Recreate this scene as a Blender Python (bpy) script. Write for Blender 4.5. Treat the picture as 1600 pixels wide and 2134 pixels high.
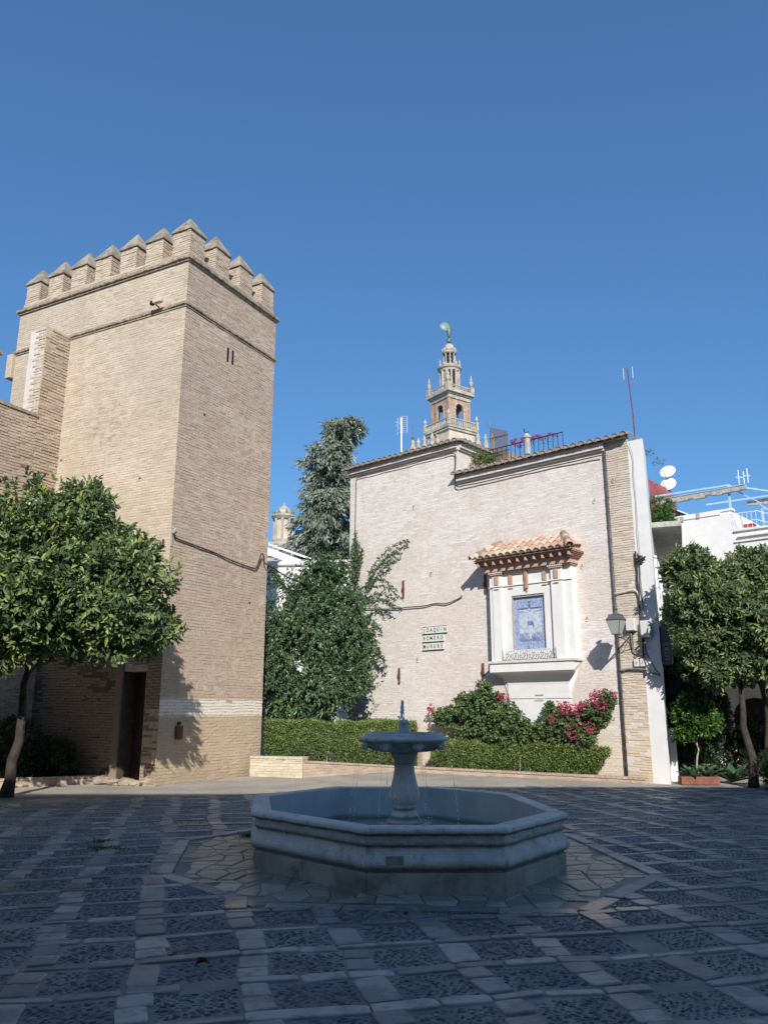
import bpy, bmesh, math, random
import numpy as np
from mathutils import Vector, Matrix

for o in list(bpy.data.objects): bpy.data.objects.remove(o, do_unlink=True)
scene = bpy.context.scene
COL = scene.collection
PI = math.pi

# ------------------------------------------------------------------ camera
cd = bpy.data.cameras.new('camera')
cam = bpy.data.objects.new('camera', cd)
COL.objects.link(cam)
cam.location = (0, 0, 1.6)
cam.rotation_euler = (math.radians(90 + 14), 0, 0)
cd.sensor_fit = 'VERTICAL'
cd.sensor_height = 36.0
cd.lens = 36.0 * 1665 / 2134
cd.clip_start = 0.05
cd.clip_end = 2000
scene.camera = cam

# ------------------------------------------------------------------ sky, sun, exposure
SUN_EL, SUN_AZ = 29.4, 174.1
world = bpy.data.worlds.new('World')
scene.world = world
world.use_nodes = True
wn = world.node_tree
for n in list(wn.nodes): wn.nodes.remove(n)
sky = wn.nodes.new('ShaderNodeTexSky')
sky.sky_type = 'NISHITA'
sky.sun_disc = False
sky.sun_elevation = math.radians(SUN_EL)
sky.sun_rotation = math.radians(SUN_AZ)
sky.air_density = 1.0
sky.dust_density = 0.3
sky.ozone_density = 3.0
bg = wn.nodes.new('ShaderNodeBackground')
bg.inputs['Strength'].default_value = 0.15
wo = wn.nodes.new('ShaderNodeOutputWorld')
tint = wn.nodes.new('ShaderNodeMixRGB')
tint.blend_type = 'MULTIPLY'
tint.inputs[0].default_value = 1.0
tint.inputs[2].default_value = (0.39, 0.69, 1.0, 1)
soft = wn.nodes.new('ShaderNodeGamma')
soft.inputs[1].default_value = 0.70
wn.links.new(sky.outputs[0], soft.inputs[0])
wn.links.new(soft.outputs[0], tint.inputs[1])
wn.links.new(tint.outputs[0], bg.inputs[0])
wn.links.new(bg.outputs[0], wo.inputs[0])

sd = bpy.data.lights.new('sun', 'SUN')
sd.energy = 3.75
sd.angle = math.radians(0.53)
sd.color = (1.0, 0.955, 0.90)
sun = bpy.data.objects.new('sun', sd)
COL.objects.link(sun)
sdir = Vector((math.sin(math.radians(SUN_AZ)) * math.cos(math.radians(SUN_EL)),
               math.cos(math.radians(SUN_AZ)) * math.cos(math.radians(SUN_EL)),
               math.sin(math.radians(SUN_EL))))
sun.rotation_euler = sdir.to_track_quat('Z', 'Y').to_euler()
sun.location = sdir * 60

vs = scene.view_settings
vs.view_transform = 'Standard'
vs.look = 'None'
vs.exposure = 0.58
vs.gamma = 1.0
vs.use_curve_mapping = False
scene.render.engine = 'CYCLES'

# ------------------------------------------------------------------ helpers: objects
def link(o, parent=None):
    COL.objects.link(o)
    if parent is not None: o.parent = parent
    return o

def thing(name, label, cat, loc=(0, 0, 0), rz=0.0, group=None):
    o = bpy.data.objects.new(name, None)
    o.empty_display_size = 0.2
    o.location = loc
    o.rotation_euler = (0, 0, rz)
    o['label'] = label
    o['category'] = cat
    if group: o['group'] = group
    return link(o)

def tag(o, label, cat, group=None):
    o['label'] = label
    o['category'] = cat
    if group: o['group'] = group
    return o

def copy_tree(o, parent=None):
    c = o.copy()
    COL.objects.link(c)
    if parent is not None: c.parent = parent
    for ch in o.children: copy_tree(ch, c)
    return c

class MB:
    """collects polygons, then links them as one mesh object"""
    def __init__(self): self.v = []; self.f = []
    def add(self, vs_, fs_):
        b = len(self.v)
        self.v += [tuple(p) for p in vs_]
        self.f += [tuple(b + i for i in f) for f in fs_]
        return self
    def box(self, x0, x1, y0, y1, z0, z1):
        return self.add([(x0,y0,z0),(x1,y0,z0),(x1,y1,z0),(x0,y1,z0),(x0,y0,z1),(x1,y0,z1),(x1,y1,z1),(x0,y1,z1)],
                        [(0,3,2,1),(4,5,6,7),(0,1,5,4),(1,2,6,5),(2,3,7,6),(3,0,4,7)])
    def bevbox(self, x0, x1, y0, y1, z0, z1, b=0.01):
        bm = bmesh.new()
        bmesh.ops.create_cube(bm, size=1)
        for v in bm.verts:
            v.co = Vector((x0 + (v.co.x + .5) * (x1 - x0), y0 + (v.co.y + .5) * (y1 - y0), z0 + (v.co.z + .5) * (z1 - z0)))
        bmesh.ops.bevel(bm, geom=list(bm.edges), offset=b, segments=2, profile=.5, affect='EDGES')
        bm.verts.index_update()
        self.add([v.co[:] for v in bm.verts], [[v.index for v in f.verts] for f in bm.faces])
        bm.free()
        return self
    def beam(self, p, q, w, h=None, up=(0, 0, 1)):
        h = h or w
        p = Vector(p); q = Vector(q); d = (q - p).normalized(); u = Vector(up)
        if abs(d.dot(u)) > .97: u = Vector((1, 0, 0))
        s = d.cross(u).normalized(); t = s.cross(d)
        vs_ = [e + s * a * w / 2 + t * b * h / 2 for e in (p, q) for a, b in ((-1,-1),(1,-1),(1,1),(-1,1))]
        return self.add(vs_, [(3,2,1,0),(4,5,6,7),(0,1,5,4),(1,2,6,5),(2,3,7,6),(3,0,4,7)])
    def tube(self, pts, r, n=6, cap=True):
        pts = [Vector(p) for p in pts]
        rs = r if hasattr(r, '__len__') else [r] * len(pts)
        ref = None; rings = []
        for i, p in enumerate(pts):
            d = (pts[min(i + 1, len(pts) - 1)] - pts[max(i - 1, 0)]).normalized()
            if ref is None: ref = Vector((0, 0, 1)) if abs(d.z) < .9 else Vector((1, 0, 0))
            s = d.cross(ref).normalized(); t = s.cross(d).normalized(); ref = t
            rings.append([p + (s * math.cos(2 * PI * k / n) + t * math.sin(2 * PI * k / n)) * rs[i] for k in range(n)])
        vs_ = [v for R in rings for v in R]
        fs_ = [(i*n+k, i*n+(k+1) % n, (i+1)*n+(k+1) % n, (i+1)*n+k) for i in range(len(pts)-1) for k in range(n)]
        if cap: fs_ += [tuple(range(n))[::-1], tuple((len(pts)-1)*n+k for k in range(n))]
        return self.add(vs_, fs_)
    def lathe(self, prof, n=24, c=(0, 0, 0), flat=0.0, rot=0.0, sides=8):
        vs_ = []
        for r, z in prof:
            for k in range(n):
                a = 2 * PI * k / n
                m = 1.0
                if flat:
                    w = PI / sides
                    aa = (a % (2 * w)) - w
                    m = (1 - flat) + flat * math.cos(w) / math.cos(aa)
                vs_.append((c[0] + r * m * math.cos(a + rot), c[1] + r * m * math.sin(a + rot), c[2] + z))
        fs_ = [(i*n+k, i*n+(k+1) % n, (i+1)*n+(k+1) % n, (i+1)*n+k) for i in range(len(prof)-1) for k in range(n)]
        fs_ += [tuple(range(n))[::-1], tuple((len(prof)-1)*n+k for k in range(n))]
        return self.add(vs_, fs_)
    def extrude(self, poly, y0, y1):
        """poly in x,z; extruded along y"""
        n = len(poly)
        vs_ = [(x, y0, z) for x, z in poly] + [(x, y1, z) for x, z in poly]
        return self.add(vs_, [tuple(range(n)), tuple(range(2*n-1, n-1, -1))] + [(k, n+k, n+(k+1) % n, (k+1) % n) for k in range(n)])
    def sphere(self, c, r, n=8, m=5, s=(1, 1, 1)):
        prof = [(math.sin(PI * i / m), -math.cos(PI * i / m)) for i in range(m + 1)]
        b = len(self.v)
        self.lathe([(max(q[0], .001) * r, q[1] * r) for q in prof], n)
        for i in range(b, len(self.v)):
            x, y, z = self.v[i]; self.v[i] = (c[0]+x*s[0], c[1]+y*s[1], c[2]+z*s[2])
        return self
    def mesh(self, name, mt, smooth=False):
        me = bpy.data.meshes.new(name)
        me.from_pydata(self.v, [], self.f)
        me.update()
        if mt: me.materials.append(mt)
        bm = bmesh.new(); bm.from_mesh(me)
        bmesh.ops.recalc_face_normals(bm, faces=bm.faces)
        bm.to_mesh(me); bm.free()
        if smooth: me.polygons.foreach_set('use_smooth', [True] * len(me.polygons))
        return me
    def build(self, name, mt, parent=None, smooth=False):
        return link(bpy.data.objects.new(name, self.mesh(name, mt, smooth)), parent)

def npmesh(name, V, F, mt, parent=None, rnd=None, smooth=False, stuff=True):
    """fast mesh from arrays; F has a fixed number of corners; rnd = one float per vertex"""
    V = np.asarray(V, dtype=np.float32).reshape(-1, 3); F = np.asarray(F, dtype=np.int32)
    me = bpy.data.meshes.new(name)
    n, k = F.shape
    me.vertices.add(len(V)); me.vertices.foreach_set('co', V.ravel())
    me.loops.add(n * k); me.loops.foreach_set('vertex_index', F.ravel())
    me.polygons.add(n); me.polygons.foreach_set('loop_start', np.arange(n, dtype=np.int32) * k)
    me.update(calc_edges=True)
    if rnd is not None:
        a = me.attributes.new('rnd', 'FLOAT', 'POINT'); a.data.foreach_set('value', np.asarray(rnd, dtype=np.float32))
    me.polygons.foreach_set('use_smooth', np.full(n, bool(smooth)))
    me.materials.append(mt)
    o = link(bpy.data.objects.new(name, me), parent)
    if stuff: o['kind'] = 'stuff'
    return o

# ------------------------------------------------------------------ helpers: materials
class NT:
    def __init__(self, name):
        self.m = bpy.data.materials.new(name); self.m.use_nodes = True
        self.t = self.m.node_tree
        for n in list(self.t.nodes): self.t.nodes.remove(n)
        self.out = self.t.nodes.new('ShaderNodeOutputMaterial')
        self.p = self.t.nodes.new('ShaderNodeBsdfPrincipled')
        self.t.links.new(self.p.outputs[0], self.out.inputs[0])
        self.geo = None
    def n(self, kind, **kw):
        x = self.t.nodes.new(kind)
        for k, v in kw.items(): setattr(x, k, v)
        return x
    def set(self, node, key, val):
        if hasattr(val, 'links') or isinstance(val, bpy.types.NodeSocket): self.t.links.new(val, node.inputs[key])
        elif isinstance(val, (tuple, list)) and len(val) == 3 and node.inputs[key].type == 'RGBA': node.inputs[key].default_value = (*val, 1)
        else: node.inputs[key].default_value = val
    def pos(self, scale=(1, 1, 1), rz=0.0, obj=False):
        if obj: src = self.n('ShaderNodeTexCoord').outputs['Object']
        else: src = self.n('ShaderNodeNewGeometry').outputs['Position']
        mp = self.n('ShaderNodeMapping'); self.t.links.new(src, mp.inputs[0])
        mp.inputs['Rotation'].default_value = (0, 0, rz)
        mp.inputs['Scale'].default_value = scale
        return mp.outputs[0]
    def noise(self, vec, scale, detail=5, rough=.6):
        x = self.n('ShaderNodeTexNoise'); self.set(x, 'Vector', vec)
        x.inputs['Scale'].default_value = scale; x.inputs['Detail'].default_value = detail; x.inputs['Roughness'].default_value = rough
        return x.outputs[0]
    def vor(self, vec, scale, feature='F1'):
        x = self.n('ShaderNodeTexVoronoi', feature=feature); self.set(x, 'Vector', vec); x.inputs['Scale'].default_value = scale
        return x.outputs[0]
    def ramp(self, fac, a, b, lo=0.0, hi=1.0):
        x = self.n('ShaderNodeMapRange'); self.set(x, 'Value', fac)
        x.inputs[1].default_value = a; x.inputs[2].default_value = b; x.inputs[3].default_value = lo; x.inputs[4].default_value = hi
        x.interpolation_type = 'SMOOTHSTEP'
        return x.outputs[0]
    def math(self, op, a, b=0.0):
        x = self.n('ShaderNodeMath', operation=op); self.set(x, 0, a); self.set(x, 1, b); return x.outputs[0]
    def mix(self, fac, a, b, mode='MIX'):
        x = self.n('ShaderNodeMixRGB', blend_type=mode); self.set(x, 0, fac); self.set(x, 1, a); self.set(x, 2, b); return x.outputs[0]
    def attr(self, name='rnd'):
        return self.n('ShaderNodeAttribute', attribute_name=name).outputs['Fac']
    def sep(self, vec=None):
        x = self.n('ShaderNodeSeparateXYZ')
        self.t.links.new(vec if vec is not None else self.n('ShaderNodeNewGeometry').outputs['Position'], x.inputs[0]); return x.outputs
    def bump(self, h, strength=.5, dist=.01, prev=None):
        x = self.n('ShaderNodeBump'); x.inputs['Strength'].default_value = strength; x.inputs['Distance'].default_value = dist
        self.t.links.new(h, x.inputs['Height'])
        if prev is not None: self.t.links.new(prev, x.inputs['Normal'])
        self.t.links.new(x.outputs[0], self.p.inputs['Normal']); return x.outputs[0]
    def base(self, c): self.set(self.p, 'Base Color', c)
    def rough(self, r): self.set(self.p, 'Roughness', r)
    def spec(self, s): self.p.inputs['Specular IOR Level'].default_value = s

def simple(name, col, rough=.7, var=.25, scale=6.0, bump=.2, bscale=60, metal=0.0, spec=.4, dirt=None):
    t = NT(name); P = t.pos()
    a = t.noise(P, scale, 6, .65)
    dark = tuple(c * (1 - var) for c in col); lite = tuple(min(1, c * (1 + var * .6)) for c in col)
    c = t.mix(t.ramp(a, .3, .7), dark, lite)
    if dirt:
        c = t.mix(t.ramp(t.noise(P, scale * .35, 8, .7), .52, .72, 0, .75), c, dirt)
    t.base(c); t.rough(rough); t.spec(spec)
    t.p.inputs['Metallic'].default_value = metal
    if bump: t.bump(t.noise(P, bscale, 4, .7), bump, .01)
    return t.m

def brickmat(name, c0, c1, c2, stain, lime, z_plaster_shade=None, lime_amt=.4, rz=0.0, bump=.5, stain_amt=.6, dark_amt=.6):
    """c0..c2: brick colours picked by the per-brick value; lime: pale wash; stain: weathering"""
    t = NT(name); P = t.pos(rz=rz)
    r = t.attr()
    c = t.mix(t.ramp(r, 0, .6), c0, c1)
    c = t.mix(t.ramp(r, .55, 1), c, c2)
    big = t.noise(P, .55, 6, .6)
    c = t.mix(t.ramp(big, .40, .62, 0, stain_amt), c, stain)
    c = t.mix(t.ramp(t.noise(P, .9, 7, .65), .52, .66, 0, lime_amt * .8), c, lime)
    streak = t.noise(t.pos((2.2, 2.2, .22), rz), 2.0, 6, .7)
    c = t.mix(t.ramp(streak, .52, .70, 0, .38), c, tuple(x * .78 for x in stain))
    fine = t.noise(t.pos((1, 1, 3.5), rz), 9, 6, .7)
    c = t.mix(t.ramp(fine, .38, .68, 0, lime_amt), c, lime)
    sp = t.noise(t.pos((1, 1, 5.0), rz), 7, 6, .75)
    c = t.mix(t.ramp(sp, .60, .68, 0, dark_amt), c, tuple(x * .5 for x in c0))
    if z_plaster_shade:
        z = t.sep()[2]
        edge = t.math('ADD', z, t.math('MULTIPLY', t.math('SUBTRACT', t.noise(P, 1.6, 6, .7), .5), z_plaster_shade.get('wob', 1.5)))
        for z0, z1, soft, colr, amt in z_plaster_shade['bands']:
            e = edge if soft > .08 else t.math('ADD', z, t.math('MULTIPLY', t.math('SUBTRACT', t.noise(P, 5, 5, .7), .5), .09))
            up = t.ramp(e, z0 - soft, z0 + soft)
            dn = t.ramp(e, z1 - soft, z1 + soft, 1, 0)
            m = t.math('MULTIPLY', t.math('MULTIPLY', up, dn), amt)
            c = t.mix(m, c, colr)
    t.base(c); t.rough(.92); t.spec(.15)
    b = t.bump(t.noise(P, 45, 5, .75), bump, .012)
    t.bump(t.noise(t.pos((1, 1, 2.5), rz), 14, 4, .6), bump * .8, .02, b)
    return t.m

def leafmat(name, dark, mid, lite, rough=.38, trans=.3, spec=.5, hi=.8, yellow=None):
    t = NT(name); r = t.attr()
    c = t.mix(t.ramp(r, 0, hi), dark, mid); c = t.mix(t.ramp(r, hi - .15, 1), c, lite)
    if yellow: c = t.mix(t.ramp(r, .975, .99), c, yellow)
    t.base(c); t.rough(rough); t.spec(spec)
    if trans:
        tr = t.n('ShaderNodeBsdfTranslucent'); t.set(tr, 'Color', t.mix(.2, c, (.4, .5, .1), 'MIX'))
        mx = t.n('ShaderNodeMixShader'); mx.inputs[0].default_value = trans
        t.t.links.new(t.p.outputs[0], mx.inputs[1]); t.t.links.new(tr.outputs[0], mx.inputs[2]); t.t.links.new(mx.outputs[0], t.out.inputs[0])
    return t.m

CREAM = (.60, .50, .36)
M = {}
bands_t = dict(wob=1.6, bands=[(1.9, 4.6, .9, (.47, .37, .26), .55), (-.2, 1.5, .25, (.50, .385, .25), .75), (1.50, 1.88, .05, (.74, .68, .58), .95), (-.3, .28, .2, (.35, .27, .19), .6)])
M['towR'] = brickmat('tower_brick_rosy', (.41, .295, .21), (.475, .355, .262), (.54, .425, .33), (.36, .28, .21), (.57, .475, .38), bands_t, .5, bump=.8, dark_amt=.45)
M['towL'] = brickmat('tower_brick_sandy', (.455, .36, .255), (.52, .425, .315), (.575, .485, .372), (.40, .325, .24), (.61, .535, .425), dict(wob=1, bands=[(-.3, 3.4, .8, (.13, .09, .065), .75)]), .55, bump=.35)  # low dark band paints the orange tree's shade into the brick colour
M['mortar'] = simple('lime_mortar', (.47, .37, .275), .95, .3, 5, .5, 50, dirt=(.36, .28, .2))
M['foot'] = simple('shade_dark_mortar', (.10, .075, .055), .95, .3, 5, .5, 50)  # mortar darkened to match the tree shade painted on the sandy face
M['curtain'] = brickmat('curtain_brick', (.40, .28, .19), (.47, .34, .24), (.55, .44, .32), (.34, .26, .2), (.58, .50, .40), None, .45, bump=.7)
M['coping'] = simple('weathered_cap', (.31, .26, .195), .95, .45, 4, .6, 30, dirt=(.17, .155, .13))
M['ledge'] = simple('ledge_stone', (.33, .27, .20), .95, .4, 7, .6, 40, dirt=(.2, .17, .14))
bands_h = dict(wob=1.2, bands=[(-.2, 1.25, .3, (.62, .49, .31), .5)])
M['house'] = brickmat('whitewashed_brick', (.60, .52, .46), (.68, .62, .57), (.73, .69, .65), (.58, .48, .385), (.76, .73, .70), bands_h, .8, bump=.6, stain_amt=.75, dark_amt=.55)
M['housey'] = brickmat('yellowed_brick', (.50, .40, .28), (.60, .50, .38), (.66, .58, .47), (.50, .42, .32), (.68, .62, .54), bands_h, .5, bump=.45)
M['limewash'] = simple('limewash_backing', (.63, .56, .50), .95, .12, 5, .5, 40, dirt=(.54, .44, .35))
M['white'] = simple('white_plaster', (.73, .715, .69), .85, .06, 3, .15, 50, dirt=(.68, .67, .64))
M['whited'] = simple('white_plaster_worn', (.74, .73, .70), .9, .1, 2, .3, 30, dirt=(.52, .50, .45))
M['facing'] = simple('bounce_cream_plaster', (.82, .77, .67), .9, .06, 1, .1, 20)  # kept pale so the unseen near houses bounce warm fill into the square
M['terra'] = simple('terracotta_brick', (.42, .23, .155), .85, .3, 14, .4, 70)
M['pinkband'] = simple('pink_brick_band', (.50, .34, .26), .85, .2, 10, .3, 60)
M['tile_a'] = simple('tile_ochre', (.47, .325, .235), .8, .25, 18, .3, 90, dirt=(.42, .27, .18))
M['tile_b'] = simple('tile_pink', (.47, .265, .20), .8, .25, 18, .3, 90, dirt=(.5, .38, .26))
M['tile_c'] = simple('tile_straw', (.52, .42, .30), .8, .2, 18, .3, 90, dirt=(.45, .33, .22))
M['tile_old'] = simple('tile_weathered', (.30, .22, .17), .92, .35, 14, .5, 60, dirt=(.19, .165, .14))
M['tile_end'] = simple('tile_mortar_end', (.40, .37, .33), .95, .3, 20, .5, 60)
M['iron'] = simple('dark_iron', (.035, .035, .037), .5, .3, 20, .1, 80, metal=.3)
M['iron_rust'] = simple('rusty_iron', (.14, .055, .04), .8, .5, 25, .3, 80, dirt=(.3, .12, .06))
M['iron_paint'] = simple('grey_green_lantern_paint', (.10, .11, .115), .5, .2, 20, .1, 80)
M['cable'] = simple('cable_black', (.045, .042, .04), .7, .3, 10, 0)
M['cableg'] = simple('cable_painted', (.22, .20, .18), .8, .3, 10, 0)
M['pipe'] = simple('downpipe_grey', (.085, .08, .082), .55, .3, 3, .1, 30, dirt=(.16, .14, .12))
M['boxgrey'] = simple('junction_box_plastic', (.62, .61, .57), .6, .05, 5, 0)
M['cabinet'] = simple('grey_cabinet', (.20, .225, .24), .5, .15, 4, .1, 30)
M['chalk'] = simple('white_spray_paint', (.75, .75, .75), .8, .1, 10, 0)
M['wood'] = simple('dark_wood', (.045, .028, .018), .7, .4, 10, .4, 40)
M['dark'] = simple('dark_opening', (.012, .012, .014), .6, .3, 3, 0)
M['glassd'] = simple('window_glass', (.05, .06, .07), .15, .3, 3, 0, spec=.8)
M['blue'] = simple('light_blue_paint', (.36, .52, .64), .5, .1, 6, 0)
M['pwhite'] = simple('white_metal_paint', (.72, .74, .76), .5, .08, 6, 0)
M['concrete'] = simple('rough_concrete', (.40, .385, .35), .95, .3, 6, .5, 40, dirt=(.25, .235, .21))
M['red'] = simple('red_plaster', (.32, .095, .085), .85, .3, 8, .3, 40, dirt=(.5, .22, .18))
M['redbox'] = simple('red_box', (.45, .06, .05), .5, .2, 8, 0)
M['dish'] = simple('dish_metal', (.70, .71, .70), .5, .06, 5, 0)
M['alu'] = simple('aluminium', (.55, .56, .58), .4, .1, 10, 0, metal=.6)
M['bark'] = simple('bark', (.055, .045, .035), .95, .45, 9, 1.0, 30)
M['barkp'] = simple('pale_stem', (.40, .35, .29), .95, .35, 12, .6, 50)
M['soil'] = simple('soil', (.085, .06, .042), 1, .4, 10, 1, 40)
M['clay'] = simple('clay_planter', (.22, .085, .055), .9, .3, 10, .4, 50)
M['cath'] = simple('cathedral_stone', (.58, .50, .39), .9, .25, .5, .3, 3, dirt=(.45, .36, .26))
M['cathw'] = simple('cathedral_pale_stone', (.42, .375, .31), .9, .3, .8, .3, 3, dirt=(.30, .265, .22))
M['cathb'] = simple('cathedral_brick', (.40, .275, .195), .9, .3, .8, .3, 3, dirt=(.46, .38, .29))
M['bronze'] = simple('green_bronze', (.16, .20, .165), .6, .35, 1.5, 0, metal=.4)
M['bronzel'] = simple('pale_green_bronze', (.26, .34, .32), .55, .3, 1.2, 0, metal=.2)
M['screen'] = simple('cane_screen', (.16, .12, .085), .9, .4, 30, .2, 60)
M['plaque'] = simple('plaque_marble', (.60, .58, .53), .6, .12, 12, 0)
M['ceramic'] = simple('ceramic_white', (.66, .67, .62), .3, .08, 10, 0)
M['ink'] = simple('glaze_black', (.03, .032, .03), .35, .2, 10, 0)

def vegmat():
    M['orange'] = leafmat('orange_leaf', (.06, .095, .04), (.21, .29, .12), (.42, .50, .18), .42, .3, .5, .84, (.34, .36, .07))
    M['orange2'] = leafmat('orange_leaf_b', (.06, .09, .04), (.20, .27, .12), (.38, .45, .18), .42, .3, .5, .84, (.33, .33, .08))
    M['young'] = leafmat('young_orange_leaf', (.03, .075, .016), (.07, .16, .03), (.16, .30, .05), .4, .3, .5, .8)
    M['climber'] = leafmat('climber_leaf', (.036, .075, .032), (.095, .165, .07), (.19, .28, .12), .36, .2, .55, .85)
    M['conifer'] = leafmat('conifer_spray', (.15, .18, .13), (.27, .31, .235), (.40, .44, .35), .7, .12, .2, .8)
    M['hedge'] = leafmat('hedge_leaf', (.06, .095, .025), (.16, .225, .065), (.32, .38, .12), .45, .25, .4, .75)
    M['boug'] = leafmat('bougainvillea_leaf', (.06, .105, .038), (.13, .20, .075), (.23, .30, .14), .5, .25, .35, .8)
    M['flower'] = leafmat('crimson_bract', (.40, .03, .10), (.62, .08, .20), (.75, .20, .33), .6, .35, .2, .7)
    M['flowerp'] = leafmat('magenta_bract', (.32, .03, .20), (.50, .07, .32), (.6, .18, .42), .6, .35, .2, .7)
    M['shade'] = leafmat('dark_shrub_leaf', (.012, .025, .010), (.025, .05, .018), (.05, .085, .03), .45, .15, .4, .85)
    M['agave'] = leafmat('agave_leaf', (.05, .11, .055), (.08, .17, .08), (.13, .24, .12), .45, .1, .4, .8)
    M['grass'] = leafmat('weed_blade', (.04, .07, .02), (.07, .12, .03), (.12, .17, .05), .6, .25, .3, .8)
    M['dryleaf'] = leafmat('dry_leaf', (.06, .03, .02), (.09, .05, .03), (.2, .13, .08), .8, .1, .2, .8)
vegmat()

# paving materials
def wetness(t):
    x = t.sep()
    dx = t.math('MULTIPLY', t.math('SUBTRACT', x[0], .45), .45); dy = t.math('MULTIPLY', t.math('SUBTRACT', x[1], 7.35), 1.1)
    d = t.math('ADD', t.math('MULTIPLY', dx, dx), t.math('MULTIPLY', dy, dy))
    d = t.math('ADD', d, t.math('MULTIPLY', t.math('SUBTRACT', t.noise(t.pos(), 1.6, 5, .6), .5), 1.0))
    near = t.ramp(d, .45, .85, 1, 0)
    patch = t.ramp(t.noise(t.pos(), .45, 4, .55), .5, .62, 0, .6)
    return t.math('MAXIMUM', near, patch)
def pavemats():
    t = NT('paving_slab_stone'); P = t.pos(); r = t.attr()
    oi = t.n('ShaderNodeObjectInfo').outputs['Random']
    c = t.mix(t.math('FRACT', t.math('ADD', r, oi)), (.19, .19, .185), (.47, .445, .395))
    c = t.mix(t.ramp(t.noise(P, 3.0, 7, .7), .45, .62, 0, .75), c, (.13, .135, .14))
    c = t.mix(t.ramp(t.noise(P, 13, 6, .7), .45, .75, 0, .5), c, (.30, .28, .245))
    wet = wetness(t)
    c = t.mix(t.math('MULTIPLY', wet, .4), c, (.07, .07, .075))
    t.base(c); t.rough(t.math('SUBTRACT', .52, t.math('MULTIPLY', wet, .30))); t.spec(.5)
    b = t.bump(t.noise(P, 16, 5, .65), .5, .012); t.bump(t.noise(P, 90, 3, .7), .3, .003, b)
    M['slab'] = t.m
    t = NT('pebble_stone'); P = t.pos(); r = t.attr()
    c = t.mix(t.ramp(r, .1, .8), (.05, .054, .06), (.18, .175, .17)); c = t.mix(t.ramp(r, .86, 1), c, (.30, .28, .24))
    c = t.mix(t.ramp(t.noise(P, 1.3, 5, .6), .5, .7, 0, .45), c, (.15, .145, .135))
    wet = wetness(t); t.base(c); t.rough(t.math('SUBTRACT', .42, t.math('MULTIPLY', wet, .22))); t.spec(.6)
    M['pebble'] = t.m
    t = NT('joint_earth'); P = t.pos()
    c = t.mix(t.ramp(t.noise(P, 1.1, 6, .6), .35, .7), (.16, .16, .155), (.31, .295, .26))
    wet = wetness(t); c = t.mix(t.math('MULTIPLY', wet, .5), c, (.06, .06, .065)); t.base(c); t.rough(t.math('SUBTRACT', .7, t.math('MULTIPLY', wet, .45))); t.spec(.4); t.bump(t.noise(P, 60, 5, .7), .6, .008)
    M['joint'] = t.m
    t = NT('trodden_gravel'); P = t.pos()
    c = t.mix(t.ramp(t.noise(P, .8, 6, .6), .3, .7), (.32, .285, .235), (.44, .40, .335))
    v = t.vor(P, 42)
    c = t.mix(t.ramp(v, .1, .55, .55, 0), c, (.17, .155, .135))
    c = t.mix(t.ramp(t.noise(t.pos((.6, 2.2, 1)), 3, 6, .7), .55, .72, 0, .6), c, (.19, .175, .155))
    t.base(c); t.rough(.9); t.spec(.25); b = t.bump(t.noise(P, 8, 5, .6), .6, .03); t.bump(v, .6, .008, b)
    M['gravel'] = t.m
    t = NT('fountain_stone'); P = t.pos()
    c = t.mix(t.ramp(t.noise(P, 1.6, 7, .65), .3, .7), (.46, .425, .375), (.70, .655, .59))
    c = t.mix(t.ramp(t.noise(t.pos((3, 3, .8)), 3, 6, .7), .5, .72, 0, .55), c, (.14, .145, .135))
    c = t.mix(t.ramp(t.noise(P, 30, 4, .7), .55, .7, 0, .5), c, (.15, .15, .14))
    zz = t.math('ADD', t.sep()[2], t.math('MULTIPLY', t.math('SUBTRACT', t.noise(P, 7, 5, .7), .5), .05))
    g1 = t.math('MULTIPLY', t.ramp(zz, .165, .18), t.ramp(zz, .19, .25, 1, 0)); g2 = t.math('MULTIPLY', t.ramp(zz, .36, .40), t.ramp(zz, .41, .44, 1, 0)); g3 = t.math('MULTIPLY', t.ramp(zz, .47, .49), t.ramp(zz, .505, .52, 1, 0))
    g4 = t.math('MULTIPLY', t.ramp(zz, .52, .56), t.ramp(zz, .58, .66, 1, 0))
    c = t.mix(t.math('MULTIPLY', t.math('MAXIMUM', t.math('MAXIMUM', g1, g2), g3), .75), c, (.09, .095, .085))
    c = t.mix(t.ramp(t.noise(t.pos((6, 6, .7)), 2.5, 6, .7), .56, .68, 0, .5), c, (.55, .54, .50))
    t.base(c); t.rough(.68); t.spec(.4); b = t.bump(t.noise(P, 55, 5, .7), .5, .008); t.bump(t.noise(P, 6, 4, .6), .35, .02, b)
    M['fstone'] = t.m
    t = NT('fountain_plinth_stone'); P = t.pos()
    c = t.mix(t.ramp(t.noise(P, 2.2, 7, .65), .3, .7), (.25, .235, .195), (.45, .415, .345))
    c = t.mix(t.ramp(t.noise(P, 4, 7, .7), .5, .68, 0, .7), c, (.12, .13, .10))
    t.base(c); t.rough(.75); t.bump(t.noise(P, 40, 5, .7), .5, .01)
    M['fplinth'] = t.m
    t = NT('pool_lining'); P = t.pos()
    c = t.mix(t.ramp(t.noise(P, 1.3, 7, .65), .35, .7), (.36, .40, .38), (.48, .52, .49))
    c = t.mix(t.math('MULTIPLY', t.ramp(t.sep()[2], .10, .15), t.ramp(t.sep()[2], .17, .23, .8, 0)), c, (.10, .13, .115))
    t.base(c); t.rough(.6); t.bump(t.noise(P, 30, 4, .6), .2, .01)
    M['pool'] = t.m
    m = bpy.data.materials.new('pool_water'); m.use_nodes = True; nt = m.node_tree; nt.nodes.clear()
    out = nt.nodes.new('ShaderNodeOutputMaterial'); mx = nt.nodes.new('ShaderNodeMixShader'); tr = nt.nodes.new('ShaderNodeBsdfTransparent')
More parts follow.
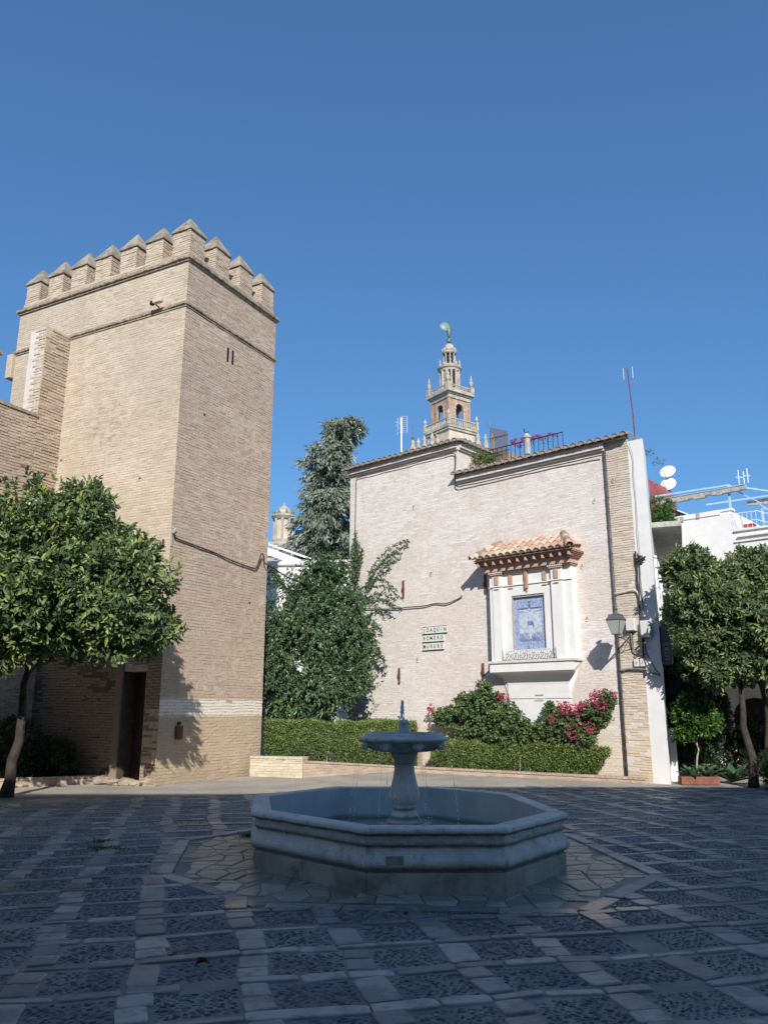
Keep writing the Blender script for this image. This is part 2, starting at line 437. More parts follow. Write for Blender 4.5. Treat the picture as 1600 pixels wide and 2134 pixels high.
    tr.inputs[0].default_value = (.62, .86, .88, 1); gl = nt.nodes.new('ShaderNodeBsdfGlossy'); gl.inputs['Roughness'].default_value = .04
    fr = nt.nodes.new('ShaderNodeFresnel'); fr.inputs[0].default_value = 1.33
    nz = nt.nodes.new('ShaderNodeTexNoise'); nz.inputs['Scale'].default_value = 9; nz.inputs['Detail'].default_value = 3
    bp = nt.nodes.new('ShaderNodeBump'); bp.inputs['Strength'].default_value = .35; bp.inputs['Distance'].default_value = .02
    ge = nt.nodes.new('ShaderNodeNewGeometry'); nt.links.new(ge.outputs['Position'], nz.inputs[0]); nt.links.new(nz.outputs[0], bp.inputs['Height'])
    nt.links.new(bp.outputs[0], gl.inputs['Normal']); nt.links.new(bp.outputs[0], fr.inputs['Normal'])
    nt.links.new(fr.outputs[0], mx.inputs[0]); nt.links.new(tr.outputs[0], mx.inputs[1]); nt.links.new(gl.outputs[0], mx.inputs[2]); nt.links.new(mx.outputs[0], out.inputs[0])
    M['water'] = m
    m = bpy.data.materials.new('falling_water'); m.use_nodes = True; nt = m.node_tree; nt.nodes.clear()
    out = nt.nodes.new('ShaderNodeOutputMaterial'); mx = nt.nodes.new('ShaderNodeMixShader'); tr = nt.nodes.new('ShaderNodeBsdfTransparent')
    p = nt.nodes.new('ShaderNodeBsdfPrincipled'); p.inputs['Base Color'].default_value = (.85, .88, .9, 1); p.inputs['Roughness'].default_value = .08; p.inputs['Specular IOR Level'].default_value = 1
    mx.inputs[0].default_value = .6
    nt.links.new(tr.outputs[0], mx.inputs[1]); nt.links.new(p.outputs[0], mx.inputs[2]); nt.links.new(mx.outputs[0], out.inputs[0])
    M['drops'] = m
    m = bpy.data.materials.new('lantern_glass'); m.use_nodes = True; nt = m.node_tree; nt.nodes.clear()
    out = nt.nodes.new('ShaderNodeOutputMaterial'); mx = nt.nodes.new('ShaderNodeMixShader'); tr = nt.nodes.new('ShaderNodeBsdfTransparent'); tr.inputs[0].default_value = (.8, .82, .8, 1)
    p = nt.nodes.new('ShaderNodeBsdfPrincipled'); p.inputs['Base Color'].default_value = (.6, .62, .58, 1); p.inputs['Roughness'].default_value = .25
    mx.inputs[0].default_value = .55
    nt.links.new(tr.outputs[0], mx.inputs[1]); nt.links.new(p.outputs[0], mx.inputs[2]); nt.links.new(mx.outputs[0], out.inputs[0])
    M['glass'] = m
pavemats()

# ------------------------------------------------------------------ brickwork
QF = np.array([[0,3,2,1],[4,5,6,7],[0,1,5,4],[1,2,6,5],[2,3,7,6],[3,0,4,7]])
def courses(rng, u0, u1, z0, z1, L=.28, h=.072, joint=.014, holes=(), wob=.004):
    out = []
    z = z0; row = 0
    while z + h * .6 < z1:
        hh = min(h - joint, z1 - z)
        u = u0 + (0 if row % 2 == 0 else -L / 2) + rng.uniform(-.015, .015)
        while u < u1 - .03:
            l = L * rng.uniform(.86, 1.12)
            a, b = max(u, u0), min(u + l - joint, u1)
            u += l
            if b - a < .04: continue
            for ha, hb, ha2, hb2 in holes:
                if ha2 < z + hh / 2 < hb2:
                    if a < ha < b: b = ha
                    elif a < hb < b: a = hb
                    elif ha <= a and b <= hb: b = a
            if b - a < .03: continue
            out.append((a, b, z + rng.uniform(-wob, wob), z + hh + rng.uniform(-wob, wob)))
        z += h * rng.uniform(.97, 1.03); row += 1
    return np.array(out)

def brick_arrays(rng, rects, O, A, N, proud=(.003, .016), jit=.004):
    """rects (u0,u1,z0,z1) on the plane through O with in-plane axis A, outward normal N"""
    n = len(rects); O = np.array(O, float); A = np.array(A, float); N = np.array(N, float)
    pr = rng.uniform(*proud, n)
    worn = rng.random(n) < .06; pr[worn] *= .1
    uc = rects[:, :2].mean(1); zc_ = rects[:, 2]
    er = np.sin(uc * 1.3 + 2 * np.sin(zc_ * .8)) * np.sin(zc_ * 1.1 + 1.7 * np.sin(uc * .9)) > .6
    er &= rng.random(n) < .55; pr[er] = rng.uniform(-.015, .002, er.sum())
    V = np.zeros((n, 8, 3)); um = rects[:, :2].mean(1); zm = rects[:, 2]
    wave = .010 * np.sin(um * 1.9 + zm * .9) + .006 * np.sin(um * 5.3 - zm * 2.1)
    for k, (iu, iz, o) in enumerate([(0,2,0),(1,2,0),(1,2,1),(0,2,1),(0,3,0),(1,3,0),(1,3,1),(0,3,1)]):
        u = rects[:, iu] + (rng.uniform(-jit, jit, n) if o else 0)
        z = rects[:, iz] + (rng.uniform(-jit, jit, n) if o else 0)
        if o:
            u = u + (.004 if iu == 0 else -.004); z = z + (.003 if iz == 2 else -.003)
        d = (pr + rng.uniform(-.002, .002, n)) if o else np.full(n, -.02)
        V[:, k] = O + A * u[:, None] + N * d[:, None]; V[:, k, 2] = O[2] + z + (wave if zm.max() - zm.min() > 2 else 0)
    return V

_unit = {}
def brick_variants(key, mt, seed=5):
    if key in _unit: return _unit[key]
    r = np.random.default_rng(seed); L = []
    for i in range(6):
        rects = np.array([[-.5, .5, -.5, .5]])
        V = np.array([[-.5,-.5,-.5],[.5,-.5,-.5],[.5,.5,-.5],[-.5,.5,-.5],[-.5,-.5,.5],[.5,-.5,.5],[.5,.5,.5],[-.5,.5,.5]], float)
        V[[2,3,6,7]] += r.uniform(-1, 1, (4, 3)) * [.012, .12, .05]
        me = bpy.data.meshes.new('brick'); me.from_pydata([tuple(v) for v in V], [], [tuple(f) for f in QF]); me.update()
        a = me.attributes.new('rnd', 'FLOAT', 'POINT'); a.data.foreach_set('value', np.full(8, (i + .5) / 6, dtype=np.float32))
        me.materials.append(mt); L.append(me)
    _unit[key] = L
    return L

def brickwork(parent, rng, rects, O, A, N, mt, key, nparts=0, order=None, proud=(.003, .016), jit=.004, name='brickwork'):
    O = Vector(O); A_ = Vector(A); N_ = Vector(N)
    n = len(rects)
    idx = np.arange(n) if order is None else np.argsort(order(rects))
    sel = idx[:nparts]; rest = idx[nparts:]
    if nparts:
        vari = brick_variants(key, mt); rz = math.atan2(A_.y, A_.x)
        # local y of the unit brick must point outwards
        flip = 1 if Vector((-math.sin(rz), math.cos(rz), 0)).dot(N_) > 0 else -1
        for i in sel:
            a, b, z0, z1 = rects[i]; p = rng.uniform(*proud)
            o = bpy.data.objects.new('brick', vari[rng.integers(0, 6)])
            d = .03 + p
            c = O + A_ * float((a + b) / 2) + N_ * float(p - d / 2)
            o.location = (c.x, c.y, O.z + float((z0 + z1) / 2)); o.rotation_euler = (0, 0, rz); o.scale = (float(b - a), d * flip if flip > 0 else -d, float(z1 - z0))
            if flip < 0:
                o.rotation_euler = (0, 0, rz + PI); o.scale = (float(b - a), d, float(z1 - z0))
            link(o, parent)
    if len(rest):
        V = brick_arrays(rng, rects[rest], O[:], A_[:], N_[:], proud, jit)
        F = (np.arange(len(rest))[:, None, None] * 8 + QF[None]).reshape(-1, 4)
        npmesh(name, V, F, mt, parent, np.repeat(rng.random(len(rest)), 8))

# ------------------------------------------------------------------ ground
gk = MB(); gk.box(-400, 400, -400, 400, -.6, -.075)
g = gk.build('ground', M['joint']); g['kind'] = 'structure'
CD = np.array([-.2266, .974]); RD = np.array([.974, .2266])      # paving axes
KERB = [(2.69, 8.72), (2.42, 11.3), (1.3, 12.9), (-.9, 12.9), (-2.49, 10.96), (-2.16, 8.78), (-1.0, 7.45), (1.6, 7.25)]
def inpoly(x, y, poly):
    c = False; n = len(poly)
    for i in range(n):
        x0, y0 = poly[i]; x1, y1 = poly[(i + 1) % n]
        if (y0 > y) != (y1 > y) and x < (x1 - x0) * (y - y0) / (y1 - y0) + x0: c = not c
    return c
paving = MB(); 
# paving bed: one sheet at -0.03, with the apron round the fountain left open
def build_paving():
    rng = np.random.default_rng(11)
    # bed sheet (joint earth) with a hole for the sunken apron
    bm = bmesh.new()
    outer = [(-30, -3.9), (30, -3.9), (30, 18.4), (8, 18.4), (-.5, 18.1), (-3.5, 16.7), (-30, 15.6)]
    vo = [bm.verts.new((x, y, -.013)) for x, y in outer]; vi = [bm.verts.new((x, y, -.013)) for x, y in KERB]
    e = [bm.edges.new((vo[i], vo[(i + 1) % len(vo)])) for i in range(len(vo))] + [bm.edges.new((vi[i], vi[(i + 1) % len(vi)])) for i in range(len(vi))]
    bmesh.ops.triangle_fill(bm, use_beauty=True, edges=e)
    dead = [f for f in bm.faces if inpoly(f.calc_center_median().x, f.calc_center_median().y, KERB)]
    bmesh.ops.delete(bm, geom=dead, context='FACES_ONLY')
    bmesh.ops.recalc_face_normals(bm, faces=bm.faces)
    me = bpy.data.meshes.new('paving'); bm.to_mesh(me); bm.free(); me.materials.append(M['joint'])
    for p in me.polygons:
        if p.normal.z < 0: p.flip()
    pav = link(bpy.data.objects.new('paving', me)); pav['kind'] = 'structure'
    # slab outlines
    slabs = []; cells = []
    PW, PC = .69, .60
    def W(r, c):
        r2 = r + .035 * math.sin(c * 1.3) + .02 * math.sin(c * 4.1 + 1) + .018 * math.sin(c * 9.7 + r * 2.3)
        c2 = c + .03 * math.sin(r * 1.1 + .5) + .015 * math.sin(r * 3.7) + .014 * math.sin(r * 8.9 + c * 3.1)
        return RD * r2 + CD * c2
    for i in range(-22, 26):
        for j in range(0, 34):
            r0 = -.33 + PW * i; c0 = 1.2 + PC * j
            w = W(r0 + .3, c0 + .3)
            x, y = w
            if y < 2.2 or y > 18.6 - (0.09 * max(0, -x)) or abs(x) > .52 * y + 1.2: continue
            if y > 17.9 + .45 * min(0, x + .5) and x < -.5: continue
            # border slabs (row line): one or two long thin slabs per cell
            cut = rng.uniform(.42, .6)
            segs = [(0, PW)] if rng.random() < .18 else [(0, PW * cut), (PW * cut, PW)]
            if rng.random() < .07: segs = segs[:1]
            for a, b in segs:
                slabs.append((r0 + a + .012, r0 + b - .012, c0 + rng.uniform(-.02, .02), c0 + .092 + rng.uniform(-.03, .03)))
            # column slabs: one or two squarish stones
            cw = .19 + rng.uniform(-.02, .02)
            if rng.random() < .06: pass
            elif rng.random() < .75:
                k = rng.uniform(.4, .6) * .46
                slabs.append((r0 + rng.uniform(-.01, .01), r0 + cw, c0 + .135, c0 + .13 + k - .008)); slabs.append((r0 + rng.uniform(-.01, .01), r0 + cw + rng.uniform(-.02, .02), c0 + .13 + k + .01, c0 + PC - .018))
            else: slabs.append((r0, r0 + cw, c0 + .135, c0 + PC - .02))
            cells.append((r0 + cw + .015, r0 + PW - .005, c0 + .145, c0 + PC - .02, y))
    keep = []
    for s in slabs:
        cs = [W(s[a], s[b]) for a, b in ((0, 2), (1, 2), (1, 3), (0, 3))]
        m = sum(cs) / 4
        if inpoly(m[0], m[1], [(q[0] * 1.04, (q[1] - 9.9) * 1.04 + 9.9) for q in KERB]): continue
        if m[1] < 2.6: continue
        keep.append((m, cs, s))
    keep.sort(key=lambda k: k[0][1])
    vis = [k for k in keep if k[0][1] > 4.3 and abs(k[0][0]) < .49 * k[0][1] + .1]
    near = vis[:300]; nearid = set(id(k) for k in near)
    # shared slab meshes: eight-sided, edges worn round
    def slab_shape(rr):
        q = []
        ch = rr.uniform(.06, .16, 4); j = rr.uniform(-.05, .05, (8, 2)) * [.5, 1.2]
        base = [(-.5, -.5 + ch[0]), (-.5 + ch[0] * .5, -.5), (.5 - ch[1] * .5, -.5), (.5, -.5 + ch[1]), (.5, .5 - ch[2]), (.5 - ch[2] * .5, .5), (-.5 + ch[3] * .5, .5), (-.5, .5 - ch[3])]
        return [(b[0] + j[k][0], b[1] + j[k][1]) for k, b in enumerate(base)]
    TOPF = [[i, (i + 1) % 8, 8 + (i + 1) % 8, 8 + i] for i in range(8)] + [[8 + i, 8 + (i + 1) % 8, 16 + (i + 1) % 8, 16 + i] for i in range(8)]
    fans = [[16, 17, 18, 19], [16, 19, 20, 23], [20, 21, 22, 23]]
    TF = np.array(TOPF + fans)
    vari = []
    for i in range(14):
        sh = slab_shape(rng)
        V = [(x, y, -1.0) for x, y in sh] + [(x, y, -.12) for x, y in sh] + [(x * .93, y * .9, 0) for x, y in sh]
        me = bpy.data.meshes.new('paving_slab'); me.from_pydata(V, [], [tuple(f) for f in TF]); me.update()
        a = me.attributes.new('rnd', 'FLOAT', 'POINT'); a.data.foreach_set('value', np.full(24, rng.random(), dtype=np.float32)); me.materials.append(M['slab'])
        vari.append(me)
    ang = math.atan2(RD[1], RD[0])
    for m, cs, s in near:
        o = bpy.data.objects.new('paving_slab', vari[rng.integers(0, 14)])
        e1 = (cs[1] + cs[2] - cs[0] - cs[3]) / 2; e2 = (cs[2] + cs[3] - cs[0] - cs[1]) / 2
        o.location = (m[0], m[1], rng.uniform(-.004, .006)); o.rotation_euler = (rng.uniform(-.012, .012), rng.uniform(-.012, .012), math.atan2(e1[1], e1[0]) + rng.uniform(-.02, .02) + (PI if rng.random() < .5 else 0))
        o.scale = (float(np.hypot(*e1)), float(np.hypot(*e2)), .045)
        link(o, pav)
    V = []; F = []; R = []
    for k in keep:
        if id(k) in nearid: continue
        m, cs, s = k
        e1 = (cs[1] + cs[2] - cs[0] - cs[3]) / 2; e2 = (cs[2] + cs[3] - cs[0] - cs[1]) / 2
        sh = slab_shape(rng); z = rng.uniform(-.004, .006); b = len(V)
        for lvl, zz_, kx, ky in ((0, -.045, 1, 1), (1, -.006, 1, 1), (2, 0, .93, .9)):
            for x, y in sh:
                p = m + e1 * x * kx + e2 * y * ky; V.append((p[0], p[1], z + zz_))
        F += [[b + q for q in f] for f in TF]; R += [rng.random()] * 24
    npmesh('paving_slabs', V, F, M['slab'], pav, R)
    # pebbles set on edge in the panels
    PV = []; PF = []; PR = []
    vcount = 0
    out_near = []; out_far = []
    for r0, r1, c0, c1, y in cells:
        if y < 3.9: continue
        if y < 8: du, dv = .046, .034
        elif y < 12: du, dv = .05, .038
        else: du, dv = .066, .05
        nu = int((r1 - r0) / du); nv = int((c1 - c0) / dv)
        U, Vv = np.meshgrid(np.arange(nu), np.arange(nv)); n = U.size
        u = r0 + (U.ravel() + .5 + .5 * (Vv.ravel() % 2)) * du + rng.uniform(-.3, .3, n) * du
        v = c0 + (Vv.ravel() + .5) * dv + rng.uniform(-.25, .25, n) * dv
        ok = (u < r1 - .01) & (rng.random(n) > .04)
        u = u[ok]; v = v[ok]
        r2 = u + .035 * np.sin(v * 1.3) + .02 * np.sin(v * 4.1 + 1); c2 = v + .03 * np.sin(u * 1.1 + .5) + .015 * np.sin(u * 3.7)
        x = RD[0] * r2 + CD[0] * c2; yy = RD[1] * r2 + CD[1] * c2
        base = rng.uniform(-.35, .35)
        (out_near if y < 10.5 else out_far).append(np.stack([x, yy, np.full_like(x, base), np.full_like(x, du), np.full_like(x, dv)], 1))
    for lst, name, rings in ((out_near, 'pebbles', 2), (out_far, 'pebbles', 1)):
        A = np.concatenate(lst)
        A = A[[not inpoly(a[0], a[1], KERB) for a in A]]
        n = len(A)
        th = ang + A[:, 2] + rng.uniform(-.5, .5, n); la = A[:, 3] * rng.uniform(.36, .60, n); lb = A[:, 4] * rng.uniform(.22, .38, n)
        hz = rng.uniform(-.009, -.001, n)
        ct, st = np.cos(th), np.sin(th)
        k6 = np.arange(6) * PI / 3
        def ring(f, z):
            x = np.outer(la * f, np.cos(k6)); y = np.outer(lb * f, np.sin(k6))
            return np.stack([A[:, 0:1] + x * ct[:, None] - y * st[:, None], A[:, 1:2] + x * st[:, None] + y * ct[:, None], np.repeat(z[:, None], 6, 1)], 2)
        parts = [ring(1.0, np.full(n, -.019))]
        if rings == 2: parts.append(ring(.78, hz - .003))
        else: parts[0] = ring(1.0, hz - .02)
        topv = np.stack([A[:, 0], A[:, 1], hz + .001], 1)[:, None]
        V = np.concatenate(parts + [topv], 1); k = V.shape[1]
        F = []
        if rings == 2:
            for i in range(6):
                j = (i + 1) % 6; F += [[i, j, 6 + j], [i, 6 + j, 6 + i], [6 + i, 6 + j, 12]]
        else: F = [[i, (i + 1) % 6, 6] for i in range(6)]
        FF = (np.arange(n)[:, None, None] * k + np.array(F)[None]).reshape(-1, 3)
        npmesh(name, V, FF, M['pebble'], pav, np.repeat(rng.random(n), k), smooth=True)
    # sunken apron: irregular flagstones (Voronoi-like jittered grid) and its kerb stones
    fl = MB(); fl.add([(x, y, -.018) for x, y in KERB], [tuple(range(len(KERB)))])
    fl.build('apron_bed', M['joint'], pav)
    nx = 25
    G = np.zeros((nx, nx, 2))
    for i in range(nx):
        for j in range(nx): G[i, j] = (-2.75 + i * .225 + rng.uniform(-.085, .085), 7.1 + j * .245 + rng.uniform(-.085, .085))
    cnt = 0
    fmesh = []
    for i in range(nx - 1):
        for j in range(nx - 1):
            q = [G[i, j], G[i + 1, j], G[i + 1, j + 1], G[i, j + 1]]
            tris = [q] if rng.random() < .55 else [[q[0], q[1], q[2]], [q[0], q[2], q[3]]]
            for poly in tris:
                c = sum(poly) / len(poly)
                if not inpoly(c[0], c[1], [(p[0] * .96, (p[1] - 9.9) * .96 + 9.9) for p in KERB]): continue
                if np.hypot((c[0] - .15) / 1.5, (c[1] - 9.9) / 1.8) < 1: continue
                mb = MB(); n = len(poly)
                out_ = [c + (p - c) * .93 for p in poly]; in_ = [c + (p - c) * .84 for p in poly]; zt = rng.uniform(-.015, -.007)
                mb.add([(p[0] - c[0], p[1] - c[1], -.03) for p in out_] + [(p[0] - c[0], p[1] - c[1], -.006) for p in out_] + [(p[0] - c[0], p[1] - c[1], 0) for p in in_],
                       [(k, (k + 1) % n, n + (k + 1) % n, n + k) for k in range(n)] + [(n + k, n + (k + 1) % n, 2 * n + (k + 1) % n, 2 * n + k) for k in range(n)] + [tuple(2 * n + k for k in range(n))])
                o = mb.build('flagstone', M['flag'], pav); o.location = (c[0], c[1], zt)
    for a in range(len(KERB)):
        p = np.array(KERB[a]); q = np.array(KERB[(a + 1) % len(KERB)]); L = np.hypot(*(q - p)); k = max(1, int(L / .55))
        d = (q - p) / L; nrm = np.array([d[1], -d[0]])
        if (nrm @ (p - np.array([.15, 9.9]))) < 0: nrm = -nrm
        for i in range(k):
            s0 = p + d * (L * i / k + .008); s1 = p + d * (L * (i + 1) / k - .008)
            mb = MB(); w = .15 + rng.uniform(-.01, .01); z = rng.uniform(.0, .014)
            c = (s0 + s1) / 2
            pts = [s0, s1, s1 + nrm * w, s0 + nrm * w]; ctr = sum(pts) / 4
            mb.add([(*(v - c), -.07) for v in pts] + [(*(v - c), -.008) for v in pts] + [(*((ctr + (v - ctr) * .93) - c), 0) for v in pts],
                   [(0,1,5,4),(1,2,6,5),(2,3,7,6),(3,0,4,7),(4,5,9,8),(5,6,10,9),(6,7,11,10),(7,4,8,11),(8,9,10,11)])
            o = mb.build('kerb_stone', M['slab'], pav); o.location = (c[0], c[1], z - .002)
    return pav
t = NT('flagstone'); P_ = t.pos(); 
c_ = t.mix(t.n('ShaderNodeObjectInfo').outputs['Random'], (.20, .185, .14), (.42, .38, .29))
c_ = t.mix(t.ramp(t.noise(P_, 5, 6, .7), .45, .7, 0, .6), c_, (.14, .14, .13))
t.base(c_); t.rough(.42); t.bump(t.noise(P_, 22, 5, .7), .4, .01); M['flag'] = t.m
pavement = build_paving()
gv = MB(); gv.add([(-60, 14.8, -.009), (-30, 15.4, -.009), (-3.5, 16.5, -.009), (-.5, 17.9, -.009), (8, 18.2, -.009), (60, 18.2, -.009), (60, 70, -.009), (-60, 70, -.009)], [(0, 1, 2, 3, 4, 5, 6, 7)])
# far strip: trodden gravel, 26 mm below the slabs, rising on to them
gr = gv.build('gravel_path', M['gravel']); gr['kind'] = 'structure'

# ------------------------------------------------------------------ fountain
RIM = [(1.72,11.03),(.73,12.03),(-.70,12.03),(-1.66,10.80),(-1.42,9.10),(-.17,7.80),(1.13,7.83),(1.94,8.95)]
FC = (.24, 9.9)
def build_fountain():
    fo = thing('fountain', 'octagonal grey stone fountain with baluster pedestal and upper bowl in the square', 'fountain', (FC[0], FC[1], 0))
    R = [(x - FC[0], y - FC[1]) for x, y in RIM]
    cx = sum(p[0] for p in R) / 8; cy = sum(p[1] for p in R) / 8
    def pt(k, off, s=0.0):
        x, y = R[k % 8]; d = math.hypot(x - cx, y - cy); f = 1 + off / d
        return Vector((cx + (x - cx) * f, cy + (y - cy) * f, 0))
    def ring(name, prof, mt, gap=.0012, split=True, sub=1):
        for k in range(8):
            mb = MB(); m = len(prof); n = sub + 1
            vs_ = []
            for i in range(n):
                for off, z in prof:
                    a = pt(k, off); b = pt(k + 1, off); L = (b - a).length; t0 = gap / L; f = t0 + (1 - 2 * t0) * i / sub
                    p = a.lerp(b, f); vs_.append((p.x, p.y, z))
            fs_ = [(i*m+j, i*m+(j+1) % m, (i+1)*m+(j+1) % m, (i+1)*m+j) for i in range(sub) for j in range(m)]
            fs_ += [tuple(range(m)), tuple(sub*m + j for j in range(m))[::-1]]
            mb.add(vs_, fs_)
            o = mb.build(name, mt, fo, smooth=False)
            bv = o.modifiers.new('worn', 'BEVEL'); bv.width = .006; bv.segments = 2; bv.limit_method = 'ANGLE'; bv.angle_limit = math.radians(25)
    ring('plinth_stone', [(-.045, -.03), (-.04, .155), (-.045, .168), (-.07, .172), (-.228, .172), (-.228, -.03)], M['fplinth'])
    bul = [(-.06, .1725), (-.055, .19), (-.028, .205), (-.008, .225), (.002, .25), (.0, .275), (-.014, .30), (-.036, .325), (-.056, .35), (-.066, .375), (-.068, .392)]
    ring('wall_stone', bul + [(-.06, .396), (-.042, .402), (-.036, .412), (-.042, .424), (-.06, .428), (-.058, .492), (-.228, .492), (-.228, .1725)], M['fstone'])
    ring('rim_stone', [(-.05, .4925), (-.02, .497), (.005, .51), (.012, .527), (.008, .545), (-.012, .557), (-.04, .561), (-.220, .561), (-.228, .553), (-.228, .4925)], M['fstone'])
    lin = MB(); n = 8
    a = [pt(k, -.230) for k in range(8)]; b = [pt(k, -.30) for k in range(8)]
    lin.add([(p.x, p.y, .552) for p in a] + [(p.x, p.y, .01) for p in a], [(k, (k+1) % 8, 8+(k+1) % 8, 8+k) for k in range(8)] + [tuple(8+k for k in range(8))])
    li = lin.build('pool_lining', M['pool'], fo)
    for p in li.data.polygons: pass
    w = MB(); w.add([(*pt(k, -.236).xy, .165) for k in range(8)], [tuple(range(8))])
    w.build('water', M['water'], fo)
    rep = MB(); rep.box(0, .17, 0, .012, 0, .075)
    pa, pb = pt(5, 0), pt(6, 0); d = (pb - pa).normalized(); q = pa.lerp(pb, .14)
    r_ = rep.build('repair_patch', M['fplinth'], fo); r_.location = (q.x, q.y + .008, .245); r_.rotation_euler = (0, 0, math.atan2(d.y, d.x)); 
    for v in r_.data.vertices: v.co.y = -v.co.y
    # pedestal
    ped = MB()
    sl = MB(); sl.bevbox(-.235, .235, -.235, .235, .0, .335, .008)
    s_ = sl.build('pedestal_slab', M['fplinth'], fo); s_.rotation_euler = (0, 0, math.radians(38))
    prof = [(.20, .3355), (.212, .35), (.21, .375), (.19, .392), (.18, .40), (.182, .41), (.165, .425), (.14, .455), (.125, .50), (.122, .53), (.135, .548), (.15, .556), (.17, .58), (.186, .61), (.190, .64), (.180, .69), (.162, .75), (.142, .82), (.128, .89), (.121, .95), (.120, .972), (.132, .978), (.132, .99), (.122, .996)]
    ped.lathe(prof, 48, flat=.55, rot=.2); ped.build('pedestal', M['fstone'], fo, smooth=True)
    cap = MB(); cap.lathe([(.121, .9965), (.122, 1.03), (.132, 1.06), (.148, 1.075), (.15, 1.09), (.165, 1.11), (.172, 1.13)], 48, flat=.4, rot=.2); cap.build('capital', M['fplinth'], fo, smooth=True)
    bowl = MB()
    bowl.lathe([(.173, 1.1305), (.30, 1.138), (.38, 1.152), (.44, 1.18), (.478, 1.215), (.492, 1.245), (.50, 1.252)], 64, flat=.7, rot=.32); bo = bowl.build('bowl', M['fplinth'], fo, smooth=True)
    lip = MB()
    lip.lathe([(.50, 1.2522), (.545, 1.262), (.562, 1.278), (.555, 1.293), (.525, 1.306), (.497, 1.322), (.49, 1.338), (.482, 1.348), (.462, 1.35), (.45, 1.34), (.445, 1.325), (.40, 1.322)], 64, flat=.8, rot=.32)
    lip.build('bowl_lip', M['fstone'], fo, smooth=True)
    wt = MB(); wt.lathe([(.444, 1.330), (.443, 1.333)], 48, flat=.8, rot=.32); wt.build('bowl_water', M['water'], fo)
    nz = MB(); nz.lathe([(.085, 1.325), (.075, 1.35), (.062, 1.39), (.058, 1.43), (.058, 1.458), (.064, 1.462), (.064, 1.472), (.056, 1.476), (.056, 1.488), (.04, 1.50), (.012, 1.504)], 32); nz.build('nozzle', M['fstone'], fo, smooth=True)
    # lion masks round the bowl
    for k in range(8):
        a = .32 + PI / 8 + k * PI / 4 - .39
        mb = MB()
        mb.sphere((0, 0, 0), .045, 10, 7, (1, .75, 1.0)); mb.sphere((0, -.028, -.014), .026, 8, 6, (1, 1.2, .8)); mb.sphere((-.034, 0, .032), .014, 6, 4); mb.sphere((.034, 0, .032), .014, 6, 4)
        mb.sphere((0, -.058, -.01), .009, 6, 4); mb.sphere((-.016, -.032, .012), .007, 6, 4); mb.sphere((.016, -.032, .012), .007, 6, 4)
        for sgn in (-1, 1): mb.tube([(sgn * .055 + .017 * math.cos(b), -.012, -.002 + .017 * math.sin(b)) for b in np.linspace(0, 2 * PI, 9)], .006, 5)
        for j in range(9):
            b = PI * j / 8; mb.sphere((.047 * math.cos(b), .006, .047 * math.sin(b)), .014, 6, 4)
        o = mb.build('lion_mask', M['fstone'], fo, smooth=True)
        rr = .475
        o.location = (rr * math.cos(a), rr * math.sin(a), 1.205); o.rotation_euler = (0.15, 0, a + PI / 2)
    # jets
    rg = np.random.default_rng(3)
    for k in range(8):
        a = .32 + PI / 8 + k * PI / 4 - .39
        ux, uy = math.cos(a), math.sin(a)
        r0 = .52; v0 = .38; dr = MB()
        T = math.sqrt(2 * (1.19 - .165) / 9.8)
        P = lambda tt: ((r0 + v0 * tt * 1.0) * ux, (r0 + v0 * tt) * uy, 1.195 - 4.9 * tt * tt)
        st = MB(); st.tube([P(T * f) for f in np.linspace(0, .72, 12)], [.0014] * 12, 5, True)
        j = st.build('water_jet', M['drops'], fo)
        for i in range(30):
            tt = T * (.66 + .34 * rg.random()); p = P(tt); s = .0035 + .003 * rg.random(); sp = .012 * (tt / T - .5)
            dr.sphere((p[0] + rg.uniform(-sp, sp), p[1] + rg.uniform(-sp, sp), p[2]), s, 5, 4, (1, 1, 1.6))
        o = dr.build('droplets', M['drops'], fo, smooth=True); o['kind'] = 'stuff'
    dr = MB(); 
    for i in range(70):
        z = rg.uniform(.18, .58); dr.sphere((.24 + rg.normal() * .045, -.3 + rg.normal() * .03, z), .003 + .002 * rg.random(), 5, 4)
    o = dr.build('splash', M['drops'], fo, smooth=True); o['kind'] = 'stuff'
    pj = MB()
    for i in range(110):
        z = 1.50 + .22 * rg.random() ** .8; w_ = .028 - .02 * (z - 1.5) / .25
        pj.sphere((-.02 + rg.uniform(-w_, w_), rg.uniform(-w_, w_), z), .005 + .006 * rg.random(), 6, 4, (1, 1, 1.8))
    for i in range(40):
        z = 1.34 + .2 * rg.random(); pj.sphere((-.062 + rg.normal() * .008, -.04 + rg.normal() * .01, z), .004 + .003 * rg.random(), 6, 4, (1, 1, 1.7))
    pj.build('water_jet', M['drops'], fo, smooth=True)
    return fo
build_fountain()

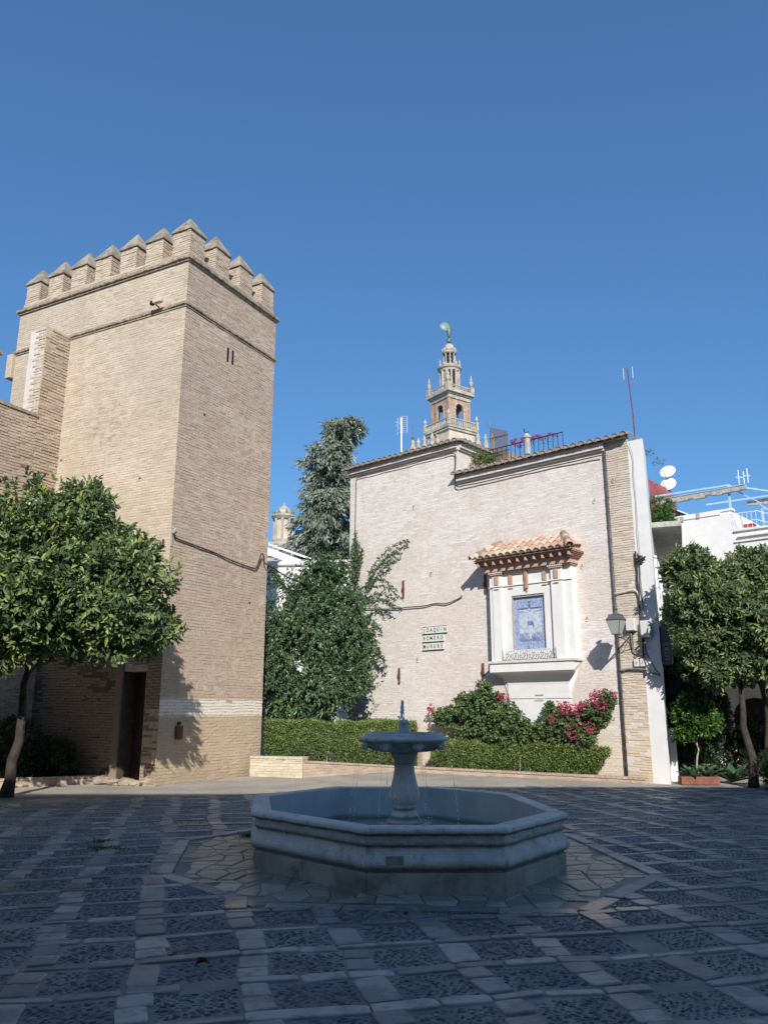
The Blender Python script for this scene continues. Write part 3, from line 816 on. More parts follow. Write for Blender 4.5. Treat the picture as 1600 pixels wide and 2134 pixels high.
# ------------------------------------------------------------------ battlemented tower
TC = (-5.06, 18.55)
TRZ = math.atan2(.465, -.885)          # local x runs left along the sandy face, local y outwards (to the viewer)
TW, TD = 6.42, 3.88
def build_tower():
    tw = thing('battlemented_tower', 'tall square brick tower with pyramid capped battlements at left of the square', 'tower', (*TC, 0), TRZ)
    rng = np.random.default_rng(21)
    core = MB(); core.box(.0, TW, -TD, 0, -.1, 13.0)
    # door niche in the sandy face cut as a recess: build core as pieces
    core = MB()
    core.box(.0, TW, -TD, -.45, -.1, 13.0); core.box(0, .45, -.45, 0, -.1, 13.0); core.box(1.15, TW, -.45, 0, 3.0, 13.0); core.box(.45, 1.15, -.45, 0, 2.5, 13.0)
    core.build('wall', M['mortar'], tw)
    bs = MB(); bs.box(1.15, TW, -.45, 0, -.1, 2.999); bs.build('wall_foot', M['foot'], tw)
    dr = MB(); dr.box(.46, 1.14, -.445, -.40, 0, 2.49)
    d = dr.build('door', M['wood'], tw)
    for i in range(4):
        pl = MB(); pl.bevbox(.47 + i * .168, .47 + i * .168 + .16, -.399, -.38, .02, 2.46, .004); pl.build('plank', M['wood'], d)
    hd = MB(); hd.sphere((1.04, -.36, 1.1), .03, 8, 5); hd.build('handle', M['iron'], d)
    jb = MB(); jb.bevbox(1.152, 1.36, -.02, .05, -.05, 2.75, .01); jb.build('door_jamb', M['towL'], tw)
    # sandy face
    rl = courses(rng, .0, TW, .0, 12.95, .27, .068, .007, holes=[(.44, 1.36, -1, 2.62), (4.2, 7, -1, 9.0)])
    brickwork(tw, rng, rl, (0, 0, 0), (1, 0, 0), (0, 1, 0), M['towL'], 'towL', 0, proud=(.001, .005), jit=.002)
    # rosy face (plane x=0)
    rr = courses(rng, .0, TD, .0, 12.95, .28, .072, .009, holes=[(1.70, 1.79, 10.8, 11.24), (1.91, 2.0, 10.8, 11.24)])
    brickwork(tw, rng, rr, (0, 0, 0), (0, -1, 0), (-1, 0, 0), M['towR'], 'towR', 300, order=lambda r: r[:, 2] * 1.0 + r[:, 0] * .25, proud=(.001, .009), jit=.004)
    for u in (1.745, 1.955):
        s = MB(); s.box(-.004, .02, -u - .04, -u + .04, 10.82, 11.24); s.build('slit_window', M['dark'], tw)
    for s_, z_ in ((4.0, 8.1), (1.1, 7.2)):
        b = MB(); b.box(s_, s_ + .06, 0.0, .012, z_, z_ + .04); b.build('putlog_hole', M['soil'], tw)
    for u_, z_ in ((.9, 9.0), (3.1, 4.4)):
        b = MB(); b.box(-.018, 0, -u_ - .06, -u_, z_, z_ + .04); b.build('putlog_hole', M['soil'], tw)
    # string courses: standing bricks, each a few cm proud
    for zc, hgt, pr in ((13.0, .085, .09), (11.70, .075, .055)):
        V = []
        sg = MB(); sg.box(-pr, TW + pr, -TD - pr, pr, zc, zc + hgt); sg.box(-pr * .5, TW + pr * .5, -TD - pr * .5, pr * .5, zc - .05, zc - .001)
        lg = sg.build('string_course', M['ledge'], tw)
        rects = []
        for u in np.arange(0, TW, .15): rects.append((u, u + .135, .008, hgt + .004))
        brickwork(lg, rng, np.array(rects), (0, pr, zc), (1, 0, 0), (0, 1, 0), M['ledge'], 'ledge', 0, proud=(.004, .02), name='course_bricks')
        rects = [(u, u + .135, .008, hgt + .004) for u in np.arange(0, TD, .15)]
        brickwork(lg, rng, np.array(rects), (-pr, 0, zc), (0, -1, 0), (-1, 0, 0), M['ledge'], 'ledge', 0, proud=(.004, .02), name='course_bricks')
    par = MB(); par.box(.05, TW - .05, -.40, -.04, 13.086, 13.30); par.box(.05, .42, -TD + .05, -.401, 13.086, 13.30); par.box(TW - .45, TW - .05, -TD + .05, -.401, 13.086, 13.3); par.box(.421, TW - .451, -TD + .05, -TD + .4, 13.086, 13.3)
    pp = par.build('parapet', M['mortar'], tw)
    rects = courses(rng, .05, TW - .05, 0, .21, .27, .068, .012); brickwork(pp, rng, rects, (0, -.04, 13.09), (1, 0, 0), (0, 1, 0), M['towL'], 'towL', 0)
    rects = courses(rng, .05, TD - .05, 0, .21, .27, .068, .012); brickwork(pp, rng, rects, (.05, 0, 13.09), (0, -1, 0), (-1, 0, 0), M['towR'], 'towR', 0)
    fl = MB(); fl.box(.43, TW - .46, -TD + .41, -.41, 13.0, 13.03); fl.build('roof_deck', M['coping'], tw)
    w = .60
    spots = [(.06 + i * (TW - .12 - w) / 6.0, -.06 - w) for i in range(6)] + [(TW - .06 - w, -.06 - w)]
    spots += [(.06, -.06 - w - j * (TD - .12 - w) / 3.0) for j in (1, 2, 3)]
    spots += [(TW - .06 - w, -.06 - w - j * (TD - .12 - w) / 3.0) for j in (1, 2, 3)] + [(.06 + i * (TW - .12 - w) / 6.0, -TD + .06) for i in (1, 2, 3, 4, 5)]
    for k, (mx, my) in enumerate(spots):
        hz = rng.uniform(-.03, .03)
        h0, h1 = 13.30, 13.97 + hz
        b = MB(); b.box(mx + .012, mx + w - .012, my + .012, my + w - .012, h0 - .2, h1)
        m = b.build('merlon', M['mortar'], tw)
        vis = k < 10
        if vis:
            r1 = courses(rng, 0, w, 0, h1 - h0 + .0, .27, .068, .012)
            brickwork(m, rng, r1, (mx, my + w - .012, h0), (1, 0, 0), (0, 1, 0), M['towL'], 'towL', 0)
            r1 = courses(rng, 0, w, 0, h1 - h0 + .0, .27, .068, .012)
            brickwork(m, rng, r1, (mx + .012, my + w, h0), (0, -1, 0), (-1, 0, 0), M['towR'], 'towR', 0)
        c = MB(); o_ = .035; hh = .56 + rng.uniform(-.03, .03)
        x0, x1, y0, y1 = mx - o_, mx + w + o_, my - o_, my + w + o_
        ax, ay = mx + w / 2 + rng.uniform(-.02, .02), my + w / 2
        c.add([(x0,y0,h1),(x1,y0,h1),(x1,y1,h1),(x0,y1,h1),(x0,y0,h1+.045),(x1,y0,h1+.045),(x1,y1,h1+.045),(x0,y1,h1+.045),
               (ax-.03,ay-.03,h1+hh),(ax+.03,ay-.03,h1+hh),(ax+.03,ay+.03,h1+hh),(ax-.03,ay+.03,h1+hh)],
              [(3,2,1,0),(0,1,5,4),(1,2,6,5),(2,3,7,6),(3,0,4,7),(4,5,9,8),(5,6,10,9),(6,7,11,10),(7,4,8,11),(8,9,10,11)])
        c.build('cap', M['coping'], m)
    cb = MB(); cb.bevbox(TW - .02, TW + .22, -1.3, .12, 10.95, 11.69, .02); cb.build('corbel', M['towL'], tw)
    # wall camera and fittings are things of their own
    return tw
build_tower()
def towL(s, off, z):
    return (TC[0] - .885 * s - .465 * off, TC[1] + .465 * s - .885 * off, z)
def towR(s, off, z):
    return (TC[0] + .465 * s + .885 * off, TC[1] + .885 * s - .465 * off, z)

cw = thing('curtain_wall', 'old brick curtain wall with a buttress and battlement joining the left side of the tower', 'wall', towL(4.17, 0, 0), math.atan2(-.885, -.465))
# local x runs along the wall towards the viewer, local y outwards (to the square)... y = z x x
def build_curtain():
    rng = np.random.default_rng(31)
    c = MB(); c.box(.79, 16, -.62, 0, -.1, 9.1); c.build('wall', M['mortar'], cw)
    b = MB(); b.box(.0, .78, -.62, 0, -.1, 11.74); bb = b.build('buttress', M['mortar'], cw)
    f = MB(); f.box(.781, .80, -.60, -.012, 9.12, 11.7); f.build('plaster_panel', M['limewash'], cw)
    r1 = courses(rng, 0, .79, .0, 11.74, .27, .085, .02); brickwork(bb, rng, r1, (0, 0, 0), (1, 0, 0), (0, 1, 0), M['curtain'], 'curtain', 0, proud=(.006, .03), jit=.006)
    r1 = courses(rng, -.0, .62, 9.15, 11.74, .27, .085, .02); 
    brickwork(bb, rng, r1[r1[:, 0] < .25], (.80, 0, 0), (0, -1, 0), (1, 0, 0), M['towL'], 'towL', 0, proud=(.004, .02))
    r1 = courses(rng, .79, 8, .0, 9.1, .28, .078, .018); brickwork(cw, rng, r1, (0, 0, 0), (1, 0, 0), (0, 1, 0), M['curtain'], 'curtain', 150, order=lambda r: -r[:, 2] + r[:, 0] * .3, proud=(.005, .025), jit=.006)
    t_ = MB(); t_.box(.79, 16, -.66, .05, 9.101, 9.18); t_.build('coping', M['ledge'], cw)
    for k in range(6):
        x = 2.08 + k * 1.5
        m = MB(); m.box(x, x + .75, -.60, .03, 9.181, 10.35); mm = m.build('merlon', M['mortar'], cw)
        r1 = courses(rng, 0, .75, 0, 1.16, .27, .075, .014); brickwork(mm, rng, r1, (x, .03, 9.185), (1, 0, 0), (0, 1, 0), M['curtain'], 'curtain', 0)
        r1 = courses(rng, 0, .63, 0, 1.16, .27, .075, .014); brickwork(mm, rng, r1, (x, .03, 9.185), (0, -1, 0), (-1, 0, 0), M['curtain'], 'curtain', 0)
        c = MB(); h1 = 10.351
        c.add([(x-.05,-.65,h1),(x+.8,-.65,h1),(x+.8,.08,h1),(x-.05,.08,h1),(x-.05,-.65,h1+.06),(x+.8,-.65,h1+.06),(x+.8,.08,h1+.06),(x-.05,.08,h1+.06),(x+.37,-.28,h1+.55)],
              [(3,2,1,0),(0,1,5,4),(1,2,6,5),(2,3,7,6),(3,0,4,7),(4,5,8),(5,6,8),(6,7,8),(7,4,8)]); c.build('cap', M['coping'], mm)
build_curtain()

# ------------------------------------------------------------------ whitewashed house with the shrine
HC = (6.18, 19.28)
HRZ = math.atan2(.66, -.75)
def H(s, off, z): 
    k = math.hypot(.75, .66)
    return (HC[0] - (.75 * s + .66 * off) / k, HC[1] + (.66 * s - .75 * off) / k, z)
SE = 5.30     # step between the low right block and the tall left block
HL = 9.73
def barrel(mt_body, L=.42, r0=.098, r1=.082, n=8, end=True):
    """cover tile lying along +y (free end at y=0.. towards viewer is +y), origin at its upper end"""
    mb = MB(); vs_ = []
    for y, r in ((0, r1), (L, r0)):
        for k in range(n + 1):
            a = PI * k / n; vs_.append((r * math.cos(a), y, r * math.sin(a)))
        for k in range(n + 1):
            a = PI * k / n; vs_.append(((r - .014) * math.cos(a), y, (r - .014) * math.sin(a)))
    m = n + 1
    fs_ = [(k, k+1, 2*m+k+1, 2*m+k) for k in range(n)] + [(m+k, 3*m+k, 3*m+k+1, m+k+1) for k in range(n)] + [(2*m+k, 2*m+k+1, 3*m+k+1, 3*m+k) for k in range(n)] + [(k, m+k, m+k+1, k+1) for k in range(n)]
    mb.add(vs_, fs_)
    return mb
def tile_mesh(mt, end_mt=None, **kw):
    me = barrel(mt, **kw).mesh('roof_tile', mt, smooth=False)
    return me
TILE = {k: tile_mesh(M[k]) for k in ('tile_old', 'tile_a', 'tile_b', 'tile_c')}
ENDM = MB().add([(.084 * math.cos(PI * k / 8), .405, .084 * math.sin(PI * k / 8)) for k in range(9)] + [(.084 * math.cos(PI * k / 8), .34, .084 * math.sin(PI * k / 8)) for k in range(9)],
                [tuple(range(9)), tuple(range(17, 8, -1))] + [(k, k + 1, k + 10, k + 9) for k in range(8)] + [(8, 0, 9, 17)]).mesh('mortar_plug', M['tile_end'])
def tile_row(parent, rng, s0, s1, z, pitch_deg, y0, step=.232, keys=('tile_old',), rz=0.0, origin=None, sx=1.0, plug=True):
    n = int(round((s1 - s0) / step))
    for i in range(n + 1):
        s = s0 + (s1 - s0) * i / n
        o = bpy.data.objects.new('roof_tile', TILE[keys[rng.integers(0, len(keys))]])
        if origin is None: o.location = (s, y0 + rng.uniform(-.012, .012), z + rng.uniform(-.008, .008))
        o.rotation_euler = (math.radians(-pitch_deg), rng.uniform(-.04, .04), rz + rng.uniform(-.02, .02)); o.scale = (sx, 1, 1)
        link(o, parent)
        if plug:
            e = bpy.data.objects.new('mortar_plug', ENDM); link(e, o)
        if i < n:   # channel tile between, open side up
            o = bpy.data.objects.new('roof_tile', TILE[keys[rng.integers(0, len(keys))]])
            o.location = (s + (s1 - s0) / n / 2, y0 + .0, z + .03)
            o.rotation_euler = (math.radians(pitch_deg), PI, rz); o.scale = (sx * .95, .88, .8)
            # flipped about its own axis: keep it pointing outwards
            o.rotation_mode = 'XYZ'
            link(o, parent)

def build_house():
    rng = np.random.default_rng(41)
    h = thing('shrine_house', 'whitewashed brick house with tiled eaves carrying the little roofed shrine', 'house', (*HC, 0), HRZ)
    c = MB(); c.add([(x, y, z) for z in (-.1, 8.36) for x, y in ((0, 0), (SE, 0), (SE, -7), (2.6, -7))], [(3,2,1,0),(4,5,6,7),(0,1,5,4),(1,2,6,5),(2,3,7,6),(3,0,4,7)]); c.build('wall', M['limewash'], h)
    c = MB(); c.box(SE + .001, HL, -7, 0, -.1, 9.40); c.build('wall', M['limewash'], h)
    holes = [(1.72, 4.25, 1.2, 5.6)]
    r1 = courses(rng, .62, HL, .02, 8.30, .27, .062, .006, holes=holes + [(.0, 20, 0.0, .0)])
    brickwork(h, rng, r1, (0, 0, 0), (1, 0, 0), (0, 1, 0), M['house'], 'house', 300, order=lambda r: r[:, 0] * .6 + abs(r[:, 2] - 1.6), proud=(.0005, .004), jit=.002)
    r2 = courses(rng, SE, HL, 8.30, 9.22, .27, .062, .006); brickwork(h, rng, r2, (0, 0, 0), (1, 0, 0), (0, 1, 0), M['house'], 'house', 0, proud=(.0005, .004), jit=.002)
    r3 = courses(rng, .0, .60, .02, 8.34, .27, .060, .008); brickwork(h, rng, r3, (0, .006, 0), (1, 0, 0), (0, 1, 0), M['housey'], 'housey', 0, proud=(.001, .009), jit=.004)
    rq = courses(rng, HL - .55, HL, .3, 3.2, .26, .075, .018)
    brickwork(h, rng, rq, (0, .004, 0), (1, 0, 0), (0, 1, 0), M['housey'], 'housey', 0, proud=(.003, .015))
    # cornice bands under the eaves
    for s0, s1, z in ((.62, SE, 8.14), (SE - .03, HL + .03, 9.20)):
        b = MB(); b.box(s0, s1, .0, .07, z, z + .05); b.box(s0, s1, 0, .13, z + .051, z + .2); b.build('cornice', M['limewash'], h)
    # the cornice returns round the step of the tall block
    b = MB(); b.box(SE - .07, SE, -3, 0, 9.20, 9.25); b.box(SE - .13, SE, -3, .0, 9.251, 9.40); b.build('cornice', M['limewash'], h)
    tile_row(h, rng, -.02, SE - .02, 8.46, 14, -.12)
    tile_row(h, rng, SE - .08, HL + .06, 9.50, 14, -.12)
    b = MB(); b.box(SE - .10, HL + .05, -.1, .16, 9.401, 9.44); b.box(.0, SE - .01, -.1, .14, 8.341, 8.36); b.build('tile_bed', M['tile_end'], h)
    # eave going back along the side of the tall block
    for i in range(9):
        y = .0 - i * .232
        o = bpy.data.objects.new('roof_tile', TILE['tile_old']); o.location = (SE + .12, y, 9.50); o.rotation_euler = (math.radians(-14), 0, PI / 2); o.rotation_euler = Matrix.Rotation(PI / 2, 4, 'Z').to_euler(); 
        m = Matrix.Rotation(PI / 2, 3, 'Z') @ Matrix.Rotation(math.radians(-14), 3, 'X'); o.rotation_euler = m.to_euler(); link(o, h)
        e = bpy.data.objects.new('mortar_plug', ENDM); link(e, o)
    rt = MB(); rt.add([(SE + .05, .02, 9.46), (HL + .05, .02, 9.46), (HL + .05, -7, 10.4), (SE + .05, -7, 10.4), (SE + .05, .02, 9.405), (HL + .05, .02, 9.405), (HL + .05, -7, 9.405), (SE + .05, -7, 9.405)],
                      [(0,1,2,3),(4,7,6,5),(0,4,5,1),(1,5,6,2),(2,6,7,3),(3,7,4,0)]); rt.build('roof', M['tile_old'], h)
    par = MB(); par.box(.0, SE, -.1, .0, 8.361, 8.45); par.build('parapet', M['limewash'], h)
    # white end return (party wall of the next house)
    for s_, z_ in ((7.0, 7.75), (1.0, 6.9), (.45, 7.35), (6.35, 5.6), (6.9, 3.1), (1.45, 5.25), (1.4, 3.9)):
        b = MB(); b.tube([(s_, 0, z_), (s_, .05, z_), (s_ - .02, .07, z_ - .05), (s_ - .05, .05, z_ - .07)], .008, 5); b.build('wall_hook', M['iron_rust'], h)
    return h
house = build_house()
tag_iron = []
for s, z, dz, mt, lab in ((7.43, 5.2, .27, 'iron_rust', 'tall rusty iron wall tie beside the climber branch tips'), (7.61, 2.62, .23, 'iron_rust', 'rusty wall tie above the fountain jet'), (4.60, 2.65, .23, 'iron_rust', 'rusty wall tie left of the shrine base'), (4.44, 5.05, .27, 'iron_rust', 'dark red wall tie under the left tip of the shrine roof')):
    b = MB(); b.bevbox(-.035, .035, 0, .03, -dz, dz, .006); b.bevbox(-.05, .05, 0.031, .045, -.05, .05, .004)
    o = b.build('wall_tie', M[mt]); o.location = H(s, .012, z); o.rotation_euler = (0, 0, HRZ); tag(o, lab, 'wall tie', 'iron ties set in the white wall')

# street name: one plate of tiles per row
def text_mesh(ch, size, mt, name='letter', ext=.002, xs=.8):
    cu = bpy.data.curves.new('t', 'FONT'); cu.body = ch; cu.size = size; cu.extrude = ext; cu.align_x = 'CENTER'; cu.align_y = 'CENTER'
    cu.offset = .0004 * size / .1
    o = bpy.data.objects.new('t', cu); COL.objects.link(o)
    bpy.context.view_layer.update()
    me = bpy.data.meshes.new_from_object(o.evaluated_get(bpy.context.evaluated_depsgraph_get()))
    bpy.data.objects.remove(o, do_unlink=True); me.name = name
    for v in me.vertices: v.co.x *= xs
    me.materials.clear(); me.materials.append(mt)
    return me
sg = thing('street_sign', 'old ceramic street name of three rows reading JOAQUIN ROMERO MURUBE', 'street sign', H(6.23, .012, 3.66), HRZ)
LET = {}
for row, (word, zc) in enumerate((('JOAQUIN', .235), ('ROMERO', .0), ('MURUBE', -.235))):
    wt_ = .128; x0 = .47
    for k, ch in enumerate(word):
        # local x runs to the viewer's left, so letters go towards -x
        x = x0 - wt_ * (k + .5)
        b = MB(); b.bevbox(x - wt_ / 2 + .002, x + wt_ / 2 - .002, 0, .014, zc - .095, zc + .095, .003); tl = b.build('letter_tile', M['ceramic'], sg)
        if ch not in LET:
            LET[ch] = text_mesh(ch, .155, M['ink'])
        l = bpy.data.objects.new('letter', LET[ch]); link(l, tl); l.location = (x, .0165, zc); l.rotation_euler = (PI / 2, 0, PI)
    b = MB(); b.box(x0 - wt_ * len(word) - .01, x0 + .005, 0, .03, zc - .112, zc - .097); b.build('underline', M['ink'], sg)
b = MB(); b.box(x0 - wt_ * 7, x0, 0, .024, .235 + .098, .235 + .108); b.build('underline', M['cableg'], sg)

# ------------------------------------------------------------------ shrine
def build_shrine():
    rng = np.random.default_rng(51)
    S0, S1 = 1.75, 4.22; SM = (S0 + S1) / 2
    s = thing('wall_shrine', 'white wall shrine with a hipped tile roof over a blue tile picture', 'shrine', H(SM - .10, 0, .032), HRZ)
    s.scale = (1, 1, .98)
    X = lambda v: v - SM
    D = .34
    # body: back, pilasters, recessed field
    b = MB(); b.box(X(S0), X(S1), -.02, D - .16, 2.92, 5.62)
    # niche for the picture stands in front: four bars round it
    b.box(X(S0), X(2.56), D - .159, D - .08, 2.92, 5.6); b.box(X(3.56), X(S1), D - .159, D - .08, 2.92, 5.6)
    b.box(X(2.56), X(3.56), D - .159, D - .08, 4.66, 5.6); b.box(X(2.56), X(3.56), D - .159, D - .08, 2.92, 3.2)
    b.build('niche', M['white'], s)
    for a, c in ((1.98, 2.30), (3.82, 4.10)):
        p = MB(); p.bevbox(X(a), X(c), D - .079, D, 2.92, 5.260, .004); p.build('pilaster', M['white'], s)
    p = MB(); p.bevbox(X(4.12), X(4.21), D - .079, D - .03, 2.92, 5.260, .004); p.build('pilaster', M['white'], s)
    e = MB(); 
    for a, c, d in ((S0 - .03, S1 + .03, D - .045), (1.95, 2.33, D + .03), (3.79, 4.13, D + .03)): e.box(X(a), X(c), D - .079, d, 4.940, 4.970)
    e.build('moulding', M['white'], s)
    # terracotta glyph blocks in the frieze
    for a in (2.14, 2.52, 3.56, 3.96):
        dd = D if a in (2.14, 3.96) else D - .078
        t_ = MB(); t_.bevbox(X(a) - .06, X(a) + .06, dd + .001, dd + .03, 4.980, 5.240, .004); t_.box(X(a) - .07, X(a) + .07, dd + .001, dd + .025, 4.860, 4.885); g_ = t_.build('triglyph', M['terra'], s)
        for q in (-.035, 0, .035):
            r_ = MB(); r_.bevbox(X(a) + q - .011, X(a) + q + .011, dd + .031, dd + .042, 4.990, 5.230, .003); r_.build('rib', M['pinkband'], g_)
    k = MB(); k.bevbox(X(3.05) - .035, X(3.05) + .035, D - .079, D + .01, 4.820, 5.280, .006); k.sphere((X(3.05), D - .04, 4.86), .04, 8, 6, (1, .8, 1.3)); k.sphere((X(3.05), D - .05, 4.76), .022, 8, 6); k.build('pendant_bracket', M['terra'], s)
    # bead rows / capitals
    for a in (2.14, 3.96):
        c = MB(); c.bevbox(X(a) - .19, X(a) + .19, D - .079, D + .05, 5.265, 5.310, .006)
        cc = c.build('capital', M['pinkband'], s)
        dn = MB()
        for q in np.linspace(-.2, .2, 9): dn.bevbox(X(a) + q - .014, X(a) + q + .014, D + .02, D + .075, 5.312, 5.350, .003)
        dn.build('dentils', M['white'], cc)
    ar = MB()
    for i, (z0, z1, d) in enumerate(((5.320, 5.355, D + .02), (5.356, 5.480, D + .09), (5.481, 5.510, D + .13))): ar.box(X(S0 - .05 - .03 * i), X(S1 + .05 + .03 * i), -.02, d, z0, z1)
    ar.build('architrave', M['pinkband'], s)
    # stepped brick soffit with corbels
    so = MB()
    for i in range(4): so.box(X(S0 - .16 - .035 * i), X(S1 + .16 + .035 * i), -.02, D + .16 + .04 * i, 5.511 + i * .036, 5.511 + i * .036 + .024); so.box(X(S0 - .12 - .035 * i), X(S1 + .12 + .035 * i), -.02, D + .13 + .04 * i, 5.535 + i * .036, 5.547 + i * .036)
    so.build('soffit', M['terra'], s)
    for q in np.linspace(S0 - .15, S1 + .15, 12):
        c = MB(); c.bevbox(X(q) - .028, X(q) + .028, D + .1, D + .29, 5.520, 5.650, .005); c.build('corbel', M['pinkband'], s)
    # roof: front slope and two hips
    ze, zr, de = 5.680, 6.18, D + .40
    L0, L1 = S0 - .27, S1 + .25; T0, T1 = S0 + .28, S1 - .28
    rf = MB(); rf.add([(X(L0), de - .04, ze - .02), (X(L1), de - .04, ze - .02), (X(T1), .02, zr), (X(T0), .02, zr), (X(L0), 0, ze - .02), (X(L1), 0, ze - .02)],
                      [(0, 1, 2, 3), (0, 3, 4), (1, 5, 2), (0, 4, 5, 1), (4, 3, 2, 5)]); rf.build('roof_bed', M['tile_a'], s)
    pit = math.degrees(math.atan2(zr - ze, de)); n = 14; Ls = math.hypot(zr - ze, de)
    keys = ('tile_a', 'tile_b', 'tile_c', 'tile_c', 'tile_a')
    for i in range(n):
        q = L0 + .10 + (L1 - L0 - .2) * i / (n - 1)
        # how far up the slope this column reaches before the hip
        f = 1.0
        if q < T0: f = (q - L0) / (T0 - L0)
        if q > T1: f = (L1 - q) / (L1 - T1)
        rows = 3
        for r in range(rows):
            lo = r / rows
            if f < lo + .12: continue
            up = min(1, (r + 1) / rows + .08, f + .06)
            ln = (up - lo) * Ls
            y_up = de - up * de; z_up = ze + up * (zr - ze)
            for kind in (0, 1):
                if kind == 1 and i == n - 1: continue
                o = bpy.data.objects.new('roof_tile', TILE[keys[rng.integers(0, 5)]])
                xx = X(q) + (.5 * (L1 - L0 - .2) / (n - 1) if kind else 0)
                o.location = (xx, y_up, z_up + (.012 + .012 * (rows - r) * 0 + .01 if kind == 0 else .03) - .0)
                o.scale = (1.0 if kind == 0 else .95, ln / .42 * (1.02 if kind == 0 else .97), 1 if kind == 0 else .5)
                o.rotation_euler = ((math.radians(pit) if kind else -math.radians(pit) + .02), PI if kind else rng.uniform(-.03, .03), 0)
                link(o, s)
                if kind == 0 and r == 0:
                    e_ = bpy.data.objects.new('mortar_plug', ENDM); e_.scale = (1, 1, 1); link(e_, o)
    for (a, bx) in ((T0, L0), (T1, L1)):
        p0 = Vector((X(a), .03, zr + .03)); p1 = Vector((X(bx), de + .02, ze + .03)); d = (p1 - p0); L = d.length; d.normalize()
        q = d.to_track_quat('Y', 'Z')
        for r in range(4):
            o = bpy.data.objects.new('ridge_tile', TILE['tile_c' if r % 2 else 'tile_old']); o.rotation_euler = q.to_euler(); o.location = p0 + d * (L * r / 4.0) + Vector((0, 0, .02)); o.scale = (1.15, L / 4 / .42 * 1.12, 1.15); link(o, s)
        # hip side tiles
        sg_ = -1 if bx == L0 else 1
        for r in range(3):
            yy = .1 + r * .22
            f = max(.15, 1 - yy / de); xl = abs(bx - a) * f
            m_ = Matrix.Rotation(-sg_ * PI / 2, 3, 'Z') @ Matrix.Rotation(-math.atan2((zr - ze) * f, xl), 3, 'X')
            o = bpy.data.objects.new('roof_tile', TILE[keys[r]]); o.rotation_euler = m_.to_euler(); o.location = (X(bx) - sg_ * xl, yy, ze + (zr - ze) * f + .02); o.scale = (1, (xl + .03) / .42, 1); link(o, s)
    # sill, coved underside and apron
    si = MB(); si.bevbox(X(S0 - .06), X(S1 + .06), -.02, D + .10, 2.845, 2.915, .012); si.build('sill', M['plaque'], s)
    co = MB(); w0, w1 = S0 + .0, S1 - .0
    prof = [(D + .06, 2.844), (D + .06, 2.62), (D + .03, 2.60), (.20, 2.58), (.13, 2.52), (.085, 2.42), (.06, 2.28), (.05, 2.05), (.05, 1.98), (-.02, 1.98), (-.02, 2.844)]
    inn = [(y, z) for y, z in prof]
    vs_ = []; m = len(prof)
    for side in (0, 1):
        for y, z in prof:
            ins = 0 if z > 2.6 else .34 * min(1, (2.6 - z) / .3) ** .6
            vs_.append((X(w1 - ins) if side else X(w0 + ins), y, z))
    co.add(vs_, [(k, (k + 1) % m, m + (k + 1) % m, m + k) for k in range(m)] + [tuple(range(m)), tuple(range(2 * m - 1, m - 1, -1))]); co.build('apron', M['white'], s)
    lo = MB(); lo.box(X(2.08), X(3.88), -.02, .035, .75, 1.979); lo.box(X(2.05), X(3.92), -.02, .055, 1.93, 1.978); lo.build('lower_panel', M['white'], s)
    pq = MB(); pq.bevbox(X(2.83), X(3.10), .036, .05, 1.86, 2.03, .003); pq_ = pq.build('plaque', M['plaque'], s)
    ln = MB()
    for i, w in enumerate((.19, .22, .12, .2)): ln.box(X(2.965) - w / 2, X(2.965) + w / 2, .0505, .052, 1.995 - i * .038, 2.005 - i * .038)
    ln.build('lettering', M['cableg'], pq_)
    # blue tile picture: 6 x 9 tiles with the crucifixion drawn on them
    P0, P1, Z0, Z1 = 2.575, 3.525, 3.215, 4.6
    nx, nz = 7, 10
    y = D - .158
    tw_, tz = (P1 - P0) / nx, (Z1 - Z0) / nz
    for i in range(nx):
        for j in range(nz):
            t_ = MB(); t_.box(X(P0 + i * tw_) + .0015, X(P0 + (i + 1) * tw_) - .0015, y, y + .012, Z0 + j * tz + .0015, Z0 + (j + 1) * tz - .0015)
            edge = i in (0, nx - 1) or j in (0, nz - 1)
            mt = 'az_edge' if edge else ('az_low' if j < 3 else ('az_arch' if (j > 6 and (i in (1, nx - 2) or j == nz - 2)) else 'az_sky'))
            t_.build('picture_tile', M[mt], s)
    cx = X(3.05); yy = y + .0125
    def flat(name, polys, mt):
        f = MB()
        for k_, p_ in enumerate(polys): f.extrude([(cx + a, z) for a, z in p_], yy, yy + .002 + .0003 * (k_ % 5))
        return f.build(name, M[mt], s)
    flat('painted_cross', [[(-.022, 3.42), (.022, 3.42), (.022, 4.42), (-.022, 4.42)], [(-.36, 4.27), (.36, 4.27), (.36, 4.31), (-.36, 4.31)], [(-.05, 4.44), (.05, 4.44), (.05, 4.48), (-.05, 4.48)]], 'az_dark')
    def limb(p, q, w0_, w1_):
        dx, dz = q[0] - p[0], q[1] - p[1]; L = math.hypot(dx, dz); nx_, nz_ = -dz / L, dx / L
        return [(p[0] + nx_ * w0_, p[1] + nz_ * w0_), (q[0] + nx_ * w1_, q[1] + nz_ * w1_), (q[0] - nx_ * w1_, q[1] - nz_ * w1_), (p[0] - nx_ * w0_, p[1] - nz_ * w0_)]
    yy = y + .016
    fig = [limb((.05, 4.19), (.31, 4.27), .022, .012), limb((-.05, 4.19), (-.31, 4.27), .022, .012), [(-.075, 4.2), (.075, 4.2), (.06, 4.05), (.05, 3.93), (-.05, 3.93), (-.06, 4.05)],
           limb((-.02, 3.88), (-.012, 3.66), .034, .024), limb((-.012, 3.66), (.0, 3.47), .024, .014), limb((.03, 3.88), (.02, 3.68), .03, .02), limb((.02, 3.68), (.005, 3.47), .02, .012),
           [(.012 + .034 * math.cos(a), 4.255 + .042 * math.sin(a)) for a in np.linspace(0, 2 * PI, 9)[:-1]]]
    flat('painted_figure', fig, 'az_skin')
    yy = y + .0195
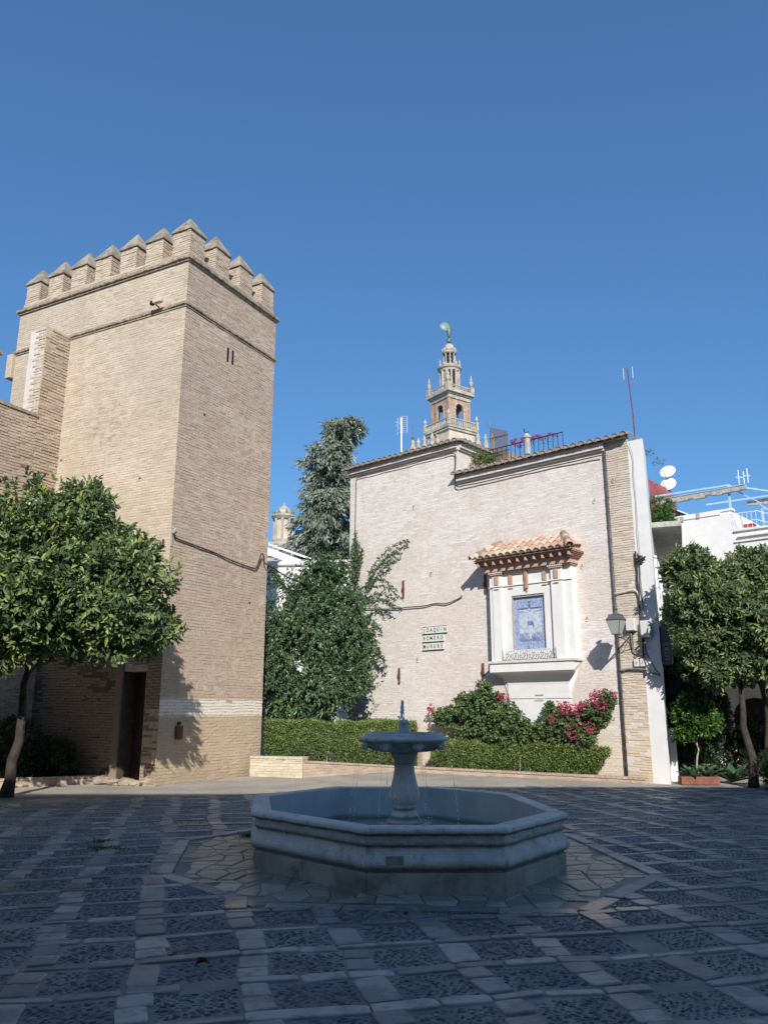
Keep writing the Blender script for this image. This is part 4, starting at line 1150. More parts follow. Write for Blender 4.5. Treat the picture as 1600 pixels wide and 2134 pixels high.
    flat('painted_cloth', [[(-.075, 3.96), (.07, 3.95), (.06, 3.84), (-.05, 3.83)], limb((-.06, 3.93), (-.11, 3.80), .03, .012), limb((-.07, 4.1), (-.03, 4.0), .004, .003), limb((.06, 4.12), (.035, 4.0), .004, .003)], 'az_mid')
    yy = y + .0135
    hills = [[(-.30, 3.45), (-.22, 3.53), (-.15, 3.50), (-.1, 3.57), (-.05, 3.50), (-.02, 3.44)], [(.05, 3.44), (.12, 3.50), (.2, 3.49), (.22, 3.60), (.25, 3.60), (.26, 3.5), (.32, 3.52), (.32, 3.44)], [(-.3, 3.42), (.32, 3.42), (.32, 3.44), (-.3, 3.45)]]
    flat('painted_town', hills, 'az_mid')
    fr = MB(); fr.box(X(2.555), X(2.574), y, y + .08, 3.19, 4.64); fr.box(X(3.526), X(3.545), y, y + .08, 3.19, 4.64); fr.box(X(2.575), X(3.525), y, y + .08, 4.605, 4.63)
    fr.build('picture_frame', M['tile_end'], s)
    # wrought iron rail on the sill
    rl = MB(); a, c = 2.22, 3.80; yf = D + .05
    rl.tube([(X(a), yf, 2.93), (X(c), yf, 2.93)], .007, 5)
    rl.tube([(X(a), yf, 2.93), (X(a), .2, 2.93)], .006, 5); rl.tube([(X(c), yf, 2.93), (X(c), .2, 2.93)], .006, 5)
    for k_ in range(7):
        q = a + (c - a) * k_ / 6; hh = .32 if k_ in (0, 6) else (.42 if k_ == 3 else .27)
        rl.tube([(X(q), yf, 2.92), (X(q), yf, 2.92 + hh)], [.007, .004], 5)
    rlo = rl.build('railing', M['iron'], s)
    for k_ in range(6):
        q = a + (c - a) * (k_ + .5) / 6; sc = MB()
        for sgn in (-1, 1):
            pts = [(X(q) + sgn * (.02 + .07 * math.cos(u) * (1 - u / 9)), yf, 3.03 + .08 * math.sin(u) * (1 - u / 9)) for u in np.linspace(-PI / 2, 4.6, 12)]
            sc.tube(pts, .0055, 4); pts = [(X(q) + sgn * (.06 + .035 * math.cos(u)), yf, 3.13 + .04 * math.sin(u)) for u in np.linspace(0, 4.6, 9)]; sc.tube(pts, .005, 4)
        sc.build('scroll', M['iron'], rlo)
def azul():
    def az(name, a, b, scale, w0=.42, w1=.6):
        t = NT(name); c = t.mix(t.ramp(t.noise(t.pos(), scale, 5, .7), w0, w1), a, b); t.base(c); t.rough(.3); t.spec(.5); M[name] = t.m
    az('az_edge', (.17, .25, .46), (.44, .52, .63), 38); az('az_sky', (.38, .46, .55), (.56, .61, .64), 9); az('az_low', (.20, .27, .42), (.42, .49, .58), 22)
    az('az_arch', (.15, .23, .44), (.46, .53, .63), 30); az('az_dark', (.06, .09, .20), (.12, .16, .30), 30); az('az_skin', (.40, .47, .58), (.60, .66, .70), 25); az('az_mid', (.10, .15, .36), (.25, .33, .52), 30)
azul()
build_shrine()

# ------------------------------------------------------------------ pipes, cables, boxes on the house
def wire(name, pts, r, mt, label, cat='cable', group=None, sub=4, n=6):
    P = [Vector(p) for p in pts]; out = []
    for i in range(len(P) - 1):
        p0 = P[max(i - 1, 0)]; p1 = P[i]; p2 = P[i + 1]; p3 = P[min(i + 2, len(P) - 1)]
        for k in range(sub):
            u = k / sub
            out.append(.5 * ((2 * p1) + (p2 - p0) * u + (2 * p0 - 5 * p1 + 4 * p2 - p3) * u * u + (3 * p1 - p0 - 3 * p2 + p3) * u ** 3))
    out.append(P[-1]); base = Vector(out[0])
    mb = MB(); mb.tube([q - base for q in out], r, n)
    o = mb.build(name, mt, None, smooth=True); o.location = base
    return tag(o, label, cat, group)
rg = np.random.default_rng(77)
dp = thing('downpipe', 'dark grey downpipe running down the white wall from eaves to ground behind the lantern', 'downpipe', H(.62, .05, 0), HRZ)
mb = MB(); mb.tube([(0, .0, .02), (0, 0, 8.12)], .032, 10); mb.build('pipe', M['pipe'], dp, smooth=True)
for z in np.arange(.4, 8, .36):
    b = MB(); b.lathe([(.037, -.012), (.041, -.006), (.041, .006), (.037, .012)], 10, c=(0, 0, z)); b.bevbox(-.012, .012, -.05, -.03, z - .01, z + .01, .002); b.build('bracket', M['pipe'], dp)
def wob(pts, a=.012):
    return [(p[0] + rg.uniform(-a, a), p[1] + rg.uniform(-a, a), p[2] + rg.uniform(-a, a)) for p in pts]
wire('cable', wob([H(.68, .10, 8.02)] + [H(s, .07, 8.02) for s in np.arange(1.0, SE, .5)] + [H(SE + .02, .06, 8.05), H(SE + .06, .06, 8.5), H(SE + .05, .06, 8.85), H(SE + .1, .06, 9.08), H(SE + .4, .06, 9.12)], .015), .016, M['cable'], 'black cable bundle under the lower eaves and up the step of the wall')
wire('cable', wob([H(s, .06, 9.1) for s in np.arange(SE + .4, HL - .5, .5)] + [H(HL - .33, .06, 9.06), H(HL - .30, .05, 8.8)] + [H(HL - .29, .05, z) for z in np.arange(8, 3.5, -.8)], .01), .013, M['cable'], 'thin cable under the upper eaves turning down the left edge of the white wall')
wire('cable', wob([H(s, .05, z) for s, z in ((5.22, 4.78), (5.4, 4.72), (5.8, 4.62), (6.2, 4.66), (6.6, 4.62), (7.2, 4.62), (7.8, 4.63), (8.5, 4.70), (9.2, 4.75))], .012), .016, M['cable'], 'dark cable sagging across the white wall from the climber to its cut end')
wire('cable', wob([H(-.02, .06, z) for z in np.arange(5.4, 2.4, -.25)], .012), .022, M['cable'], 'twisted black cable bundle down the corner between brick and plaster')
wire('cable', wob([H(-.08, .05, z) for z in np.arange(5.4, 3.4, -.25)], .014), .012, M['cableg'], 'thin pale cable twisted beside the black bundle on the corner')
wire('cable', [H(-.06, .06, 8.2)] + wob([H(-.12, .05, z) for z in np.arange(7.8, 5.2, -.5)], .012), .006, M['cableg'], 'hair thin cable down the white plaster strip from the roof')
wire('conduit', [H(.62, .07, 4.42), H(.4, .06, 4.43), H(.12, .06, 4.46), H(.02, .06, 4.40), H(-.01, .06, 4.28)], .018, M['limewash'], 'whitewashed conduit arm crossing from the downpipe to the corner cables', 'conduit')
wire('conduit', [H(.6, .08, 2.55), H(.35, .07, 2.58), H(0, .07, 2.56), H(-.15, .08, 2.5), H(-.38, .1, 2.42)], .024, M['cableg'], 'grey conduit crossing at the foot of the junction boxes', 'conduit')
wire('conduit', [H(.25, .07, 3.42), H(.24, .07, 3.1), H(.18, .07, 2.98), H(.05, .07, 2.92), H(-.08, .07, 2.9)], .016, M['cableg'], 'grey conduit bending right from below the smaller junction box', 'conduit')
wire('cable', [H(-.08, .1, 3.3), H(-.1, .09, 2.98), H(-.2, .09, 2.75), H(-.3, .1, 2.55), H(-.4, .1, 2.43)], .011, M['cable'], 'black cable drooping right from below the larger junction box')
wire('cable', [H(-.04, .1, 3.3), H(-.03, .09, 2.9), H(-.08, .09, 2.65), H(-.2, .1, 2.48), H(-.4, .1, 2.4)], .011, M['cable'], 'black cable hanging left of its twin below the larger junction box')
for (s, z, w, hh, d, lab) in ((.22, 3.62, .24, .30, .14, 'square grey junction box right of the lantern'), (-.14, 3.50, .26, .40, .12, 'taller pale junction box on the plaster corner')):
    bx = thing('junction_box', lab, 'junction box', H(s, .01, z), HRZ, 'junction boxes by the lantern')
    b = MB(); b.bevbox(-w / 2, w / 2, 0, d, -hh / 2, hh / 2, .012); b.build('housing', M['boxgrey'], bx)
    b = MB(); b.bevbox(-w / 2 + .015, w / 2 - .015, d + .0005, d + .014, -hh / 2 + .015, hh / 2 - .015, .006); b.build('cover', M['boxgrey'], bx)
    b = MB(); b.lathe([(.018, -.03), (.018, .0)], 8, c=(0, d / 2, -hh / 2)); b.build('gland', M['cable'], bx)
for i, s in enumerate((.17, .02)):
    bx = thing('meter_box', ('left' if i == 0 else 'right') + ' one of two small white boxes below the junction boxes', 'junction box', H(s, .01, 2.72), HRZ, 'small white boxes below the junction boxes')
    b = MB(); b.bevbox(-.06, .06, 0, .07, -.09, .09, .008); b.build('housing', M['boxgrey'], bx)
    b = MB(); b.box(-.01, .02, .0705, .078, -.02, -.012); b.box(-.01, -.002, .0705, .078, -.012, .03); b.build('latch', M['cableg'], bx)

# lantern
ln = thing('wall_lantern', 'grey four sided street lantern on a scrolled iron bracket on the white wall', 'street lamp', H(.26, .012, 3.1), HRZ)
def build_lantern():
    b = MB(); b.bevbox(-.03, .03, 0, .02, -.05, .36, .004); b.build('wall_plate', M['iron_paint'], ln)
    a = MB(); a.beam((0, .02, .30), (0, .75, .16), .022, .03); a.tube([(0, .02, -.02), (0, .2, .08), (0, .42, .16), (0, .62, .17), (0, .76, .20)], .011, 6)
    for i in range(5):
        y = .1 + i * .12; r = .055 - i * .006; a.tube([(0, y + r * math.cos(u), .16 + i * .008 + r * math.sin(u)) for u in np.linspace(0, 5.4, 10)], .007, 5)
    a.sphere((0, .79, .17), .03, 8, 6); a.build('bracket', M['iron_paint'], ln)
    f = MB(); y = .80
    zb, zt, wb, wt = .26, .575, .085, .165
    f.bevbox(-wb - .01, wb + .01, y - wb - .01, y + wb + .01, zb - .02, zb, .004); f.bevbox(-wt - .015, wt + .015, y - wt - .015, y + wt + .015, zt, zt + .018, .004)
    for sx, sy in ((-1, -1), (1, -1), (1, 1), (-1, 1)): f.beam((sx * wb, y + sy * wb, zb), (sx * wt, y + sy * wt, zt), .014)
    for sx in (-1, 1): f.tube([(sx * .05, y, zb - .02), (sx * .06, y, zb - .07), (0, y, zb - .1)], .007, 5)
    for sx, sy in ((-1, -1), (1, -1), (1, 1), (-1, 1)): f.sphere((sx * wt, y + sy * wt, zt + .03), .013, 6, 4)
    f.build('frame', M['iron_paint'], ln)
    for k in range(4):
        m = Matrix.Rotation(k * PI / 2, 3, 'Z'); g_ = MB(); vs_ = [m @ Vector(v) + Vector((0, y, 0)) for v in ((-wb, -wb, zb), (wb, -wb, zb), (wt - .002, -wt, zt), (-wt + .002, -wt, zt))]
        vs2 = [v + (m @ Vector((0, .004, 0))) for v in vs_]; g_.add(vs_ + vs2, [(0,1,2,3),(7,6,5,4),(0,4,5,1),(1,5,6,2),(2,6,7,3),(3,7,4,0)]); g_.build('pane', M['glass'], ln)
    c = MB(); sec = [(wt + .01, zt + .019), (.135, .66), (.125, .71), (.09, .715)]
    for (w0, z0), (w1, z1) in zip(sec[:-1], sec[1:]):
        c.add([(-w0, y - w0, z0), (w0, y - w0, z0), (w0, y + w0, z0), (-w0, y + w0, z0), (-w1, y - w1, z1), (w1, y - w1, z1), (w1, y + w1, z1), (-w1, y + w1, z1)], [(3,2,1,0),(4,5,6,7),(0,1,5,4),(1,2,6,5),(2,3,7,6),(3,0,4,7)])
    c.lathe([(.085, .716), (.06, .74), (.035, .77), (.033, .81), (.055, .835), (.06, .845), (.03, .85)], 12, c=(0, y, 0)); c.build('cap', M['iron_paint'], ln)
    bl = MB(); bl.sphere((0, y, .47), .05, 10, 7, (1, 1, 1.5)); bl.lathe([(.02, .53), (.02, .57)], 8, c=(0, y, 0)); bl.build('bulb', M['ceramic'], ln, smooth=True)
build_lantern()

# ------------------------------------------------------------------ street to the right
SP = (6.48, 19.016); SRZ = math.atan2(.938, .347)     # local x runs away down the street, local y = left (into the house); outwards is -y
def S(x, off, z): return (SP[0] + .347 * x + .938 * off, SP[1] + .938 * x - .347 * off, z)
def build_side():
    h = thing('white_side_house', 'tall narrow white plastered house edge right of the brick wall, running away down the street', 'house', (*SP, 0), SRZ)
    m = MB(); 
    # end strip in line with the brick wall, standing to full height
    m.add([(*p, z) for z in (-.1, 8.25) for p in ((0, 0), (1.6, 0), (1.6, 2.4), (.1435, .373))], [(3,2,1,0),(4,5,6,7),(0,1,5,4),(1,2,6,5),(2,3,7,6),(3,0,4,7)]); m.build('wall', M['white'], h)
    m = MB(); m.box(1.601, 14, 0.02, 3, -.1, 6.9); m.build('wall', M['white'], h)
    m = MB(); m.box(2.2, 8.5, -.75, 0.018, 6.42, 6.56); m.build('eave_slab', M['concrete'], h)
    m = MB(); m.box(8.8, 13, -.5, .018, 5.9, 6.0); m.build('eave_slab', M['concrete'], h)
    m = MB(); m.box(1.9, 3.0, -.06, .018, 3.7, 5.6); m.box(4.4, 5.6, -.06, .018, 3.7, 5.6); w = m.build('window_surround', M['whited'], h)
    for x in (2.0, 4.5):
        m = MB(); m.box(x, x + .9, -.075, -.061, 3.85, 5.45); p = m.build('window', M['glassd'], h)
        for q in (x + .02, x + .44, x + .86): m = MB(); m.box(q - .02, q + .02, -.1, -.076, 3.85, 5.45); m.build('bar', M['pwhite'], p)
    m = MB(); m.box(.9, 2.6, -.16, -.001, -.1, 1.2); m.build('plinth', M['white'], h)
build_side()
cb = thing('utility_cabinet', 'narrow grey metal cabinet with white graffiti hung on the street side of the plaster corner', 'cabinet', S(.8, .02, 3.2), SRZ)
m = MB(); m.bevbox(0, 1.15, -.22, 0, -.45, .52, .015); m.build('housing', M['cabinet'], cb)
m = MB(); m.bevbox(-.03, 1.18, -.25, 0, .521, .56, .01); m.build('lid', M['cabinet'], cb)
m = MB(); m.box(.04, .9, -.001 - .23, -.221, -.40, .48); m.build('door', M['cabinet'], cb)
def glyph(ch, z):
    me = text_mesh(ch, .17, M['chalk'], 'graffiti_mark', .001, 1.0); o = bpy.data.objects.new('graffiti_mark', me); link(o, cb); o.location = (-.003, -.11, z); o.rotation_euler = (PI / 2, PI / 2, -PI / 2)
for ch, z in (('I', -.38), ('U', -.26), ('K', -.14), ('E', -.02)): glyph(ch, z)
for i, (x, z, w, hh, lab) in enumerate(((2.2, 3.9, .5, .45, 'small black box high on the shaded street wall behind the cabinet'), (1.5, 2.35, .5, .35, 'small black box low on the shaded street wall'))):
    b = MB(); b.bevbox(x, x + w, -.35, -.001, z - hh, z, .02); o = b.build('wall_box', M['dark']); o.location = (*SP, 0); o.rotation_euler = (0, 0, SRZ); tag(o, lab, 'box')
wire('overhead_cable', [H(-.1, .1, 5.28), S(2, 1.2, 5.3), S(5, 3.6, 5.45), (12, 23, 5.9), (16, 23, 6.2)], .012, M['cable'], 'black overhead cable crossing the right trees from the plaster corner', 'cable')
b = MB()
for k in range(10): b.tube([(rg.uniform(-.1, .1), rg.uniform(-.05, .05), rg.uniform(-.1, .08)) for q in range(4)], .014, 5)
o = b.build('cable_clamp', M['cable']); o.location = H(-.16, .09, 5.2); tag(o, 'tangle of black cable clamps high on the plaster corner', 'cable clamp')

# terrace building behind: plane parallel to the white wall, 8 m further
KB = math.hypot(.75, .66)
def R(s, off, z): return H(s, -8 + off, z)
tb = thing('terrace_building', 'white building with a flat roof terrace behind the right hand trees', 'building', R(0, 0, 0), HRZ)
def build_terrace():
    m = MB(); m.box(.15, 3.4, -6, 0, -.1, 7.98); m.build('wall', M['white'], tb)
    m = MB(); m.box(-10, .149, -6, 0, -.1, 7.30); m.build('wall', M['white'], tb)
    m = MB(); m.box(.1, 3.4, -.25, .03, 7.981, 8.06); m.box(.5, 2.0, .0, .035, 7.90, 7.98); m.build('coping', M['whited'], tb)
    for s, z in ((1.7, 8.0), (1.15, 8.04)): 
        m = MB(); m.bevbox(s, s + .12, .031, .06, z - .15, z + .02, .005); m.build('vent', M['concrete'], tb)
    m = MB(); m.box(-6, .13, .001, .06, 6.9, 6.95); m.box(-6, .0, .001, .1, 7.05, 7.1); m.box(-6, .1, .001, .08, 7.25, 7.31); m.build('moulding', M['whited'], tb)
    m = MB(); m.box(-9, 3.4, .001, .22, 2.30, 2.40); m.build('ledge', M['whited'], tb)
    for s, w, z0, z1 in ((1.0, .95, 2.5, 4.6), (-.9, .95, 2.5, 4.6), (-3.0, .95, 2.5, 4.6)):
        m = MB(); m.box(s, s + w, .0, .03, z0, z1); f = m.build('window', M['wood'], tb); m = MB(); m.box(s + .07, s + w - .07, .031, .04, z0 + .07, z1 - .07); m.build('pane', M['glassd'], f)
    for s, w in ((1.5, 1.2), (-.6, 1.3), (-2.8, 1.3)):
        m = MB(); pts = [(s, -.05), (s + w, -.05), (s + w, 1.5)] + [(s + w / 2 + w / 2 * math.cos(a), 1.5 + .5 * math.sin(a)) for a in np.linspace(0, PI, 9)[1:-1]] + [(s, 1.5)]
        m.extrude(pts, .002, .02); m.build('archway', M['dark'], tb)
build_terrace()
pg = thing('pergola', 'light blue metal roof pergola with rough grey beams on the terrace', 'pergola', R(0, 0, 8.06), HRZ)
def build_pergola():
    b = MB(); b.beam((2.75, -.3, .92), (.2, -.3, .86), .06); b.build('rail', M['blue'], pg)
    b = MB(); b.beam((2.0, -3.2, 1.05), (-.9, -3.2, 1.0), .06); b.build('rail', M['blue'], pg)
    for x, y, z0, z1 in ((.24, -.28, -.75, .86), (-.62, -3.2, -.7, 1.0), (-.72, -.3, -.75, -.1), (-1.1, -3.2, -1, .3)):
        b = MB(); b.beam((x, y, z0), (x, y, z1), .065); b.build('post', M['blue'], pg)
    b = MB(); b.beam((.2, -.3, .84), (-.75, -3.1, .98), .045); b.beam((.0, -.4, .62), (-.72, -.35, .08), .06, .04); b.beam((-.72, -.3, -.1), (-1.1, -3.2, .3), .05); b.beam((-.66, -.3, .05), (-1.3, -.3, -.5), .04); b.build('brace', M['blue'], pg)
    for (a, c, y, z) in ((2.7, -.35, -.2, .60), (.6, -1.6, -3.4, .82)):
        m = MB(); n = 16; pr = np.random.default_rng(5)
        for i in range(n):
            u0, u1 = a + (c - a) * i / n, a + (c - a) * (i + 1) / n
            m.bevbox(min(u0, u1) + .002, max(u0, u1) - .002, y - .08, y + .08, z - .02 + pr.uniform(-.02, .02) - (.02 if i % 3 else 0), z + .13, .006)
        m.build('beam', M['concrete'], pg)
        m = MB(); m.box(min(a, c), max(a, c), y - .1, y + .1, z + .131, z + .15); m.build('flashing', M['blue'], pg)
    r = MB()
    for z in (.0, -.28, -.52): r.beam((.2, .0, z - .2), (-.6, .0, z - .22), .02)
    for q in np.arange(-.6, .25, .14): r.beam((q, 0, -.74), (q, 0, -.2), .012)
    for z in (.0, -.3): r.beam((-.6, .0, z - .2), (-2.3, .0, z - .95), .025)
    for q in np.arange(-2.2, -.6, .2): r.beam((q, 0, -1.6), (q, 0, -.2 + (q + .6) * .44), .012)
    r.build('handrail', M['pwhite'], pg)
build_pergola()
o = MB().bevbox(-.18, .18, -.15, .15, 0, .24, .015).build('red_crate', M['redbox']); o.location = R(-.22, -.5, 7.3); o.rotation_euler = (0, 0, HRZ); tag(o, 'red plastic crate on the stair landing of the terrace', 'crate')
rc = thing('roof_hut', 'red rendered chimney block with sloping top on the roof right of the plaster strip', 'chimney', R(0, -.8, 8.06), HRZ)
m = MB(); m.extrude([(3.15, -.2), (3.15, 1.75), (2.9, 1.5), (2.9, 1.58), (2.66, 1.22), (2.66, -.2)], -1.2, 0); m.build('block', M['red'], rc)
m = MB(); m.extrude([(2.6, .62), (1.72, .1), (1.75, .0), (2.6, .50)], -2.4, .35); m.build('pitched_roof', M['wood'], rc)
m = MB(); m.extrude([(2.6, .66), (1.70, .14), (1.72, .1), (2.6, .62)], -2.4, .40); m.build('roof_edge', M['pwhite'], rc)
m = MB(); m.box(2.0, 2.5, -.3, .2, -.05, .3); m.build('window_box', M['pwhite'], rc)
m = MB(); m.box(2.06, 2.22, .201, .21, .03, .24); m.box(2.28, 2.44, .201, .21, .03, .24); m.build('pane', M['glassd'], rc)
def dish(loc, lab, el):
    d = thing('satellite_dish', lab, 'satellite dish', loc, HRZ, 'satellite dishes on the roof')
    b = MB(); prof = [(.002, 0), (.09, .004), (.17, .015), (.24, .033), (.29, .055), (.29, .063), (.23, .043), (.15, .024), (.002, .012)]
    b.lathe(prof, 28); o = b.build('reflector', M['dish'], d, smooth=True); o.rotation_euler = (math.radians(-62), 0, math.radians(8)); 
    a = MB(); a.tube([(0, .0, -.3), (.02, .15, -.25), (.03, .38, -.02)], .011, 6); a.sphere((.03, .4, 0), .025, 8, 5); a.build('feed_arm', M['cableg'], d)
    a = MB(); a.tube([(0, -.05, 0), (0, -.08, -.6), (0, -.08, -1.4)], .02, 6); a.build('mast', M['alu'], d)
dish(R(2.88, -2.0, 10.28), 'upper of two white satellite dishes above the red block', 0)
dish(R(2.84, -1.85, 9.75), 'lower of two white satellite dishes, half behind the red block', 0)
def antenna(loc, mast, lab, s=1.0, grid=True, rz=.3):
    a = thing('tv_antenna', lab, 'antenna', loc, rz)
    b = MB(); b.tube([(0, 0, 0), (0, 0, mast)], .018 * s, 6); b.build('mast', M['alu'], a)
    if grid:
        b = MB(); 
        for sx in (-1, 1):
            for z in np.linspace(mast - .55 * s, mast + .05 * s, 9): b.tube([(sx * .04 * s, 0, z), (sx * .20 * s, .08 * s, z)], .004, 4)
            b.tube([(sx * .04 * s, 0, mast - .57 * s), (sx * .04 * s, 0, mast + .07 * s)], .006, 4); b.tube([(sx * .2 * s, .08 * s, mast - .57 * s), (sx * .2 * s, .08 * s, mast + .07 * s)], .006, 4)
        b.build('grid', M['pwhite'], a)
        b = MB(); b.tube([(0, 0, mast - .25 * s), (0, -.2 * s, mast - .25 * s)], .012, 4)
        for q in (-1, 1): b.tube([(q * .13 * s, -.2 * s, mast - .33 * s), (0, -.2 * s, mast - .25 * s), (q * .13 * s, -.2 * s, mast - .17 * s)], .008, 4)
        b.build('dipole', M['pwhite'], a)
antenna(H(8.5, -1.2, 9.7), 1.65, 'grid television antenna on the roof of the white wall, left of the cathedral tower', .95, rz=HRZ + PI + .15)
am = thing('roof_mast', 'thin dark aerial mast with small grid at the right roof corner', 'antenna', H(-.12, -.2, 8.0), HRZ)
b = MB(); b.tube([(0, 0, 0), (.0, 0, 1.0), (.06, 0, 2.3)], [.02, .016, .012], 6); b.build('mast', M['iron_rust'], am)
b = MB()
for z in np.linspace(2.0, 2.32, 6): b.tube([(-.08, 0, z), (.17, .0, z + .02)], .005, 4)
b.tube([(-.08, 0, 2.0), (-.08, 0, 2.32)], .005, 4); b.tube([(.17, 0, 2.02), (.17, 0, 2.34)], .005, 4); b.build('grid', M['alu'], am)
b = MB(); b.bevbox(-.05, .05, -.04, .04, .28, .42, .01); b.build('amplifier', M['cableg'], am)
for i, (s, hh) in enumerate(((-.14, .5), (-.3, .42), (-.42, .5))):
    a_ = MB(); a_.tube([(0, 0, 0), (0, 0, hh)], .018, 5); a_.tube([(-.1, 0, hh * .5), (.1, 0, hh * .5)], .012, 5); o = a_.build('aerial_rod', M['pwhite']); o.location = R(s, -.2, 8.85); tag(o, ('left', 'middle', 'right')[i] + ' of the three short white rods on the pergola beam', 'aerial', 'short rods on the pergola')

# roof terrace of the white house: screen, rail, vent
sc = thing('cane_screen', 'leaning brown slatted screen on the roof terrace left of the flowers', 'screen', H(4.78, -1.5, 8.4), HRZ)
for i in range(13):
    x = .32 - i * .05; b = MB(); b.beam((x + .0, 0, .55), (x + .0, 0, 1.88 - .022 * i), .036, .012); b.build('slat', M['screen'], sc)
b = MB(); b.beam((.36, .02, 1.0), (-.34, .02, 1.0), .03); b.beam((.36, .02, 1.5), (-.34, .02, 1.5), .03); b.build('crossbar', M['screen'], sc)
rl = thing('terrace_railing', 'thin black railing along the roof terrace behind the lower eaves', 'railing', H(4.4, -1.3, 8.4), HRZ)
b = MB(); b.beam((1.0, 0, 1.05), (-1.9, 0, 1.05), .025); b.beam((1.0, 0, .6), (-1.9, 0, .6), .02); b.build('rail', M['iron'], rl)
for x in np.arange(-1.9, 1.05, .16): b = MB(); b.beam((x, 0, .3), (x, 0, 1.05), .014); b.build('baluster', M['iron'], rl)
vn = thing('roof_vent', 'small metal roof vent with a curved cowl among the terrace flowers', 'vent', H(3.5, -1.0, 8.4), HRZ)
b = MB(); b.lathe([(.09, .0), (.09, 1.0), (.13, 1.02), (.13, 1.06), (.08, 1.1), (.05, 1.16)], 12); b.build('pipe', M['concrete'], vn)
b = MB(); b.tube([(.09 * math.cos(u), 0, 1.28 + .09 * math.sin(u)) for u in np.linspace(-2.2, .6, 9)], .014, 5); b.build('cowl', M['iron'], vn)

# ------------------------------------------------------------------ tower fittings
cm = thing('security_camera', 'small beige camera under the string course of the sandy tower face', 'camera', towL(.9, .02, 11.83), TRZ)
b = MB(); b.tube([(0, 0, 0), (.0, .18, .04)], .02, 6); b.build('arm', M['cableg'], cm)
b = MB(); b.bevbox(-.28, .0, .14, .26, .0, .11, .02); b.build('housing', M['cath'], cm)
b = MB(); b.bevbox(.001, .1, .15, .25, -.02, .09, .02); b.build('lens_hood', M['dark'], cm)
wire('cable', [towR(.05, .08, 5.72), towR(.1, .05, 5.62), towR(.5, .04, 5.58), towR(1.0, .05, 5.54), towR(1.6, .04, 5.50), towR(2.2, .05, 5.42), towR(3.0, .05, 5.36), towR(3.3, .06, 5.38), towR(3.38, .1, 5.62), towR(3.45, .12, 5.80), towR(3.55, .12, 5.72), towR(3.62, .1, 5.58), towR(3.85, .15, 5.5), (-2.6, 23.5, 5.35), (-1.2, 25.4, 5.2)], .02, M['cable'], 'black cable across the rosy tower face looping at its corner and on to the climber')
b = MB()
for k in range(3): b.tube([(0, 0, 0), (.01 * k, .01, -.15), (.02 * k - .02, .0, -.32)], .009, 5)
b.bevbox(-.03, .03, 0, .06, -.02, .05, .008); b.tube([(0, .02, .03), (-.06, .05, .12)], .01, 5)
o = b.build('cable_bracket', M['alu']); o.location = towR(.03, .02, 5.72); o.rotation_euler = (0, 0, TRZ + PI / 2); tag(o, 'small metal cable bracket on the front tower corner', 'bracket')
hb = thing('hydrant_box', 'small rusty red metal box low on the rosy tower face', 'metal box', towR(.66, .01, 1.12), math.atan2(-.885, -.465))
b = MB(); b.bevbox(-.11, .11, 0, .05, -.15, .15, .008); b.build('housing', M['iron_rust'], hb)
b = MB(); b.bevbox(-.09, .09, .0505, .06, -.13, .13, .005); b.build('door', M['iron_rust'], hb)
b = MB(); b.bevbox(-.05, .05, 0, .03, .18, .24, .006); b.build('tag_plate', M['dark'], hb)

# low brick walls and kerb before the hedges
def low_wall(name, lab, p, q, h0, h1, thick, mt, parts=120, course=.066, cap=True):
    p = Vector((*p, 0)); q = Vector((*q, 0)); d = (q - p); L = d.length; rz = math.atan2(d.y, d.x)
    w = thing(name, lab, 'low wall', p, rz); rng = np.random.default_rng(int(L * 100))
    b = MB(); b.add([(0, 0, -.1), (L, 0, -.1), (L, thick, -.1), (0, thick, -.1), (0, 0, h0), (L, 0, h1), (L, thick, h1), (0, thick, h0)], [(0,3,2,1),(4,5,6,7),(0,1,5,4),(1,2,6,5),(2,3,7,6),(3,0,4,7)]); b.build('core', M['mortar'], w)
    n = max(1, int(round(min(h0, h1) / course))); rects = []
    rows = max(1, int(round(h0 / course)))
    zt = lambda u: h0 + (h1 - h0) * u / L
    z = 0
    r_ = courses(rng, 0, L, 0.0, max(h0, h1), .25, course, .010)
    r_ = r_[[zt((a + b) / 2) > zb - .002 for a, b, za, zb in r_]]
    if len(r_): brickwork(w, rng, r_, (0, 0, 0), (1, 0, 0), (0, -1, 0), mt, mt.name, min(len(r_), parts), order=lambda r: -r[:, 2], proud=(.002, .010))
    if cap:
        k = int(L / .13)
        for i in range(k):
            u0, u1 = L * i / k, L * (i + 1) / k
            o = bpy.data.objects.new('cap_brick', brick_variants(mt.name, mt)[i % 6]); o.location = ((u0 + u1) / 2, thick / 2 - .01, zt((u0 + u1) / 2) + .025); o.scale = ((u1 - u0) - .01, thick + .03, .05); o.rotation_euler = (0, math.atan2(h0 - h1, L), 0); link(o, w)
    return w
M['pale_brick'] = brickmat('pale_brick', (.46, .40, .29), (.55, .49, .36), (.64, .58, .46), (.44, .37, .27), (.60, .55, .44), None, .5)
M['kerb_brick'] = brickmat('kerb_brick', (.36, .26, .19), (.43, .32, .24), (.50, .39, .30), (.33, .27, .21), (.48, .41, .33), None, .4)
low_wall('low_brick_wall', 'short pale brick wall end at the foot of the tower', (-3.40, 21.25), (-2.02, 20.78), .44, .44, .3, M['pale_brick'], 140)
low_wall('hedge_kerb', 'reddish brick kerb wall in front of the left hedge, lowering to the right', (-2.0, 20.80), (.30, 22.85), .36, .11, .22, M['kerb_brick'], 140)
low_wall('hedge_kerb', 'low brick kerb in front of the right hedge under the shrine', (.33, 22.87), (5.95, 19.12), .11, .08, .16, M['kerb_brick'], 60)
